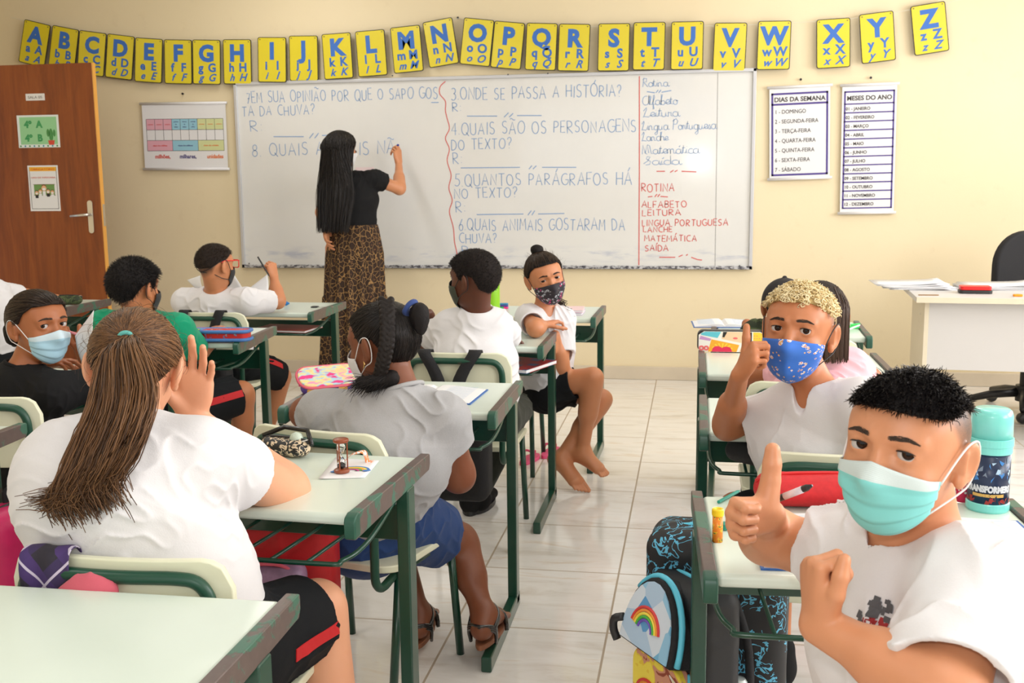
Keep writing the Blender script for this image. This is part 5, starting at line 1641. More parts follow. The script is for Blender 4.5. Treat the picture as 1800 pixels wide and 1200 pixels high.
def foot_ops(ank, toe, r=.030, k=1.0, toes=True, side=None):
    """bare foot: heel, arch and five toes; toe = tip of the big toe side"""
    ank = np.array(ank); toe = np.array(toe); f = nrm(toe - ank); up = nrm(V(0, 0, 1) - f * f[2]); s = np.cross(f, up) if side is None else nrm(side); L = np.linalg.norm(toe - ank)
    heel = ank - up * .028 - f * .026; ball = ank + f * (L * .72) - up * .012
    o = [('u', f_cone(ank, heel, .030 * k, .026 * k), .03), ('u', f_cone(heel, ball, .024 * k, .021 * k), .03), ('u', f_ecap(ank + f * .01, ball, (.028 * k, .03 * k), (.038 * k, .017 * k), s), .03)]
    for i, x in enumerate((.028, .012, -.002, -.015, -.027)):
        b = ball + s * x * k; o.append(('u', f_cone(b, b + f * (L * .25 + (.012, .012, .006, .0, -.008)[i]) - up * .006, (.012, .0085, .008, .0075, .0075)[i] * k, (.0105, .0075, .007, .0068, .0065)[i] * k), .004))
    return o


def ponytail_girl():
    h = Head(aty(238, 646, 1.900), (-.30, .86, -.30), (.02, .25, 1), 1.04); org = (-.955, 1.815, 0)
    J = dict(nk=aty(238, 757, 1.810), sl=aty(118, 812, 1.730), sr=aty(356, 806, 1.790), ch=aty(205, 870, 1.730), pv=V(-.955, 1.79, 0.475), er=aty(503, 862, 2.110), wr=aty(337, 734, 2.10), el=V(-1.28, 2.02, .77), wl=V(-1.10, 2.18, .75),
             hl=V(-1.05, 1.80, 0.475), hr=V(-.87, 1.80, 0.475), kl=V(-1.04, 2.14, 0.470), kr=aty(556, 1072, 2.050), al=V(-1.02, 1.98, .09), ar=V(-.70, 1.97, .09))
    p = Person('person, girl with a long brown ponytail leaning on her hand, seen from behind', org, SK_E, h, .003, dict(chest=(.166, .112), waist=(.170, .122), hip=(.185, .14), ua=(.054, .049), fa=(.047, .029), sh=.056, nk=.048, th=(.095, .066), ca=(.055, .035)), **J)
    p.hands.append(hand_ops(J['wr'] , nrm(V(.16, .02, 1)), nrm(V(.12, -1, .05)), (-1, 0, 0), 1.0, ((.12, .3, .2), (.05, .25, .15), (.1, .3, .2), (.2, .35, .2)), .10, thumb=((.6, .3, .6), (.8, .3, .5), (.9, .3, .2)), tr=.015))
    p.hands.append(hand_ops(J['wl'], V(.9, .3, 0), V(0, 0, -1), (0, 1, 0), .9, RELAX))
    p.body(False)
    p.shirt(M_WHT, .40, .014, fold=(9, .0027, 27, (1, 0, .2)), sleeve_grow=.012)
    q = p.shorts(M_SHO, .86, .016); bpy.context.view_layer.update()
    a, b = J['hr'], J['kr']; d = nrm(b - a); side = nrm(np.cross(d, V(0, 0, 1)))
    stripe('side_stripe', [a + (b - a) * t for t in np.linspace(.30, .855, 9)], side * .95 - V(0, 0, .05), p, q, .013)
    # hair drawn tight to the tie, then the loose tail over the back
    TAB = [(0, .070), (40, .066), (62, .045), (76, .0), (92, -.006), (102, .012), (120, -.02), (140, -.055), (180, -.072)]
    cap = p.sdf('hair', hair_cap(h, TAB, .0075, None), C_PON, .003)
    tie = h.w(.0, -.104, .036); tl = h.loc(tie[None])[0]
    P, D = scalp_points(h, 1700, TAB, 8, .0085); S_ = []; sk = h.skull()[:2]; o = h.w(0, -.01, .02)
    for q in P:
        pts = []
        for t in np.linspace(0, 1, 9):
            w = q * (1 - t) + tie * t; dd = nrm(w - o); tt = march(sk, o, dd[None], .2, .0088 + .004 * t)[0]; pts.append(o + dd * tt)
        S_.append(pts)
    S_ = np.array(S_)
    S_ += NR.normal(size=S_.shape) * .0008
    strand_mesh('drawn_back_strands', S_, .0011, .0009, H_PON, cap, p.org, 4, 1)
    key = [tie, tie * .5 + aty(222, 660, 1.735) * .5 + V(0, -.018, .012), aty(212, 700, 1.680), aty(194, 762, 1.630), aty(168, 820, 1.600), aty(142, 868, 1.585)]
    T_ = []; rs = np.random.RandomState(5)
    for i in range(1500):
        u = rs.normal(size=2) * .5; rr = np.linalg.norm(u)
        if rr > 1: u /= rr
        wd = np.array([.013, .030, .052, .060, .058, .052]); dp = np.array([.010, .018, .020, .020, .018, .014])
        flip = rs.uniform(-1, 1); ln = rs.uniform(.45, 1.10)
        pts = [k + V(1, .1, .35) * (u[0] * wd[j] * 1.15) + V(0, -1, .25) * u[1] * dp[j] for j, k in enumerate(key)]
        e = pts[-1] + (V(.03, 0, -.035) * (1 - flip) + V(-.09, .005, -.01) * max(0, flip)) * rs.uniform(.2, 1.25); pts[-1] = pts[-2] + (pts[-1] - pts[-2]) * ln; pts.append(pts[-1] * .4 + e * .6 + V(-.018 * abs(flip), 0, 0))
        pts = bez(pts, 20); pts = np.array(pts[:19]); w = np.cumsum(rs.normal(size=(len(pts), 3)) * .0016, 0); T_.append((pts + w))
    tail = strand_mesh('ponytail', T_, .0013, .0006, H_PON, cap, p.org, 4, 2)
    f = f_torus(tie + h.d(0, -.004, 0), nrm(key[1] - tie), .0125, .0045); pos, F = mesh_sdf([('u', f, 0)], tie - .04, tie + .04, .0016); quick_mesh('hair_tie', pos - p.org, F, mat('teal elastic', srgb(92, 176, 168), .6), cap)
    fly = []
    for q, d in zip(*scalp_points(h, 70, TAB, 33, .010)):
        a = nrm(np.cross(d, rs.normal(size=3))); fly.append([q + a * .05 * s + d * .012 * math.sin(s * 2.6) + V(0, -.01, -.01) * s * s for s in np.linspace(0, 1, 7)])
    strand_mesh('flyaway_hairs', fly, .00035, .0002, H_PON, cap, p.org, 3)
    ear = h.w(.080, -.010, -.030); MB().lathe([(.003, 0), (.003, .003)], ear - p.org, 10).build('earring', mat('gold', (.75, .5, .2), .25, 1), p.root)
    return p


def stripe(name, T, out, p, cloth_obj, w=.012):
    """narrow band sewn along the leg: laid on the cloth along the direction out"""
    T = np.array(T); out = nrm(out); L = []; R_ = []
    for i in range(len(T)):
        t = nrm(T[min(i + 1, len(T) - 1)] - T[max(i - 1, 0)]); q = nrm(np.cross(t, out)); a = []
        for s_ in (-w, w):
            c = T[i] + q * s_; hit = nearest(cloth_obj, c + out * .2, -out); a.append((hit if hit is not None else c) + out * .002)
        L.append(a[0]); R_.append(a[1])
    n = len(T); vs = np.array(L + R_) - p.org
    return MB().add(vs, [(i, i + 1, n + i + 1, n + i) for i in range(n - 1)]).build(name, M_RED, cloth_obj, solid=.002)


def sandal(p, heel, f, s, name='sandal'):
    f = nrm(f); z = nrm(V(0, 0, 1) - f * f[2]); s = np.cross(f, z); N = 26; out = []
    for t in np.linspace(0, 2 * math.pi, N, endpoint=False):
        w = .034 * (1 - .16 * math.cos(t + .0) * -1); out.append(f * (.105 + .122 * math.cos(t)) + s * (w * math.sin(t)))
    vs = [heel + v for v in out] + [heel + v * (1.0) + z * .016 for v in out]
    q = MB().add(np.array(vs) - p.org, [tuple(range(N - 1, -1, -1)), tuple(range(N, 2 * N))] + [(i, (i + 1) % N, N + (i + 1) % N, N + i) for i in range(N)]).build(name, mat('tan sandal sole', srgb(132, 82, 54), .6, var=.1, vs=30), p.root, bevel=.003)
    M_PAT = mat('black patent strap', (.015, .014, .014), .18, coat=.6)
    def band(pts, w=.0085):
        P = [np.array(x) for x in pts]; mb = MB()
        for o_ in (-.5, 0, .5): mb.tube([x - p.org + z * o_ * w * 1.4 for x in bez(P, 18)], w * .62, 6)
        return mb.build('strap', M_PAT, q, smooth=True)
    h0 = heel + z * .014
    def B(L, w=.0085): band([h0 + f * x + s * y + z * q_ for x, y, q_ in L], w)
    B([(.03, .037, 0), (.012, .037, .042), (-.014, 0, .052), (.012, -.037, .042), (.03, -.037, 0)]); B([(.012, .037, .042), (.058, .036, .072), (.078, 0, .090), (.058, -.036, .072), (.012, -.037, .042)]); B([(.13, .044, 0), (.135, .034, .032), (.138, 0, .046), (.135, -.034, .032), (.13, -.044, 0)], .010)
    return q


def grey_girl():
    h = Head(aty(672, 605, 2.690), (-.90, .42, -.12), (-.05, .05, 1), 1.03); org = (-.95, 2.69, 0)
    J = dict(nk=aty(706, 690, 2.650), sl=aty(575, 728, 2.670), sr=aty(782, 738, 2.630), ch=aty(688, 800, 2.610), pv=V(-.90, 2.66, 0.475), el=V(-1.05, 2.74, .735), wl=V(-.90, 2.90, .735), er=aty(806, 838, 2.690), wr=V(-.66, 2.80, .70),
             hl=V(-.98, 2.70, 0.455), hr=V(-.80, 2.70, 0.455), kl=V(-.92, 3.0, 0.440), kr=aty(806, 950, 2.95), al=V(-.78, 2.88, .105), ar=V(-.575, 2.83, .135))
    p = Person('person, girl with black braids, white mask and grey T-shirt, seen from behind', org, SK_C, h, .003, dict(chest=(.150, .100), waist=(.140, .105), hip=(.165, .125), ua=(.044, .041), fa=(.038, .024), sh=.050, nk=.042, th=(.082, .055), ca=(.048, .031)), **J)
    p.hands.append(hand_ops(J['wr'], V(-.6, .75, .1), V(0, .2, -1), (-1, 0, 0), .85, RELAX)); p.hands.append(hand_ops(J['wl'], V(.6, .75, 0), V(0, 0, -1), (1, 0, 0), .85, RELAX))
    for e in 'lr':
        a = J['a' + e]; fd = nrm(V(.06 if e == 'r' else -.10, .9, -.02 if e == 'r' else 0)); p.extra += foot_ops(a, a + fd * .155 - V(0, 0, .034))
    p.body(False)
    p.shirt(M_GRS, .42, .012, fold=(15, .0042, 30), sleeve_grow=.010, k=.04, hem=(J['pv'] + V(0, 0, -.005), (.25, .5, -1)))
    p.shorts(M_DEN, .66, .026, 'denim_skirt', (5, .003, 26))
    J2 = J['pv'] + V(0, 0, .045)
    mask(h, p.root, p.org, M_WMASK, 'white_mask', 64, (20, 12), (-60, -24), gap=.006, hull=26)
    TAB = [(0, .072), (35, .066), (58, .045), (74, .012), (92, .006), (102, .022), (120, -.01), (140, -.045), (180, -.060)]
    cap = p.sdf('hair', hair_cap(h, TAB, .008, f_fold(3, .0008, 240)), cap_mat('slicked black hair', (.012, .009, .008), .5, 220), .003)
    slick(h, cap, p.org, 1500, TAB, h.w(-.02, -.075, .085), H_BLK, 6, .0092)
    # parting, thick braid falling behind the ear and the tied bun on the crown
    lx = lambda x, y, z: h.w(x, y, z)
    key = [lx(-.036, -.060, .104), lx(-.056, -.078, .074), lx(-.066, -.082, .036), lx(-.072, -.078, .0), lx(-.075, -.066, -.035), lx(-.074, -.050, -.066), lx(-.070, -.030, -.090), lx(-.066, -.006, -.106)]
    C = np.array(bez(key, 42)); o = []
    for i, c in enumerate(C):          # two lines of plump lobes that lean into one another
        if i % 2: continue
        t = nrm(C[min(i + 1, len(C) - 1)] - C[max(i - 1, 0)]); outw = nrm(c - h.w(0, -.01, 0)); sd = np.cross(t, outw); k = 1 - .35 * (i / len(C)) ** 2
        for sg, sh in ((1, 0), (-1, .5)):
            b = c + t * .004 * sh + sd * sg * .0085 * k + outw * .009; dd = nrm(t * .75 - sd * sg * .65 + outw * .15)
            o.append(('u', f_cone(b - dd * .006, b + dd * .010, .0098 * k, .0075 * k), .003))
    o.append(('n', f_fold(4, .0005, 300), 0)); br = p.sdf('braid', o, cap_mat('braided black hair', (.013, .010, .009), .45, 260), .0018, cap)
    # loose ends swept under the jaw
    e0 = aty(688, 664, 2.60); e1 = aty(636, 672, 2.575); S_ = []; rs = np.random.RandomState(4)
    o = [('u', f_cone(C[-1], e0, .012, .017), .01), ('u', f_cone(e0, e1, .018, .016), .01), ('n', f_fold(8, .0025, 120), 0)]; pf = p.sdf('braid_tail', o, C_BLK, .0025, cap)
    for _ in range(520):
        t0 = rs.uniform(0, 1); s0 = e0 + (e1 - e0) * t0 + nrm(rs.normal(size=3)) * .015; d1 = nrm(nrm(e1 - e0) + rs.normal(size=3) * .35); L = rs.uniform(.018, .045)
        S_.append([s0 + d1 * L * t + V(0, 0, -.012) * t * t for t in np.linspace(0, 1, 6)])
    strand_mesh('loose_ends', S_, .0008, .0003, H_BLK, cap, p.org)
    bc = aty(737, 552, 2.640); o = [('u', f_ell(bc, (.026, .026, .030)), 0), ('u', f_ell(bc + V(.004, -.006, -.03), (.016, .016, .022)), .02), ('n', f_fold(7, .003, 150), 0)]; bun = p.sdf('tied_bun', o, C_BLK, .0025, cap)
    td = aty(722, 540, 2.650); pos, F = mesh_sdf([('u', f_torus(td, nrm(bc - td), .018, .0075), 0), ('n', f_fold(2, .0015, 200), 0)], td - .05, td + .05, .002); quick_mesh('scrunchie', pos - p.org, F, cloth('blue elastic cloth', srgb(54, 74, 130), weave=300), cap)
    ob = h.w(-.079, -.004, -.036); MB().tube([ob + V(0, 0, .004) - p.org, ob + V(.003, -.003, -.006) - p.org, ob + V(0, -.002, -.016) - p.org], .0018, 6).build('earring', mat('gold', (.75, .5, .2), .25, 1), p.root)
    for e in 'lr':
        a = J['a' + e]; fd = nrm(V(.06 if e == 'r' else -.10, .9, -.02 if e == 'r' else 0)); sandal(p, a - V(0, 0, .076) - fd * .045, fd, None)
    return p


def black_mask_boy():
    h = Head(aty(832, 490, 3.890), (-.90, .42, -.02), (0, 0, 1), .97); org = (-.845, 3.93, 0)
    J = dict(nk=aty(838, 548, 3.930), sl=aty(792, 574, 3.950), sr=aty(872, 574, 3.950), ch=aty(836, 630, 3.910), pv=V(-.82, 3.90, 0.475), el=aty(740, 600, 4.06), wl=V(-.80, 4.15, .735), er=V(-.73, 4.20, .735), wr=V(-.86, 4.05, .80),
             hl=V(-.91, 3.92, 0.455), hr=V(-.73, 3.92, 0.455), kl=V(-.92, 4.16, 0.450), kr=V(-.70, 4.16, 0.450), al=V(-.90, 4.18, .10), ar=aty(843, 860, 4.210))
    p = Person('person, boy with short black hair and dark mask, back turned, middle of the room', org, SK_F, h, .0034, dict(chest=(.140, .095), waist=(.145, .105)), **J)
    p.hands.append(hand_ops(aty(762, 548, 4.040), nrm(V(-.6, -.25, -.45)), nrm(V(.2, -.6, -.6)), (0, 0, 1), .8, ((.3, .6, .4),) * 4)); p.hands.append(hand_ops(J['wl'], V(1, .1, 0), V(0, 0, -1), (0, 1, 0), .8, RELAX))
    p.body(False); eyes(h, p.root, p.org, h.c + h.R @ V(0, 2, 0))
    p.shirt(M_WHT, .72, .014, fold=(21, .0045, 30)); p.shorts(cloth('camouflage trousers', srgb(40, 44, 34), var=.6, weave=30), 1.0, .018, 'trousers')
    mask(h, p.root, p.org, M_OMASK, 'dark_mask', 64, (20, 14), (-58, -24), gap=.008, hull=26, strap_mat=M_BSTR)
    TAB = [(0, .062), (30, .058), (50, .046), (66, .028), (76, .0), (92, -.004), (100, .020), (116, .012), (135, -.035), (180, -.058)]
    cap = p.sdf('hair', hair_cap(h, TAB, .013, f_fold(14, .0010, 170)), cap_mat('tight black curls', (.014, .010, .009), .8, 300), .003)
    fuzz(h, cap, p.org, 5200, TAB, H_BLK, (.004, .009), (0, 0, 0), 5, .0006, .0115, jit=.7, curl=.6)
    q = p.org; L = []
    for e in 'lr':
        a, b = J['k' + e], J['a' + e]; L += [('u', f_cone(a, b, .062, .048), .02)]
    p.sdf('trouser_legs', L + [('n', f_fold(6, .003, 40), 0)], cloth('camouflage trousers 2', srgb(34, 38, 30), var=.6, weave=30), .005)
    for e in 'lr': shoe('black_shoe', J['a' + e] + V(0, 0, 0), V(.1 if e == 'r' else -.1, 1, 0), M_BKT, p, 1.0)
    return p


def side_girl():
    h = from_eyes(968, 491, 4.44, (.42, -.88, -.10), (-.24, -.05, 1), .98); org = (-.74, 4.66, 0)
    J = dict(nk=aty(956, 541, 4.56), sr=aty(928, 558, 4.50), sl=aty(990, 562, 4.60), ch=aty(960, 620, 4.60), pv=V(-.64, 4.64, 0.455), er=aty(941, 577, 4.32), wr=aty(956, 571, 4.47), el=aty(986, 646, 4.56), wl=aty(976, 588, 4.50),
             hr=V(-.62, 4.60, 0.455), hl=V(-.62, 4.70, 0.445), kr=aty(1042, 664, 4.56), kl=aty(1058, 702, 4.68), ar=aty(1024, 795, 4.60), al=aty(984, 806, 4.60), hips=V(0, -1, 0))
    p = Person('person, barefoot girl in a black printed mask sitting sideways with crossed legs', org, SK_G, h, .0028, dict(chest=(.112, .078), waist=(.105, .08), hip=(.125, .10), ua=(.034, .030), fa=(.030, .020), sh=.040, nk=.036, th=(.064, .046), ca=(.043, .027)), **J)
    p.hands.append(hand_ops(J['wr'], nrm(V(.55, .75, .1)), nrm(V(.3, .3, -.8)), (0, -.4, 1), .72, ((.5, .9, .5),) * 4)); p.hands.append(hand_ops(J['wl'], nrm(V(-.05, -.1, -1)), nrm(V(-1, .2, 0)), (0, -1, 0), .78, RELAX))
    p.extra += foot_ops(J['ar'], aty(1066, 829, 4.56), side=V(.1, .9, .2)); p.extra += foot_ops(J['al'], V(*(aty(1026, 862, 4.50)[:2]), .030), side=V(.8, .6, 0))
    p.body(True, .0042); eyes(h, p.root, p.org, h.c + h.R @ V(.4, 2, -.3), lid=.0042)
    p.shirt(M_WHT, .62, .012, fold=(31, .0032, 36), low=True, vneck=V(.5, -.7, 0)); p.shorts(M_SHO, .55, .016, 'black_shorts')
    mask(h, p.root, p.org, M_BLACKP, 'printed_mask', 64, (18, 14), (-60, -24), gap=.006, hull=24, strap_mat=M_BSTR, seam=True)
    TAB = [(0, .070), (40, .064), (60, .046), (75, .018), (92, .008), (102, .022), (120, -.01), (140, -.040), (180, -.050)]
    cap = p.sdf('hair', hair_cap(h, TAB, .008, f_fold(3, .0008, 240)), C_BLK, .003)
    slick(h, cap, p.org, 1300, TAB, h.w(0, -.04, .105), H_DBR, 6, .0092); fuzz(h, cap, p.org, 120, TAB, H_DBR, (.015, .03), h.d(0, -.8, .6), 7, .0004, .009, jit=.5)
    b = h.w(0, -.045, .118); p.sdf('top_bun', [('u', f_ell(b, (.028, .030, .020)), 0), ('u', f_ell(h.w(0, -.04, .102), (.022, .022, .02)), .02), ('n', f_fold(5, .003, 120), 0)], C_BLK, .003, cap)
    S_ = []; rs = np.random.RandomState(9)
    a = aty(978, 525, 4.62)
    for _ in range(60):
        s0 = a + rs.normal(size=3) * .012; ph = rs.uniform(0, 6); rr = rs.uniform(.006, .012)
        S_.append([s0 + (aty(997, 556, 4.58) - a) * t + V(math.cos(ph + t * 14), math.sin(ph + t * 14) * .6, .3 * math.sin(ph + t * 14)) * rr for t in np.linspace(0, 1, 22)])
    strand_mesh('curled_lock', S_, .0014, .0008, H_DBR, cap, p.org)
    return p


front = None
blond_boy(); ponytail_girl(); grey_girl(); black_mask_boy(); side_girl()
def glasses_boy():
    h = Head(aty(379, 466, 4.840), (.40, .90, -.02), (0, .05, 1), .97); org = (-2.29, 4.96, 0)
    J = dict(nk=aty(380, 515, 4.880), sl=aty(326, 530, 4.900), sr=aty(436, 530, 4.880), ch=aty(376, 590, 4.880), pv=V(-2.27, 4.92, 0.465), er=aty(488, 530, 5.080), wr=aty(482, 490, 5.120), el=V(-2.48, 5.02, .74), wl=V(-2.30, 5.20, .76),
             hl=V(-2.36, 4.94, 0.455), hr=V(-2.18, 4.94, 0.455), kl=V(-2.34, 5.18, 0.450), kr=aty(494, 662, 5.100), al=V(-2.34, 5.12, .09), ar=aty(462, 790, 5.080))
    p = Person('person, boy in red glasses holding paper and a pencil, seen from behind', org, SK_G, h, .0034, dict(chest=(.138, .09), waist=(.135, .10), th=(.076, .052)), **J)
    p.hands.append(hand_ops(J['wr'], nrm(V(-.25, .2, 1)), nrm(V(-.9, .4, -.2)), (0, 1, .2), .80, ((1.0, 1.3, .7),) * 4, thumb=((.6, .6, .5), (.6, .8, 0), (.5, .85, -.2)))); p.hands.append(hand_ops(J['wl'], V(.8, .5, .2), V(0, 0, -1), (0, 1, 0), .8, RELAX))
    zf = zone([(0, .062), (50, .052), (68, .030), (80, .0), (95, -.006), (104, .015), (120, .0), (140, -.045), (180, -.064)])
    p.body(False, stub=lambda L: np.where(np.abs(L[:, 0]) > .077, 0, np.clip((L[:, 2] - zf(L)) / .03, 0, 1) * .95))
    p.shirt(M_WHT, .72, .014, fold=(41, .004, 30)); q = p.shorts(M_SHO, .95, .020); bpy.context.view_layer.update()
    a, b = J['hr'], J['kr']; d = nrm(b - a); sd = nrm(np.cross(d, V(0, 0, 1)))
    stripe('side_stripe', [a + (b - a) * t for t in np.linspace(.3, .94, 9)], sd * .6 + V(0, -.3, .7), p, q, .014)
    mask(h, p.root, p.org, M_KMASK, 'black_mask', 64, (20, 14), (-58, -24), gap=.006, hull=22, straps='tied', strap_mat=M_BSTR)
    TAB = [(0, .060), (50, .048), (68, .032), (85, .022), (110, .014), (140, -.010), (180, -.016)]
    cap = p.sdf('hair', hair_cap(h, TAB, .005, f_fold(16, .0008, 160), .012), C_DBR, .003); fuzz(h, cap, p.org, 4200, TAB, H_DBR, (.004, .010), h.d(0, .5, .2), 8, .00055, .0035, fade=.02, jit=.35)
    M_RG = mat('red spectacle frame', srgb(226, 52, 42), .3); g = empty_part('spectacles', p)
    mb = MB()
    for e in (-1, 1):
        mb.tube([h.w(e * .080, -.030, .016) - p.org, h.w(e * .081, -.012, .024) - p.org, h.w(e * .079, .05, .022) - p.org, h.w(e * .066, .094, .020) - p.org], .0028, 6)
        c = [h.w(e * x, .094 + .004 * (1 - abs(x - .036) / .03), z) - p.org for x, z in rrect(.050, .038, .010, 4, .037, .004)]; mb.tube(c, .0026, 6, closed=True)
    mb.tube([h.w(-.012, .099, .010) - p.org, h.w(.012, .099, .010) - p.org], .0026, 6); mb.build('spectacle_frame', M_RG, p.root, smooth=True)
    return p


def empty_part(name, p): return None


def green_boy():
    h = Head(aty(238, 505, 3.860), (.22, .97, -.06), (0, .08, 1), 1.02); org = (-2.14, 3.92, 0)
    J = dict(nk=aty(246, 556, 3.900), sl=aty(185, 575, 3.920), sr=aty(312, 580, 3.920), ch=aty(250, 640, 3.920), pv=V(-2.14, 3.94, 0.465), er=aty(348, 618, 4.080), wr=V(-1.98, 4.22, .74), el=V(-2.42, 4.05, .74), wl=V(-2.26, 4.25, .74),
             hl=V(-2.21, 3.90, 0.455), hr=V(-2.03, 3.90, 0.455), kl=V(-2.22, 4.24, 0.450), kr=aty(424, 692, 4.100), al=V(-2.22, 4.2, .09), ar=aty(432, 790, 4.120))
    p = Person('person, boy with thick black hair, black mask and green shirt, seen from behind', org, SK_B, h, .0036, dict(chest=(.140, .095), waist=(.138, .10), th=(.082, .056)), **J)
    p.hands.append(hand_ops(J['wr'], V(-.5, .8, 0), V(0, 0, -1), (-1, 0, 0), .8, RELAX)); p.hands.append(hand_ops(J['wl'], V(.5, .8, 0), V(0, 0, -1), (1, 0, 0), .8, RELAX))
    p.body(False); p.shirt(M_GRT, .85, .015, fold=(51, .004, 30)); q = p.shorts(M_SHO, .93, .022); bpy.context.view_layer.update()
    a, b = J['hr'], J['kr']; d = nrm(b - a); sd = nrm(np.cross(d, V(0, 0, 1)))
    stripe('side_stripe', [a + (b - a) * t for t in np.linspace(.3, .92, 9)], sd * .93 + V(0, -.1, .28), p, q, .014)
    mask(h, p.root, p.org, M_KMASK, 'black_mask', 66, (20, 14), (-58, -22), gap=.008, hull=22, strap_mat=M_BSTR)
    TAB = [(0, .060), (50, .048), (66, .030), (76, -.004), (92, -.008), (101, .018), (118, .0), (140, -.042), (180, -.060)]
    cap = p.sdf('hair', hair_cap(h, TAB, .014, f_fold(17, .0008, 120)), C_BLK, .003); fuzz(h, cap, p.org, 4800, TAB, H_BLK, (.010, .018), h.d(0, .2, -.5), 9, .0007, .012, jit=.25)
    return p


def black_tee_girl():
    h = from_eyes(97, 571, 3.080, (.90, -.40, .02), (0, 0, 1), 1.05); org = (-2.09, 3.01, 0)
    J = dict(nk=aty(42, 648, 3.100), sl=aty(-45, 690, 3.160), sr=aty(98, 690, 3.040), ch=aty(30, 770, 3.060), pv=V(-2.06, 3.0, 0.465), er=V(-1.82, 3.20, .74), wr=aty(148, 628, 3.22), el=V(-2.24, 3.1, .74), wl=aty(82, 640, 3.25),
             hl=V(-2.15, 3.0, 0.455), hr=V(-1.97, 3.0, 0.455), kl=V(-2.1, 3.24, 0.450), kr=V(-1.9, 3.24, 0.450), al=V(-2.1, 3.2, .09), ar=V(-1.9, 3.2, .09))
    p = Person('person, girl in a light blue surgical mask and black top holding a paper, left edge', org, SK_D, h, .003, dict(chest=(.145, .10), waist=(.14, .105)), **J)
    p.hands.append(hand_ops(J['wr'], nrm(V(.15, .1, 1)), nrm(V(-.5, .9, 0)), (-1, 0, .2), .82, ((.6, .9, .4),) * 4)); p.hands.append(hand_ops(J['wl'], nrm(V(.95, -.1, .12)), nrm(V(0, 0, -1)), (0, 1, .3), .82, RELAX))
    p.body(True); eyes(h, p.root, p.org, CAMPOS)
    p.shirt(M_BKT, .75, .014, fold=(61, .003, 30)); p.shorts(M_SHO)
    mask(h, p.root, p.org, M_SURG2, 'surgical_mask', 58, (20, 13), (-62, -30), pleats=3, hull=26)
    TAB = [(0, .068), (40, .062), (60, .044), (74, .014), (92, .006), (102, .022), (120, -.015), (140, -.050), (180, -.064)]
    cap = p.sdf('hair', hair_cap(h, TAB, .010, f_fold(3, .0008, 220)), C_DBR, .003); slick(h, cap, p.org, 1500, TAB, h.w(0, -.11, -.01), H_DBR, 6, .0112)
    b = h.w(0, -.135, -.03); p.sdf('tied_bun', [('u', f_ell(b, (.035, .038, .045)), 0), ('u', f_cone(b, h.w(0, -.10, .0), .022, .02), .02), ('n', f_fold(5, .004, 120), 0)], C_BLK, .003, cap)
    return p


def white_child():
    h = Head(aty(-75, 440, 4.95), (.1, 1, -.05), (0, 0, 1), .97); org = (-3.58, 4.85, 0)
    J = dict(nk=aty(-70, 482, 4.96), sl=aty(-130, 508, 4.98), sr=aty(-12, 512, 4.95), ch=V(-3.56, 4.92, .70), pv=V(-3.56, 4.86, 0.465), er=aty(38, 520, 5.16), wr=V(-3.40, 5.30, .74), el=V(-3.82, 5.1, .74), wl=V(-3.65, 5.28, .74), hl=V(-3.64, 4.88, 0.455), hr=V(-3.48, 4.88, 0.455), kl=V(-3.64, 5.2, 0.450), kr=V(-3.48, 5.2, 0.450), al=V(-3.64, 5.18, .09), ar=V(-3.48, 5.18, .09))
    p = Person('person, child whose white sleeve shows at the far left edge, before the door', org, SK_G, h, .005, None, **J); p.body(False); p.shirt(M_WHT, .9, .014); p.shorts(M_SHO)
    p.sdf('hair', hair_cap(h, SHORT, .010), C_BLK, .004); return p


def cap_child():
    h = Head(aty(1378, 540, 4.240), (.06, 1, -.05), (0, .05, 1), .98); org = (.36, 4.26, 0)
    J = dict(nk=aty(1380, 583, 4.280), sl=aty(1330, 592, 4.300), sr=aty(1432, 592, 4.300), ch=V(.34, 4.22, .64), pv=V(.36, 4.24, 0.465), el=aty(1318, 600, 4.540), wl=V(.22, 4.62, .74), er=V(.56, 4.50, .74), wr=V(.42, 4.62, .74), hl=V(.28, 4.26, 0.455), hr=V(.44, 4.26, 0.455), kl=V(.28, 4.6, 0.450), kr=V(.44, 4.6, 0.450), al=V(.28, 4.55, .09), ar=V(.44, 4.55, .09))
    p = Person('person, child in a black cap and camouflage shirt behind the blond boy', org, SK_D, h, .004, None, **J); p.body(False)
    t = NT('camouflage cloth'); n = t.noise(t.coord(), 16, 3, .5, .5); t.base(t.ramp(n, [(.36, srgb(40, 52, 32)), (.46, srgb(66, 82, 50)), (.54, srgb(92, 104, 68)), (.62, srgb(44, 54, 36))], 'CONSTANT')); t.set(Roughness=.85)
    p.shirt(t.m, .85, .016); p.shorts(M_SHO); p.sdf('hair', hair_cap(h, SHORT, .008), C_BLK, .004)
    K = [(0, .052), (60, .030), (90, .018), (140, -.004), (180, -.012)]
    o = hair_cap(h, K, .015); o.append(('s', h.ell((0, -.118, -.012), (.030, .03, .020)), .004)); o.append(('u', h.ell((0, -.01, .120), (.009, .009, .006)), .002))
    cap = p.sdf('cap', o, mat('black cap cotton', (.014, .012, .014), .8, bump=.2, bs=200), .003)
    MB().tube([h.w(-.05, -.098, -.022) - p.org, h.w(0, -.118, -.024) - p.org, h.w(.05, -.098, -.022) - p.org], .006, 6).build('cap_strap', M_BKT, cap)
    p.sdf('cap_peak', [('u', h.ell((0, .12, .048), (.075, .07, .006)), 0)], M_BKT, .004, cap); return p


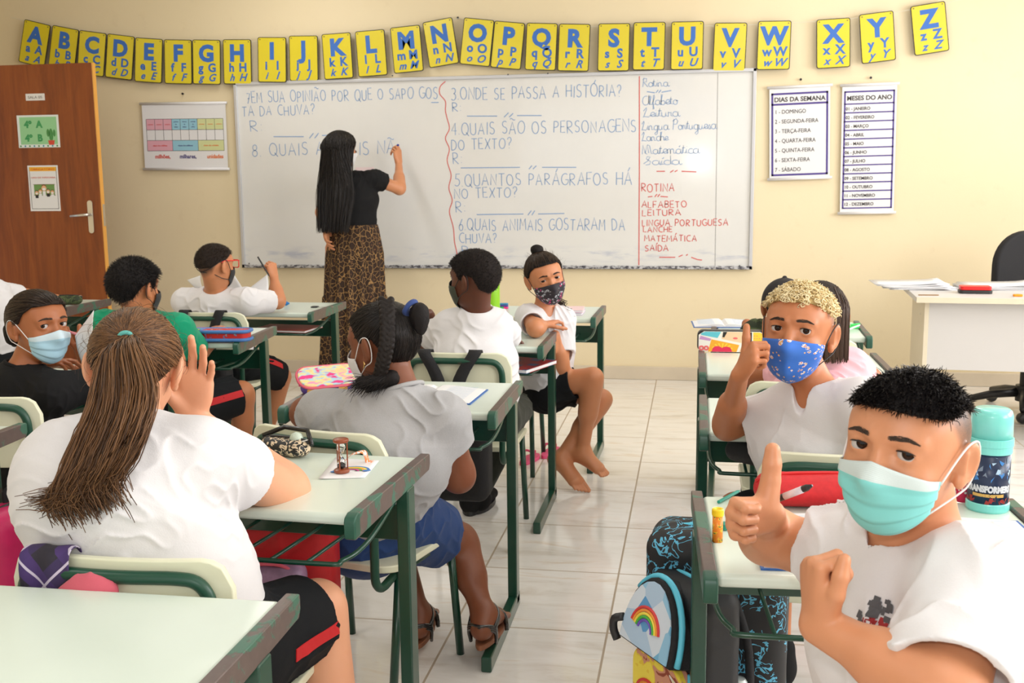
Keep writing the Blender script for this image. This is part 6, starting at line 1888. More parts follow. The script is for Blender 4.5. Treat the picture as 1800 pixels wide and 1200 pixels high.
def pink_girl():
    h = Head(aty(1441, 556, 3.360), (.12, 1, -.06), (0, .05, 1), .99); org = (.34, 3.34, 0)
    J = dict(nk=aty(1445, 622, 3.400), sl=aty(1392, 655, 3.420), sr=aty(1494, 648, 3.400), ch=V(.38, 3.34, .68), pv=V(.37, 3.34, 0.465), er=aty(1530, 668, 3.600), wr=V(.50, 3.76, .74), el=V(.18, 3.52, .72), wl=V(.30, 3.74, .74), hl=V(.29, 3.36, 0.455), hr=V(.46, 3.36, 0.455), kl=V(.29, 3.7, 0.450), kr=V(.46, 3.7, 0.450), al=V(.29, 3.65, .09), ar=V(.46, 3.65, .09))
    p = Person('person, girl with straight brown hair and pink top behind the blond boy', org, SK_D, h, .0036, None, **J); p.body(False)
    p.shirt(M_PNK, .40, .012, fold=(71, .004, 34)); p.shorts(M_SHO)
    TAB = [(0, .066), (40, .06), (60, .036), (76, -.02), (100, -.05), (140, -.066), (180, -.07)]
    cap = p.sdf('hair', hair_cap(h, TAB, .010, f_fold(3, .0008, 200)), C_DBR, .003); S_ = []; rs = np.random.RandomState(3)
    for q, d in zip(*scalp_points(h, 900, [(0, .08), (60, .05), (90, .02), (180, -.02)], 4, .009)):
        L = h.loc(q[None])[0]; a = math.atan2(L[0], -(L[1] + .01)); dz = rs.uniform(.115, .135); pts = [q]
        for t in np.linspace(.12, 1, 10):
            R_ = .086 + .004 * math.sin(t * 3); z = L[2] - (L[2] + dz) * t; w = min(1, t * 2.2); x = math.sin(a) * R_ * .92; y = -math.cos(a) * R_ * 1.08 - .012
            X = L[0] * (1 - w) + x * w; Y = L[1] * (1 - w) + y * w; nn = math.sqrt((X / .084) ** 2 + ((Y + .012) / .104) ** 2 + (max(z - .022, 0) / .092) ** 2)
            if nn < 1.02: X, Y = X / nn * 1.02, (Y + .012) / nn * 1.02 - .012
            pts.append(h.w(X, Y, z))
        S_.append(np.array(pts) + rs.normal(size=3) * .0015)
    strand_mesh('long_hair', S_, .0016, .0008, hair_mat('straight brown hair', (.035, .018, .012), (.075, .038, .022)), cap, p.org, 4); return p


def teacher():
    h = Head(aty(600, 262, 6.62), (.62, .78, .02), (0, 0, 1), 1.04); org = (-2.24, 6.62, 0)
    J = dict(nk=aty(606, 308, 6.64), sl=aty(578, 320, 6.62), sr=aty(660, 315, 6.70), ch=aty(624, 352, 6.66), pv=aty(624, 425, 6.66), er=aty(702, 332, 6.82), wr=aty(701, 288, 6.98), el=aty(566, 372, 6.66), wl=aty(572, 400, 6.56),
             hl=V(-2.29, 6.64, .92), hr=V(-2.12, 6.68, .92), kl=V(-2.30, 6.62, .48), kr=V(-2.14, 6.66, .48), al=V(-2.30, 6.58, .09), ar=V(-2.14, 6.62, .09))
    p = Person('person, teacher with long black hair writing on the whiteboard in a leopard print skirt', org, SK_T, h, .0036, dict(chest=(.135, .095), waist=(.118, .09), hip=(.15, .115), ua=(.042, .037), fa=(.036, .023), sh=.045, nk=.046), **J)
    p.hands.append(hand_ops(J['wr'], nrm(V(-.12, .05, 1)), nrm(V(-.85, .45, 0)), (-.3, 1, 0), .92, ((.5, 1.0, .5), (.6, 1.1, .6), (.8, 1.3, .6), (.9, 1.3, .6)), thumb=((.7, .5, .5), (.8, .6, 0), (.7, .7, -.1)))); p.hands.append(hand_ops(J['wl'], V(.2, -.3, -1), V(1, 0, 0), (0, 1, 0), .92, RELAX))
    for e in 'lr': p.extra += foot_ops(J['a' + e], J['a' + e] + V(.02, .17, -.05))
    p.body(False); p.shirt(M_BKT, .38, .010, fold=(81, .0022, 34), collar=False, neck=-.004, hem=(aty(620, 398, 6.62), (0, 0, -1)), sleeve_grow=.010)
    t = NT('leopard print cloth'); co = t.coord(scale=(1, 1, .75)); v = t.n('ShaderNodeTexVoronoi', feature='DISTANCE_TO_EDGE'); v.inputs['Scale'].default_value = 36; wv = t.noise(co, 14, 3); ad = t.n('ShaderNodeVectorMath', operation='ADD'); sc = t.n('ShaderNodeVectorMath', operation='SCALE')
    nn = t.n('ShaderNodeTexNoise'); nn.inputs['Scale'].default_value = 20; t.l(co, nn.inputs['Vector']); t.l(nn.outputs['Color'], sc.inputs[0]); sc.inputs['Scale'].default_value = .035; t.l(co, ad.inputs[0]); t.l(sc.outputs[0], ad.inputs[1]); t.l(ad.outputs[0], v.inputs['Vector'])
    v2 = t.n('ShaderNodeTexVoronoi'); v2.inputs['Scale'].default_value = 36; t.l(ad.outputs[0], v2.inputs['Vector'])
    c = t.ramp(v.outputs[0], [(.0, srgb(170, 134, 82)), (.030, srgb(130, 94, 54)), (.062, srgb(40, 26, 17)), (.30, srgb(50, 31, 19))]); c = t.mix(t.math('LESS_THAN', v2.outputs['Distance'], .16), c, srgb(112, 74, 42)); t.base(c); t.set(Roughness=.85)
    # long gathered skirt with a tier seam
    w = aty(625, 395, 6.64); N = 96; vs = []; rows = [(w[2], .150, .115, 0), (w[2] - .03, .158, .12, .002), (w[2] - .18, .185, .15, .008), (.62, .195, .165, .012), (.605, .204, .172, .013), (.32, .215, .185, .016), (.06, .225, .195, .018)]
    for z, a, b, am in rows:
        for k in range(N):
            th = 2 * math.pi * k / N; f = 1 + am / .2 * (math.sin(th * 17 + z * 2) + .5 * math.sin(th * 29 + 1)); cx = w[0] - .012 - (w[2] - z) * .035; vs.append((cx + a * f * math.cos(th), w[1] + .02 + b * f * math.sin(th), z))
    fs = [(i * N + k, (i + 1) * N + k, (i + 1) * N + (k + 1) % N, i * N + (k + 1) % N) for i in range(len(rows) - 1) for k in range(N)]; fs.append(tuple(range(N)))
    MB().add(np.array(vs) - p.org, fs).build('skirt', t.m, p.root, smooth=True)
    # straight hair to the waist
    TAB = [(0, .07), (40, .062), (62, .035), (78, -.03), (100, -.05), (180, -.08)]
    cap = p.sdf('hair', hair_cap(h, TAB, .012, f_fold(3, .0008, 200)), C_BLK, .0035); S_ = []; rs = np.random.RandomState(13)
    b0 = aty(585, 405, 6.52)
    for q, d in zip(*scalp_points(h, 1500, [(0, .085), (60, .05), (90, .015), (180, -.03)], 14, .011)):
        L = h.loc(q[None])[0]; pts = [q]; u = rs.uniform(-1, 1); e = aty(586 + 27 * u, 402 + rs.uniform(-14, 8), 6.50 + .03 * rs.uniform(-1, 1)); mid = aty(590 + 30 * u, 325, 6.50 + .025 * abs(u)); out = nrm(V(q[0] - h.c[0], q[1] - h.c[1] - .02, 0)); s1 = h.c + out * .098 + V(0, -.03, -.02)
        s1 = s1 * .7 + V(mid[0], mid[1] - .01, h.c[2] - .04) * .3
        pp = bez([q, q * .5 + s1 * .5 + out * .018 + V(0, 0, .012), s1, mid, e], 20); S_.append(np.array(pp) + np.cumsum(rs.normal(size=(len(pp), 3)) * .0009, 0))
    strand_mesh('long_hair', S_, .0022, .0010, H_BLK, cap, p.org, 4)
    mask(h, p.root, p.org, M_WMASK, 'white_mask', 62, (20, 12), (-58, -24), gap=.006, hull=22)
    MB().tube(arc3(h.w(.080, -.004, -.055), .020), .002, 6, closed=True).build('hoop_earring', mat('gold', (.75, .5, .2), .25, 1), p.root).location = -p.org
    return p


def arc3(c, r): return [c + V(math.cos(a) * r * .8, math.cos(a) * r * .3, math.sin(a) * r) for a in np.linspace(0, 2 * math.pi, 18, endpoint=False)]


glasses_boy(); green_boy(); black_tee_girl(); white_child(); cap_child(); pink_girl(); teacher()
# ------------------------------------------------------------------ things on, in and under the desks
ZT = .7102


def at_(o, loc, rzv=0.0):
    o.location = loc; o.rotation_euler = (0, 0, rzv); return o


def P2(px, py, z=ZT): return atz(px, py, z)


def thing(name, loc, rzv, label, cat, group=None): return empty(name, loc, rzv, label, cat, group)


M_PAPER = mat('white paper', (.80, .80, .81), .7); M_RULE = mat('pale blue rule', srgb(176, 200, 226), .7); M_WOOD = mat('reddish turned wood', srgb(136, 66, 34), .35, var=.18, vs=30, coat=.3)


def sheet_obj(name, corners, label, cat='paper', h=.0012, m=None, lines=0, curl=0.0, group=None, parent=None):
    """paper lying between four corners given near-left, near-right, far-right, far-left"""
    c = [np.array(q, float) for q in corners]; o0 = c[0]; n = 8; vs = []; fs = []
    up = nrm(np.cross(c[1] - c[0], c[3] - c[0]))
    for j in range(n + 1):
        for i in range(n + 1):
            u, v = i / n, j / n; p = (c[0] * (1 - u) + c[1] * u) * (1 - v) + (c[3] * (1 - u) + c[2] * u) * v
            vs.append(p - o0 + up * (h + curl * (u * u * v * v + (1 - u) ** 4 * (1 - v) ** 3 * .6)))
    for j in range(n):
        for i in range(n): a = j * (n + 1) + i; fs.append((a, a + 1, a + n + 2, a + n + 1))
    o = MB().add(vs, fs).build(name, m or M_PAPER, parent, smooth=True, solid=.0008); o.location = o0
    if label: tag(o, label, cat, group)
    if lines:
        S = Sheet((c[0] - o0), c[1] - c[0], c[3] - c[0]); mb = MB()
        for k in range(1, lines): v = k / lines * S.vl * .92; S.quad(mb, S.ul * .05, v, S.ul * .95, v + .0008, h + .0012)
        mb.build('ruled_lines', M_RULE, o)
    return o


def book(name, c, w, d, h, rot, m, label, cat='notebook', pages=True, spiral=False, group=None):
    r = thing(name, c, rot, label, cat, group)
    MB().box((0, 0, .001), (w, d, .002)).build('back_cover', m, r); MB().box((0, 0, h - .001), (w, d, .002)).build('front_cover', m, r)
    MB().box((.001, 0, h / 2), (w - .006, d - .006, h - .004)).build('pages', M_PAPER, r)
    if spiral:
        mb = MB()
        for y in np.linspace(-d / 2 + .01, d / 2 - .01, 22): mb.tube([(-w / 2 + .004 * math.cos(a) - .001, y, h / 2 + (h / 2 + .003) * math.sin(a)) for a in np.linspace(0, 2 * math.pi, 9)[:-1]], .0009, 5, closed=True)
        mb.build('spiral_binding', M_BLKP, r)
    else: MB().box((-w / 2, 0, h / 2), (.002, d, h)).build('spine', m, r)
    return r


def open_book(name, c, w, d, rot, cover, label, th=.010):
    r = thing(name, c, rot, label, 'notebook')
    MB().box((0, 0, .0015), (2 * w + .012, d + .010, .003)).build('cover', cover, r)
    for s in (-1, 1):
        n = 10; vs = []; fs = []
        for i in range(n + 1):
            u = i / n; z = .004 + th * (math.sin(math.pi * min(1, u * 1.0) ** .45) * .8 + .25 * (1 - u))
            for y in (-d / 2, d / 2): vs += [(s * u * w, y, z), (s * u * w, y, .003)]
        for i in range(n):
            a = i * 4; b = a + 4; fs += [(a, b, b + 2, a + 2), (a, a + 1, b + 1, b), (a + 2, b + 2, b + 3, a + 3)]
        fs.append((n * 4, n * 4 + 1, n * 4 + 3, n * 4 + 2)); pg = MB().add(vs, fs).build('pages', M_PAPER, r, smooth=False)
        mb = MB()
        for k in range(1, 16): y = -d / 2 + d * k / 16.5; mb.box((s * w * .52, y, .0052 + th * .82), (w * .72, .0008, .0004))
        mb.build('ruled_lines', M_RULE, pg)
    return r


def pouch(name, c, L, W, H, rot, m, zm, label, cat='pencil case', rnd=.02, group=None, pull=True, open_=False):
    r = thing(name, c, rot, label, cat, group); mb = MB(); o = [('u', f_ecap(V(-L / 2 + W / 2, 0, H / 2), V(L / 2 - W / 2, 0, H / 2), (W / 2, H / 2), (W / 2, H / 2), V(0, 1, 0)), 0), ('n', f_fold(int(L * 999) % 50, .002, 60), 0), ('i', f_plane((0, 0, .001), (0, 0, -1)), .004)]
    pos, F = mesh_sdf(o, V(-L / 2 - .03, -W / 2 - .03, -.02), V(L / 2 + .03, W / 2 + .03, H + .03), .0028); quick_mesh('body', pos, F, m, r)
    MB().tube([(x, .15 * W * math.sin(x * 8), H * (1 - .35 * abs(2 * x / L) ** 4) + .001) for x in np.linspace(-L / 2 * .9, L / 2 * .9, 12)], .0035, 6).build('zip', zm, r, smooth=True)
    if pull: MB().box((L / 2 * .82, -.004, H * .92 + .002), (.006, .022, .003)).build('zip_pull', M_STEEL, r, bevel=.001)
    return r


# --- desk with the hourglass
hg = thing('hourglass', P2(601, 830, ZT + .002), 0, 'small wooden hourglass standing on the drawing', 'hourglass')
for z in (0, .070): MB().lathe([(.0155, z), (.0180, z + .002), (.0180, z + .007), (.0150, z + .009)], n=24).build('wooden_disc', M_WOOD, hg, bevel=.001)
for a in (0.5, 2.6, 4.7): MB().tube([(.0135 * math.cos(a), .0135 * math.sin(a), .008), (.0135 * math.cos(a), .0135 * math.sin(a), .072)], .0017, 8).build('post', M_WOOD, hg)
prof = [(.002, .009), (.0085, .012), (.0098, .022), (.006, .033), (.0014, .040), (.006, .047), (.0098, .058), (.0085, .067), (.002, .071)]
MB().lathe(prof, n=20).build('glass_bulb', mat('clear glass', (.95, .97, .97), .03, trans=1.0), hg, smooth=True)
MB().lathe([(.001, .0105), (.0078, .0125), (.0080, .017), (.0012, .0245)], n=16).build('sand', mat('dark sand', (.03, .03, .035), .9), hg)
q = [P2(560, 843), P2(641, 840), P2(667, 812), P2(590, 805)]
sh = sheet_obj('drawing_sheet', q, 'white sheet with a drawn rainbow under the hourglass', curl=.003)
S = Sheet(q[0] - q[0], q[1] - q[0], q[3] - q[0]); mb = MB(); cols = ['rainbow blue', 'rainbow yellow', 'rainbow orange', 'rainbow green', 'rainbow pink']
RB = [mat(n, c, .6) for n, c in zip(cols, (srgb(70, 130, 200), srgb(240, 220, 80), srgb(240, 150, 60), srgb(80, 180, 70), srgb(230, 60, 160)))]
for k in range(5):
    R0 = .040 - k * .0058; x0, y0 = S.ul * .60, S.vl * .28
    S.line(mb, [(x0 + R0 * math.cos(a), y0 + R0 * .95 * math.sin(a)) for a in np.linspace(.1, math.pi - .1, 16)], .0060, k, .0034)
for x in (-.036, .036): S.disc(mb, x0 + x, y0, .010, .0036, 0, ry=.007)
S.disc(mb, x0 + .012, y0 + .002, .003, .0036, 5); mb.build('rainbow_drawing', RB + [M_TXT], sh)
a, b, c, d = P2(603, 815, ZT + .004), P2(624, 798, ZT + .030), P2(640, 796, ZT + .030), P2(646, 812, ZT + .003)
pts = bez([a, a * .5 + b * .5 + V(0, 0, .004), b, c, d, d + V(.012, .0, .0)], 24); vs = []; fs = []
for p in pts: vs += [p - a + V(-.002, -.006, 0), p - a + V(.002, .008, .004)]
fs = [(2 * i, 2 * i + 2, 2 * i + 3, 2 * i + 1) for i in range(len(pts) - 1)]
t = NT('orange scribbled paper'); t.base(t.ramp(t.noise(t.coord(scale=(60, 60, 20)), 3, 4), [(.45, (.8, .78, .76)), (.52, srgb(240, 140, 80))])); t.set(Roughness=.7)
o = MB().add(vs, fs).build('paper_strip', t.m, smooth=True, solid=.0006); o.location = a; tag(o, 'curled paper strip coloured orange behind the hourglass', 'paper')
t = NT('black and cream print'); t.base(t.ramp(t.noise(t.coord(), 75, 2, .5, 1.2), [(.50, (.01, .01, .01)), (.53, srgb(220, 200, 170))], 'CONSTANT')); t.set(Roughness=.5); M_ZEB = t.m
zp = pouch('zip_pouch', P2(503, 800), .15, .06, .045, -.30, M_ZEB, M_BLKP, 'open black and cream print pouch on the hourglass desk', 'pouch')
MB().tube([(-.07, .0, .042), (-.03, .035, .060), (.04, .035, .058), (.078, 0, .034)], .006, 8).build('raised_rim', mat('black vinyl', (.01, .01, .01), .25), zp, smooth=True)
MB().lathe([(.002, 0), (.014, .006), (.017, .016), (.012, .026), (.002, .030)], (.03, .004, .030), 16).build('trinket_ball', mat('pearly plastic', srgb(190, 205, 190), .2), zp, smooth=True)
M_PURP = mat('purple cover', srgb(84, 60, 140), .45, var=.3, vs=20)
book('notebook', V(-1.01, 2.13, ZT), .20, .27, .020, .05, M_PURP, 'thick spiral notebook under the ponytail girl’s forearm', spiral=True)
book('notebook', V(-1.00, 2.12, ZT + .021), .17, .24, .012, -.04, M_BLKP, 'black notebook lying on the thick spiral notebook')


# --- bags
def bag(name, c, w, d, h, rot, m, label, zm=None, pocket=None, straps=None, tilt=0, handle=None, cat='backpack'):
    r = thing(name, c, rot, label, cat); r.rotation_euler = (tilt, 0, rot)
    o = [('u', lambda P: np.sqrt((np.maximum(np.abs(P - V(0, 0, h / 2)) - V(w / 2 - .05, d / 2 - .05, h / 2 - .05), 0) ** 2).sum(1)) - .05, 0), ('n', f_fold(int(w * 1000) % 40, .0035, 22), 0)]
    pos, F = mesh_sdf(o, V(-w / 2 - .03, -d / 2 - .03, -.03), V(w / 2 + .03, d / 2 + .03, h + .03), .005); quick_mesh('bag_body', pos, F, m, r)
    if zm: MB().tube([(x, -.3 * d * 0 - .0, h - .0 - (abs(x) / (w / 2)) ** 4 * .06) for x in np.linspace(-w / 2 + .01, w / 2 - .01, 14)], .0055, 8).build('zip', zm, r, smooth=True)
    if pocket:
        pw, ph, pm = pocket; oo = [('u', lambda P: np.sqrt((np.maximum(np.abs(P - V(0, -d / 2 - .012, ph / 2 + .03)) - V(pw / 2 - .03, .012, ph / 2 - .03), 0) ** 2).sum(1)) - .03, 0)]
        pos, F = mesh_sdf(oo, V(-pw / 2 - .03, -d / 2 - .09, -.02), V(pw / 2 + .03, -d / 2 + .06, ph + .09), .005); q = quick_mesh('front_pocket', pos, F, pm, r)
        if zm: MB().tube([(x, -d / 2 - .038, ph + .035 - (abs(x) / (pw / 2)) ** 3 * .05) for x in np.linspace(-pw / 2 + .015, pw / 2 - .015, 12)], .0045, 8).build('pocket_zip', zm, q, smooth=True)
    MB().tube(bez([(-.035, .03, h - .01), (-.03, .03, h + .03), (.03, .03, h + .03), (.035, .03, h - .01)], 12), .008, 8).build('grab_handle', handle or M_BLKF, r, smooth=True)
    if straps:
        for s in (-1, 1): MB().tube(bez([(s * .06, d / 2, h - .03), (s * .08, d / 2 + .04, h * .7), (s * .10, d / 2 + .03, h * .3), (s * .12, d / 2, .05)], 14), .012, 6).build('shoulder_strap', straps, r, smooth=True)
    return r


M_REDB = mat('red nylon', srgb(190, 22, 30), .5, var=.15, vs=30, bump=.15, bs=300)
rb = bag('backpack', V(-1.02, 2.44, .22), .30, .14, .36, .1, M_REDB, 'red backpack hanging below the hourglass desk', mat('pink piping', srgb(210, 90, 110), .5), (.18, .20, mat('floral nylon', srgb(150, 120, 150), .5, var=.6, vs=40)))
t = NT('squiggle print nylon'); co = t.coord(); n = t.noise(co, 26, 2, .5, 1.8); a_ = t.math('ABSOLUTE', t.math('SUBTRACT', n, .5)); m_ = t.noise(co, 11, 2)
f = t.math('MULTIPLY', t.math('LESS_THAN', a_, .028), t.math('GREATER_THAN', m_, .45)); t.base(t.mix(f, (.008, .008, .010), srgb(92, 176, 210))); t.set(Roughness=.6); M_SQ = t.m
M_CYA = mat('cyan zip', srgb(96, 200, 228), .4); M_REDT = mat('red trim', srgb(206, 30, 34), .5)
bb = bag('backpack', V(.060, 2.33, 0), .31, .19, .60, -.10, M_SQ, 'black backpack with light blue squiggles beside the right desk leg', M_CYA, None, M_BLKF, handle=mat('brown leather grip', srgb(128, 76, 50), .5))
pk = MB().prism(rrect(.02, .12, .008), .0, .15, c=(.168, -.02, .02)); pk.build('side_pocket', M_REDT, bb, bevel=.004)
MB().box((.10, -.098, .27), (.030, .012, .012)).build('red_tab', M_REDT, bb)
t = NT('printed satchel front'); co = t.coord(); v = t.n('ShaderNodeTexVoronoi'); v.inputs['Scale'].default_value = 15; t.l(co, v.inputs['Vector'])
t.base(t.ramp(t.sep(v.outputs['Color'])[0], [(0, srgb(150, 200, 230)), (.28, srgb(96, 160, 210)), (.5, srgb(214, 226, 238)), (.72, srgb(120, 184, 220)), (.9, srgb(180, 206, 230))], 'CONSTANT')); t.set(Roughness=.5); M_SKYP = t.m
t = NT('printed backpack front'); co = t.coord(); n = t.noise(co, 13, 2, .5, .8)
t.base(t.ramp(n, [(.30, srgb(246, 226, 80)), (.46, srgb(238, 206, 60)), (.50, srgb(214, 150, 120)), (.58, srgb(150, 66, 40)), (.63, srgb(232, 228, 220)), (.7, srgb(246, 226, 80))], 'CONSTANT')); t.set(Roughness=.5); M_YELP = t.m
pb = bag('backpack', V(.005, 2.20, 0), .25, .15, .62, -.95, mat('black nylon', (.010, .010, .012), .6), 'printed yellow and sky blue backpack standing in the aisle', M_CYA, None, M_BLKF)
mb = MB(); mb.prism(rrect(.225, .36, .05, 6), 0, .035, R=rx(math.pi / 2), c=(0, -.072, .25)); fr = mb.build('front_panel', M_YELP, pb, bevel=.008)
mb = MB(); pr_ = [(-.115, 0), (.115, 0)] + arc(0, .02, .115, .17, 0, 180, 14); mb.prism([(x, y) for x, y in pr_], 0, .07, R=rx(math.pi / 2 - .25), c=(-.01, -.075, .43)); up = mb.build('upper_pocket', M_BLKF, pb, bevel=.01)
Sx = rx(math.pi / 2 - .25)
mb = MB(); mb.prism([(x * .90, y * .90 + .008) for x, y in pr_], .070, .0735, R=Sx, c=(-.01, -.075, .43)); mb.build('printed_face', M_SKYP, up)
mb = MB()
for k, cc in enumerate((srgb(214, 60, 60), srgb(240, 160, 50), srgb(246, 226, 80), srgb(80, 180, 80), srgb(90, 90, 190))): pass
arcp = [Sx @ V(.060 * math.cos(a), .055 + .060 * math.sin(a), .0745) + V(-.02, -.075, .43) for a in np.linspace(.2, 2.9, 14)]
RBW = [mat('rainbow red', srgb(214, 60, 60), .5), RB[2], RB[1], RB[3], mat('rainbow violet', srgb(110, 80, 180), .5)]
mb = MB()
for k in range(5): mb.tube([Sx @ V((.062 - k * .008) * math.cos(a), .05 + (.062 - k * .008) * math.sin(a), .0742) + V(-.015, -.075, .43) for a in np.linspace(.2, 2.9, 14)], .0040, 6, k)
mb.build('rainbow_print', RBW, up)
mb = MB()
for k in range(5): mb.tube([(-.035 + (.055 - k * .007) * math.cos(a), -.1085, .30 + (.055 - k * .007) * math.sin(a)) for a in np.linspace(.5, 3.1, 14)], .0036, 6, k)
mb.build('rainbow_print', RBW, fr)
MB().tube([Sx @ V(.122 * math.cos(a), .028 + .165 * math.sin(a), .052) + V(-.01, -.075, .43) for a in np.linspace(-.1, 2.4, 18)], .008, 8).build('cyan_zip', M_CYA, up, smooth=True)
MB().tube([(.120, -.085, .02), (.122, -.085, .20), (.115, -.085, .43)], .008, 8).build('cyan_zip', M_CYA, fr, smooth=True)
mb = MB(); mb.tube(bez([(-.115, -.13, .50), (-.135, -.145, .49), (-.14, -.145, .46), (-.130, -.14, .435)], 10), .011, 8); mb.build('black_buckle', M_BLKP, up, smooth=True)
pb.scale = (.85, .85, .85)
wbt = thing('water_bottle', V(.105, 2.19, .12), 0, 'clear water bottle in the side pocket of the squiggle backpack', 'bottle')
MB().lathe([(.030, 0), (.032, .01), (.032, .10), (.026, .13), (.018, .140)], n=24).build('bottle_body', mat('green tinted plastic', (.25, .36, .30), .1, trans=.6), wbt, smooth=True)
MB().lathe([(.020, .138), (.020, .160), (.0185, .163), (.0175, .185), (.013, .192)], n=24).build('bottle_cap', mat('milky plastic cap', (.62, .66, .64), .2), wbt, smooth=False)
bag('backpack', V(.13, 3.02, .0), .22, .12, .30, .2, M_REDB, 'red bag on the floor below the blond boy’s desk', M_BLKP, None, M_BLKF)
bag('backpack', V(-1.74, 2.48, .18), .28, .16, .36, 1.2, mat('magenta nylon', srgb(196, 24, 92), .5, var=.2, vs=25), 'magenta bag hanging at the left edge below the chair back', M_BLKP, None, M_BLKF)
# black bags hung on chair backs by their straps
def strap_pair(cx, cy, label, xs, drop=.30):
    r = thing('backpack', V(cx, cy, 0), 0, label, 'backpack'); z = .753
    o = [('u', lambda P: np.sqrt((np.maximum(np.abs(P - V(0, -.30, .40)) - V(.10, .03, .13), 0) ** 2).sum(1)) - .04, 0), ('n', f_fold(9, .004, 24), 0)]
    pos, F = mesh_sdf(o, V(-.18, -.42, .2), V(.18, -.2, .62), .006); quick_mesh('bag_body', pos, F, M_BLKF, r)
    for x0, x1 in xs:
        pts = [(x0, -.185, z - .10), (x0, -.212, z - .01), (x0, -.232, z + .006), (x0, -.258, z - .005), (x1 * .55 + x0 * .45, -.268, z - .09), (x1, -.275, z - .24)]
        P = bez(pts, 24); vs = []; fs = []
        for p in P: vs += [p + V(-.024, 0, 0), p + V(.024, 0, 0)]
        fs = [(2 * i, 2 * i + 1, 2 * i + 3, 2 * i + 2) for i in range(len(P) - 1)]; MB().add(vs, fs).build('shoulder_strap', M_BLKF, r, smooth=True, solid=.004)
    return r


strap_pair(-.845, 3.93, 'black backpack hung by two straps that cross in a V on a chair', ((-.105, -.02), (.075, -.015)))
strap_pair(-2.29, 4.96, 'black backpack hung on the chair of the boy in red glasses', ((-.10, -.10), (.08, .03)))

# --- cloths on the chair under the ponytail girl
t = NT('purple tartan'); co = t.coord(rot=(0, .75, 0)); x, y, z = t.sep(co)
def band(v, k, w): return t.math('LESS_THAN', t.math('ABSOLUTE', t.math('SUBTRACT', t.math('FRACT', t.math('MULTIPLY', v, k)), .5)), w)
c = t.mix(t.math('MULTIPLY', band(x, 14, .25), .8), srgb(44, 40, 52), srgb(74, 50, 112)); c = t.mix(t.math('MULTIPLY', band(z, 14, .25), .6), c, srgb(64, 46, 98)); c = t.mix(t.math('MAXIMUM', band(x, 14, .03), band(z, 14, .03)), c, srgb(196, 186, 206)); t.base(c); t.set(Roughness=.85)
M_TART = t.m


def drape(name, x0, x1, y, zt, drop_f, drop_b, m, label, seed):
    N = 13; pts = []; rs = np.random.RandomState(seed); prof = [(-.0, -drop_f), (-.006, -drop_f * .6), (-.010, -.02), (-.004, .008), (.018, .012), (.040, .006), (.050, -.03), (.054, -drop_b)]
    vs = []; fs = []; M_ = len(prof)
    for i in range(N):
        u = i / (N - 1)
        for j, (dy, dz) in enumerate(prof): vs.append(((x1 - x0) * (u - .5) * (1 + .12 * (1 - j / M_)), dy - .004 * math.sin(u * 11 + j * .4) - .012, dz + (.006 * math.sin(u * 6 + seed) if j in (0, M_ - 1) else 0)))
    for i in range(N - 1):
        for j in range(M_ - 1): a = i * M_ + j; fs.append((a, a + M_, a + M_ + 1, a + 1))
    o = MB().add(vs, fs).build(name, m, smooth=True, solid=.003, sub=1); o.location = ((x0 + x1) / 2, y, zt); return tag(o, label, 'cloth')


drape('tartan_cloth', -1.106, -1.024, 1.572, .753, .105, .10, M_TART, 'purple tartan cloth hung over the chair of the ponytail girl', 3)
o = [('u', f_ell(V(0, 0, 0), (.050, .022, .030)), 0), ('u', f_ell(V(-.035, .002, -.008), (.03, .018, .02)), .01), ('n', f_fold(3, .004, 70), 0)]
pos, F = mesh_sdf(o, V(-.1, -.06, -.06), V(.1, .06, .06), .003); q = quick_mesh('pink_cloth', pos, F, cloth('dusty pink cloth', srgb(206, 96, 112))); q.location = V(-.978, 1.548, .702); tag(q, 'dusty pink cloth bundled behind the chair beside the tartan cloth', 'cloth')

# --- desk of the girl in grey
open_book('notebook', V(-.80, 3.13, ZT), .155, .21, -.05, mat('blue cover', srgb(40, 96, 170), .4), 'open white notebook on the desk of the girl in grey')
t = NT('unicorn purple print'); v = t.n('ShaderNodeTexVoronoi'); v.inputs['Scale'].default_value = 45; t.l(t.coord(), v.inputs['Vector']); t.base(t.ramp(t.sep(v.outputs['Color'])[0], [(0, srgb(92, 70, 160)), (.5, srgb(60, 52, 130)), (.75, srgb(190, 110, 190)), (.9, srgb(236, 180, 90))], 'CONSTANT')); t.set(Roughness=.5)
pc = pouch('pencil_case', P2(575, 690), .20, .075, .040, .62, t.m, mat('hot pink zip', srgb(226, 60, 132), .4), 'purple and pink pencil case with its lid open, left of the girl in grey')
t = NT('striped lid print'); t.base(t.ramp(t.noise(t.coord(scale=(20, 60, 20)), 1.2, 2), [(.35, srgb(240, 150, 180)), (.45, srgb(236, 214, 130)), (.55, srgb(160, 200, 220)), (.62, srgb(222, 60, 130))])); t.set(Roughness=.45)
mb = MB(); mb.prism(rrect(.19, .085, .035, 6), 0, .014, R=rx(.62), c=(0, -.016, .050)); mb.build('lid', t.m, pc, bevel=.004)
MB().tube([rx(.62) @ V(x, y, .007) + V(0, -.016, .050) for x, y in rrect(.195, .09, .037, 6)], .0045, 6, closed=True).build('lid_piping', mat('pink piping', srgb(236, 110, 160), .5), pc, smooth=True)

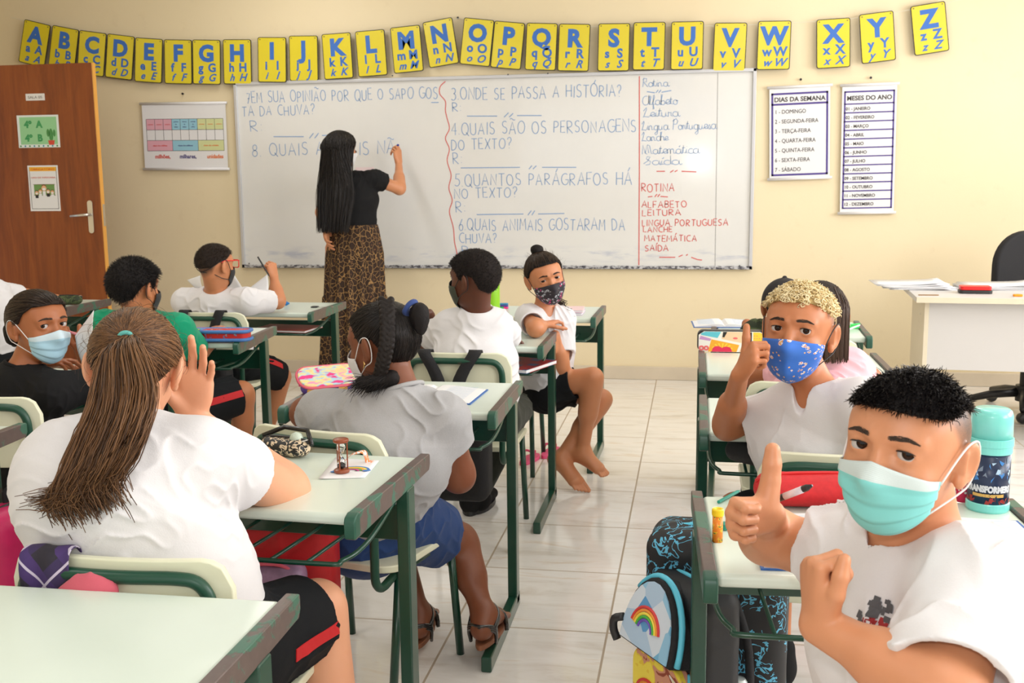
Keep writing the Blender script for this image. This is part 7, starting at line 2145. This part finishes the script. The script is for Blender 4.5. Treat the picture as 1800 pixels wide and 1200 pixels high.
# --- desk in front of the barefoot girl's elbow and the desk under the whiteboard
t = NT('red and blue cover'); v = t.n('ShaderNodeTexVoronoi', distance='CHEBYCHEV'); v.inputs['Scale'].default_value = 16; t.l(t.coord(), v.inputs['Vector']); t.base(t.mix(t.math('LESS_THAN', v.outputs['Distance'], .33), srgb(150, 26, 30), srgb(44, 84, 122))); t.set(Roughness=.3)
book('notebook', V(-.69, 4.20, .612), .20, .26, .016, -.35, t.m, 'red and blue hardback sticking out of the rack beneath the elbow of the barefoot girl')
gb = thing('green_bottle', V(-.985, 5.16, ZT), 0, 'tall lime green bottle behind the head of the dark mask boy', 'bottle')
M_LIME = mat('lime plastic', srgb(150, 214, 40), .3, trans=.2); MB().lathe([(.036, 0), (.038, .01), (.038, .15), (.030, .18)], n=24).build('bottle_body', M_LIME, gb, smooth=True); MB().lathe([(.031, .178), (.031, .225), (.026, .235)], n=24).build('bottle_cap', M_LIME, gb, smooth=True)
for k, (cc, nm) in enumerate(((srgb(226, 40, 130), 'pink'), (srgb(70, 60, 140), 'purple'), (srgb(50, 130, 170), 'blue'), (srgb(40, 170, 90), 'green'))):
    p0 = P2(858, 541, ZT + .006) + V(.0, 0, .009 * k if k < 3 else 0) + V(0, -.02 * (k == 3), 0)
    o = MB().tube([(0, 0, 0), (.012, 0, 0), (.09, .02, 0), (.10, .022, 0)], [.003, .0055, .0055, .0045], 8).build('felt_pen', mat(nm + ' pen', cc, .4), smooth=True); o.location = p0; o.rotation_euler = (0, 0, -.1 + .08 * k)
    tag(o, nm + ' felt pen in the bundle on the desk by the green bottle', 'pen', 'bundle of felt pens')
bt = P2(1002, 553)
book('book', V(bt[0], bt[1] + .06, ZT), .12, .17, .012, .0, mat('lilac cover', srgb(196, 180, 206), .5, var=.2, vs=20), 'lilac book at the bottom of the small stack behind the barefoot girl', 'book')
book('book', V(bt[0] + .003, bt[1] + .065, ZT + .0125), .115, .16, .012, .06, mat('pink white cover', srgb(236, 206, 210), .5, var=.1, vs=20), 'pale pink book on top of the small stack behind the barefoot girl', 'book')

# --- boy in red glasses: papers, folder, scissors
def held(name, c0, c1, c2, c3, label, bend=.02):
    c = [np.array(v) for v in (c0, c1, c2, c3)]; n = 10; vs = []; fs = []; nn = nrm(np.cross(c[1] - c[0], c[3] - c[0]))
    for j in range(n + 1):
        for i in range(n + 1):
            u, v = i / n, j / n; vs.append((c[0] * (1 - u) + c[1] * u) * (1 - v) + (c[3] * (1 - u) + c[2] * u) * v + nn * bend * math.sin(math.pi * v) * (.4 + .6 * u) - c[0])
    for j in range(n):
        for i in range(n): a = j * (n + 1) + i; fs.append((a, a + 1, a + n + 2, a + n + 1))
    o = MB().add(vs, fs).build(name, M_PAPER, smooth=True, solid=.0008); o.location = c[0]; tag(o, label, 'paper')
    S = Sheet(V(0, 0, 0), c[1] - c[0], c[3] - c[0]); return o


held('paper_sheet', aty(392, 540, 4.98), aty(446, 535, 4.98), aty(404, 470, 5.05), aty(372, 500, 5.05), 'white sheet standing before the boy in red glasses', .015)
o = held('paper_sheet', aty(415, 545, 4.97), aty(462, 530, 4.97), aty(470, 482, 5.02), aty(440, 505, 5.02), 'curled white sheet held up under the pencil hand', -.03)
held('paper_sheet', aty(344, 506, 4.96), aty(356, 506, 4.90), aty(352, 484, 4.96), aty(329, 492, 4.97), 'white sheet corner at the left shoulder of the boy in red glasses', .004)
def pencil(name, a, b, m, label, r=.0038, tipm=None, cat='pencil'):
    a = np.array(a); b = np.array(b); d = nrm(b - a); L = np.linalg.norm(b - a)
    o = MB().tube([V(0, 0, 0), d * L * .9, d * L], [r, r, r * .35], 8).build(name, m, smooth=False); o.location = a; tag(o, label, cat)
    if tipm: MB().tube([V(0, 0, 0) - d * .012, d * .002], r * 1.05, 8).build('end_cap', tipm, o)
    return o


pencil('pencil', aty(453, 451, 4.99), aty(474, 486, 4.99), M_BLKP, 'dark pencil in the raised hand of the boy in red glasses', .0042)
book('folder', V(-2.06, 5.17, .607), .30, .21, .012, -.1, mat('brick red card', srgb(150, 68, 58), .55, var=.2, vs=10), 'brick red folder in the rack under the boy in red glasses', 'folder')
sc = thing('scissors', P2(565, 540), .1, 'small dark scissors on the desk of the boy in red glasses', 'scissors')
for s in (-1, 1): MB().tube([(-.035 + .016 * math.cos(a), s * .012 + .009 * math.sin(a), .003) for a in np.linspace(0, 6.28, 12)[:-1]], .003, 6, closed=True).build('finger_ring', M_BLKP, sc, smooth=True); MB().box((.02, -s * .002, .002 + .001 * s), (.085, .007, .0012), rz(s * .08)).build('blade', M_STEEL, sc)
o = [('u', f_ell(V(0, 0, .012), (.012, .010, .012)), 0), ('u', f_cone(V(-.014, 0, .010), V(.014, 0, .012), .006, .006), .004)]; pos, F = mesh_sdf(o, V(-.04, -.04, -.01), V(.04, .04, .04), .002); q = quick_mesh('eraser', pos, F, mat('bright blue plastic', srgb(36, 120, 190), .4)); q.location = P2(503, 537); tag(q, 'small blue toy eraser near the elbow of the boy in red glasses', 'eraser')
# --- green shirt boy's desk
t = NT('red kite print'); n = t.noise(t.coord(), 60, 2); t.base(t.ramp(n, [(.55, srgb(206, 40, 36)), (.6, srgb(90, 130, 180)), (.66, srgb(236, 206, 80))], 'CONSTANT')); t.set(Roughness=.5)
M_ZB = mat('blue zip tape', srgb(74, 124, 190), .5); r = thing('pencil_case', P2(398, 600), .10, 'red zipped pencil case with blue edges on the desk of the green shirt boy', 'pencil case')
mb = MB(); mb.prism(rrect(.20, .085, .03, 5), .006, .050); mb.build('body', t.m, r, bevel=.006)
for z in (.012, .046): MB().tube([(x, y, z) for x, y in rrect(.206, .091, .033, 6)], .0075, 8, closed=True).build('zip_edge', M_ZB, r, smooth=True)
rbx = thing('flat_box', P2(345, 588, ZT), .1, 'flat box with rainbow stripes left of the red pencil case', 'box'); mb = MB()
for k in range(6): mb.box((0, -.05 + .02 * k, .012), (.13, .0201, .024), mi=k)
mb.build('striped_box', [mat('stripe ' + n, c, .5) for n, c in zip(('red', 'orange', 'yellow', 'green', 'blue', 'violet'), (srgb(226, 50, 50), srgb(240, 130, 40), srgb(246, 210, 60), srgb(60, 180, 110), srgb(60, 150, 210), srgb(150, 80, 180)))], rbx)
# --- the girl in black: paper in hand, blue card, pink pencil; camouflage case by the door
held('paper_sheet', aty(152, 655, 3.16), aty(178, 650, 3.14), aty(165, 545, 3.12), aty(132, 590, 3.14), 'folded drawing held up by the girl in the black top', .02)
sheet_obj('blue_card', [P2(196, 642), P2(236, 640), P2(248, 622), P2(208, 618)], 'blue card on the desk of the girl in the black top', 'card', m=mat('sky blue card', srgb(90, 160, 220), .6))
pencil('pencil', aty(150, 592, 3.16), aty(119, 582, 3.17), mat('pink pencil', srgb(226, 140, 150), .4), 'pink pencil pointing at the light blue mask', .0042)
t = NT('camouflage nylon'); t.base(t.ramp(t.noise(t.coord(), 40, 3, .5, .5), [(.40, srgb(40, 50, 30)), (.5, srgb(84, 98, 58)), (.6, srgb(58, 70, 44))], 'CONSTANT')); t.set(Roughness=.7); M_CAMO = t.m
pouch('pencil_case', P2(118, 535), .19, .07, .05, .1, M_CAMO, M_BLKP, 'camouflage pencil case on the desk before the door')

# --- right column
fk = thing('flask', P2(1735, 893), .2, 'turquoise flask with a dark printed band beside the boy in the turquoise mask', 'flask')
M_TURQ = mat('turquoise plastic', srgb(124, 216, 208), .25, coat=.3)
MB().lathe([(.0385, 0), (.0405, .004), (.0405, .016), (.0385, .018)], n=40).build('base_ring', M_TURQ, fk, smooth=False)
MB().lathe([(.0385, .017), (.0385, .118)], n=40).build('printed_band', mat('navy print', srgb(24, 42, 74), .3), fk, smooth=True)
MB().lathe([(.040, .117), (.0405, .119), (.0405, .131), (.042, .132), (.042, .146), (.040, .147)], n=40).build('collar', M_TURQ, fk)
MB().lathe([(.0395, .146), (.0385, .190), (.036, .199), (.031, .203), (.002, .204)], n=40).build('cup_lid', M_TURQ, fk, smooth=True)


def wrap_text(body, z, size, m, parent, R, ang, width, name, off=.001):
    vs, fs = text_mesh(body, size, offset=off, ext=.0002); w = vs[:, 0].max() - vs[:, 0].min(); vs[:, 0] *= width / w
    a = vs[:, 0] / R + ang; P = np.stack([R * np.sin(a) * 1.004, -R * np.cos(a) * 1.004, vs[:, 1] + z], 1); P += np.stack([np.sin(a), -np.cos(a), 0 * a], 1) * (vs[:, 2:3] + .0006)
    return MB().add(P, fs).build(name, m, parent)


wrap_text('TRANSFORMERS', .043, .017, mat('silver print', srgb(206, 212, 218), .3), fk, .0385, -.45, .092, 'lettering', .0012); wrap_text('REVENGE OF THE', .034, .006, mat('gold print', srgb(210, 170, 90), .4), fk, .0385, -.45, .060, 'lettering')
mb = MB(); rs = np.random.RandomState(6)
for _ in range(46):         # angular blue, grey and red printed shapes above and below the words
    a0 = rs.uniform(-1.9, 1.0); z0 = rs.choice([rs.uniform(.062, .112), rs.uniform(.064, .105), rs.uniform(.019, .028)]); k = 3 if z0 < .03 else rs.randint(0, 3); pts = []
    for q in range(rs.randint(3, 6)): a = a0 + rs.uniform(-.17, .17); z = min(max(z0 + rs.uniform(-.009, .009), .0185), .1165); pts.append((a, z))
    cx = np.mean([p[0] for p in pts]); cz = np.mean([p[1] for p in pts]); pts.sort(key=lambda p: math.atan2(p[1] - cz, (p[0] - cx) * .04)); R = .0388 + rs.uniform(0, .0003)
    mb.add([(R * math.sin(a), -R * math.cos(a), z) for a, z in pts], [tuple(range(len(pts)))], k)
mb.build('printed_shapes', [mat('print blue', srgb(60, 130, 200), .35), mat('print steel', srgb(120, 136, 156), .35), mat('print pale', srgb(176, 206, 230), .35), mat('print red', srgb(150, 36, 30), .35)], fk)
tb = thing('sweet_tube', P2(1261, 951), 0, 'small orange tube with a yellow cap near the desk rail', 'tube')
t = NT('orange tube print'); t.base(t.ramp(t.noise(t.coord(), 110, 2), [(.44, srgb(230, 130, 30)), (.56, srgb(240, 190, 50)), (.62, srgb(120, 110, 60))], 'CONSTANT')); t.set(Roughness=.35)
MB().lathe([(.0095, 0), (.0095, .050)], n=20).build('tube_body', t.m, tb, smooth=True); MB().lathe([(.0105, .049), (.0110, .052), (.0110, .060), (.0095, .062), (.006, .0615), (.005, .059)], n=20).build('tube_cap', mat('yellow cap', srgb(246, 206, 30), .3), tb)
nbC = open_book('notebook', V(.365, 1.935, ZT), .250, .29, .05, mat('blue cover', srgb(40, 96, 170), .4), 'open notebook with blue cover under the elbow of the turquoise mask boy', .007)
t = NT('red cloth with dark lattice'); n = t.noise(t.coord(), 90, 2); t.base(t.mix(n, srgb(176, 12, 22), srgb(214, 30, 38))); t.set(Roughness=.6); t.bump(t.noise(t.coord(), 200, 2), .2, .002)
pouch('pencil_case', P2(1420, 905) + V(.01, .06, 0), .245, .09, .068, .06, t.m, M_REDT, 'large red pencil case lying behind the raised thumb', pull=False)
pp = pencil('pen', aty(1336, 889, 1.625), aty(1428, 853, 1.585), M_BLKP, 'black pen with a pale label held by the thumbs up hand', .0052, cat='pen')
dv = nrm(aty(1428, 853, 1.585) - aty(1336, 889, 1.625)); MB().tube([dv * .045, dv * .078], .0055, 10).build('pale_label', mat('pale label', srgb(216, 206, 212), .5, var=.3, vs=90), pp, smooth=True)
pencil('pencil', P2(1263, 882, ZT + .004), P2(1300, 862, ZT + .004), mat('teal pencil', srgb(40, 150, 130), .4), 'teal pencil lying at the far corner of the flask desk', .0035)
q = MB().lathe([(.004, 0), (.011, .002), (.011, .012), (.005, .014)], n=12).build('sharpener', mat('teal plastic', srgb(30, 140, 120), .4)); q.location = P2(1273, 930); tag(q, 'teal pencil sharpener behind the orange tube', 'sharpener')
t = NT('pink dotted'); v = t.n('ShaderNodeTexVoronoi'); v.inputs['Scale'].default_value = 120; t.l(t.coord(), v.inputs['Vector']); t.base(t.mix(t.math('LESS_THAN', v.outputs['Distance'], .3), srgb(206, 30, 80), (.8, .75, .75))); t.set(Roughness=.5)
q = MB().lathe([(.014, 0), (.015, .003), (.015, .07), (.012, .075)], n=18).build('glue_stick', t.m, smooth=True); q.location = P2(1692, 880); tag(q, 'pink dotted glue stick left of the flask', 'glue stick')
book('notebook', P2(1362, 752) + V(.06, .05, 0), .20, .15, .008, .3, mat('white cover', (.76, .76, .78), .5), 'closed white notebook on the desk of the blond boy')
bpz = pouch('pencil_case', V(.165, 2.83, .606), .20, .085, .065, -.75, mat('charcoal nylon', (.022, .023, .025), .7, bump=.2, bs=200), mat('brass zip', srgb(150, 130, 96), .4, .6), 'charcoal pencil case with a key ring in the rack below the blond boy’s elbow', pull=False)
MB().tube([(.098 + .013 * math.cos(a), -.035, .03 + .013 * math.sin(a)) for a in np.linspace(0, 6.28, 16)[:-1]], .0014, 6, closed=True).build('key_ring', M_STEEL, bpz, smooth=True)
book('notebook', V(.42, 2.92, .606), .22, .17, .03, .05, M_BLKP, 'thick black notebook in the rack of the blond boy’s desk')
# comic strip pencil case standing at the far left of its desk
ca, cb = P2(1226, 617), P2(1345, 622); cw = np.linalg.norm(cb - ca); ch_ = .082
cc = thing('pencil_case', (ca + cb) / 2 + V(0, .03, 0), 0, 'pencil case printed with comic strip panels, standing left of the thumb', 'pencil case')
mb = MB(); mb.prism(rrect(cw, ch_, .022, 6, 0, ch_ / 2), -.022, .022, R=rx(math.pi / 2)); mb.build('case_body', mat('black case', (.012, .012, .014), .35), cc, bevel=.006)
S = Sheet((-cw / 2, -.0285, 0), (cw, 0, 0), (0, 0, ch_)); mb = MB()
MC = [mat('comic ' + n, c, .45) for n, c in (('white', srgb(238, 236, 226)), ('aqua', srgb(96, 196, 212)), ('peach', srgb(240, 204, 164)), ('black', srgb(20, 20, 24)), ('yellow', srgb(246, 206, 60)), ('amber', srgb(238, 170, 40)), ('crimson', srgb(222, 40, 84)), ('lilac', srgb(196, 150, 200)), ('coral', srgb(232, 110, 110)))]
U, H_ = cw, ch_
S.poly(mb, [(.02 * U, .10 * H_), (.10 * U, .02 * H_), (.97 * U, .02 * H_), (.985 * U, .2 * H_), (.985 * U, .85 * H_), (.92 * U, .965 * H_), (.10 * U, .965 * H_), (.02 * U, .8 * H_)], .0002, 0)
def cp(pts, k, h=.0005): S.poly(mb, [(x * U, y * H_) for x, y in pts], h, k)
cp([(.05, .80), (.30, .66), (.35, .95), (.12, .95), (.06, .88)], 1); cp([(.36, .62), (.80, .36), (.80, .95), (.38, .95)], 2); cp([(.82, .36), (.97, .28), (.97, .86), (.91, .94), (.82, .94)], 4)
cp([(.03, .60), (.19, .52), (.21, .62), (.05, .76)], 7); cp([(.03, .10), (.12, .04), (.18, .48), (.03, .56)], 0, .0004); cp([(.16, .03), (.58, .03), (.62, .35), (.21, .60)], 5); cp([(.62, .03), (.96, .03), (.96, .24), (.66, .34)], 2)
for k in range(7): a0 = .15 + k * .42; S.poly(mb, [(.37 * U, .10 * H_), (.37 * U + .17 * U * math.cos(a0) * .9, min(.10 * H_ + .38 * H_ * math.sin(a0), .42 * H_)), (.37 * U + .17 * U * math.cos(a0 + .2) * .9, min(.10 * H_ + .38 * H_ * math.sin(a0 + .2), .42 * H_))], .0008, 4)
S.disc(mb, .30 * U, .12 * H_, .075 * U, .0010, 6, ry=.17 * H_, n=18, a0=0, a1=180); S.disc(mb, .43 * U, .12 * H_, .075 * U, .0011, 6, ry=.15 * H_, n=18, a0=0, a1=180); cp([(.21, .03), (.52, .03), (.50, .14), (.23, .14)], 6, .0009)
cp([(.70, .94), (.80, .94), (.80, .37), (.66, .46), (.74, .62)], 3, .0009); cp([(.38, .95), (.44, .95), (.40, .70), (.37, .70)], 3, .0009); S.disc(mb, .56 * U, .66 * H_, .035 * U, .0009, 8, ry=.05 * H_)
for k in range(14): S.disc(mb, (.84 + .035 * (k % 4)) * U, (.42 + .12 * (k // 4)) * H_, .008 * U, .0009, 8, ry=.02 * H_, n=8)
mb.build('comic_print', MC, cc)
mb = MB(); S.text(mb, 'OO', .10 * U, .10 * H_, .022, offset=.002, h=.0012); mb.build('lettering', MC[8], cc)
# desk of the child in the cap
kb = P2(1272, 575); open_book('notebook', V(kb[0], kb[1] + .08, ZT), .13, .19, .06, mat('blue cover', srgb(40, 96, 170), .4), 'open notebook on the desk of the child in the black cap', .012)
cl = thing('clip', P2(1495, 577), .1, 'bright green clip on the desk behind the pink girl', 'clip'); M_NEON = mat('bright green plastic', srgb(70, 220, 110), .35); MB().prism(rrect(.07, .03, .008), .0, .012).build('clip_body', M_NEON, cl, bevel=.003); MB().tube([(.0, 0, .016), (.04, .005, .018)], .004, 8).build('clip_arm', M_NEON, cl)
pencil('pen', P2(1488, 580, ZT + .016), P2(1512, 571, ZT + .016), mat('white pen', srgb(220, 224, 234), .35), 'white pen lying across the bright green clip', .004, cat='pen')
# --- teacher's desk
def tz(px, py): return atz(px, py, .748)
def stack(px, label, seed, n, w, d, rot, fan):
    r = thing('paper_stack', px, rot, label, 'papers'); rs = np.random.RandomState(seed)
    for k in range(n):
        c = V(rs.uniform(-.01, .01) - fan * k, rs.uniform(-.008, .008), .0035 * k + .002); M2 = rz(rs.uniform(-.16, .16)); vs = []; N = 8
        for i in range(N + 1):
            for j in (0, 1): u = i / N - .5; vs.append(M2 @ V(u * w, (j - .5) * d, .012 * (u + .5) ** 3 * (k / n) * 2 * (1 if k % 2 else .4)) + c)
        MB().add(vs, [(2 * i, 2 * i + 2, 2 * i + 3, 2 * i + 1) for i in range(N)]).build('sheet', M_PAPER, r, smooth=True, solid=.0025)
    return r


stack(tz(1620, 508) + V(.0, .06, 0), 'fanned stack of papers overhanging the left end of the teacher desk', 3, 9, .34, .24, .05, .010)
stack(tz(1745, 510) + V(.02, .10, 0), 'flatter stack of papers behind the red case on the teacher desk', 5, 7, .36, .24, -.03, -.004)
rc = thing('stamp_case', tz(1716, 516) + V(0, .03, 0), -.07, 'red and black case on the teacher desk', 'case'); MB().prism(rrect(.16, .09, .02, 5), 0, .018).build('case_base', M_BLKP, rc, bevel=.004); MB().prism(rrect(.15, .085, .016, 5), .018, .038).build('case_lid', mat('red plastic', srgb(222, 34, 36), .35), rc, bevel=.004)
q = MB().prism(rrect(.045, .025, .008), 0, .012).build('orange_clip', mat('orange plastic', srgb(244, 150, 20), .4), bevel=.004); q.location = tz(1789, 521); tag(q, 'small orange clip near the right end of the teacher desk', 'clip')
q = MB().prism(rrect(.10, .018, .008), 0, .004).build('wooden_ruler', mat('brown wood', srgb(140, 100, 50), .5, var=.2, vs=30)); q.location = tz(1632, 519); tag(q, 'short brown wooden piece at the front left corner of the teacher desk', 'ruler')
# --- sandals taken off by the barefoot girl
for (px, py), lb in (((928, 812), 'left'), ((965, 800), 'right')):
    c = atz(px, py, 0); r = thing('flip_flop', c, -.25, 'pink flip-flop on the floor behind the chair legs, the %s one of the pair' % lb, 'sandal', 'pink flip-flops'); n = 22
    pl = [(.034 * math.sin(a) * (1 - .15 * math.cos(a)), .10 * math.cos(a) * -1 + .02) for a in np.linspace(0, 2 * math.pi, n, endpoint=False)]
    MB().prism(pl[::-1] if False else pl, 0, .018).build('sole', mat('pink foam', srgb(226, 84, 128), .6), r, bevel=.003)
    MB().tube(bez([(-.03, .0, .018), (-.025, .03, .05), (.0, .07, .03), (.025, .03, .05), (.03, .0, .018)], 16), .006, 6).build('strap', mat('magenta strap', srgb(196, 40, 90), .5), r, smooth=True)
# teacher's pen
pencil('marker', aty(690, 262, 7.06), aty(701, 254, 7.03), mat('blue marker', srgb(28, 44, 150), .4), 'blue marker in the teacher’s writing hand', .008, cat='marker')
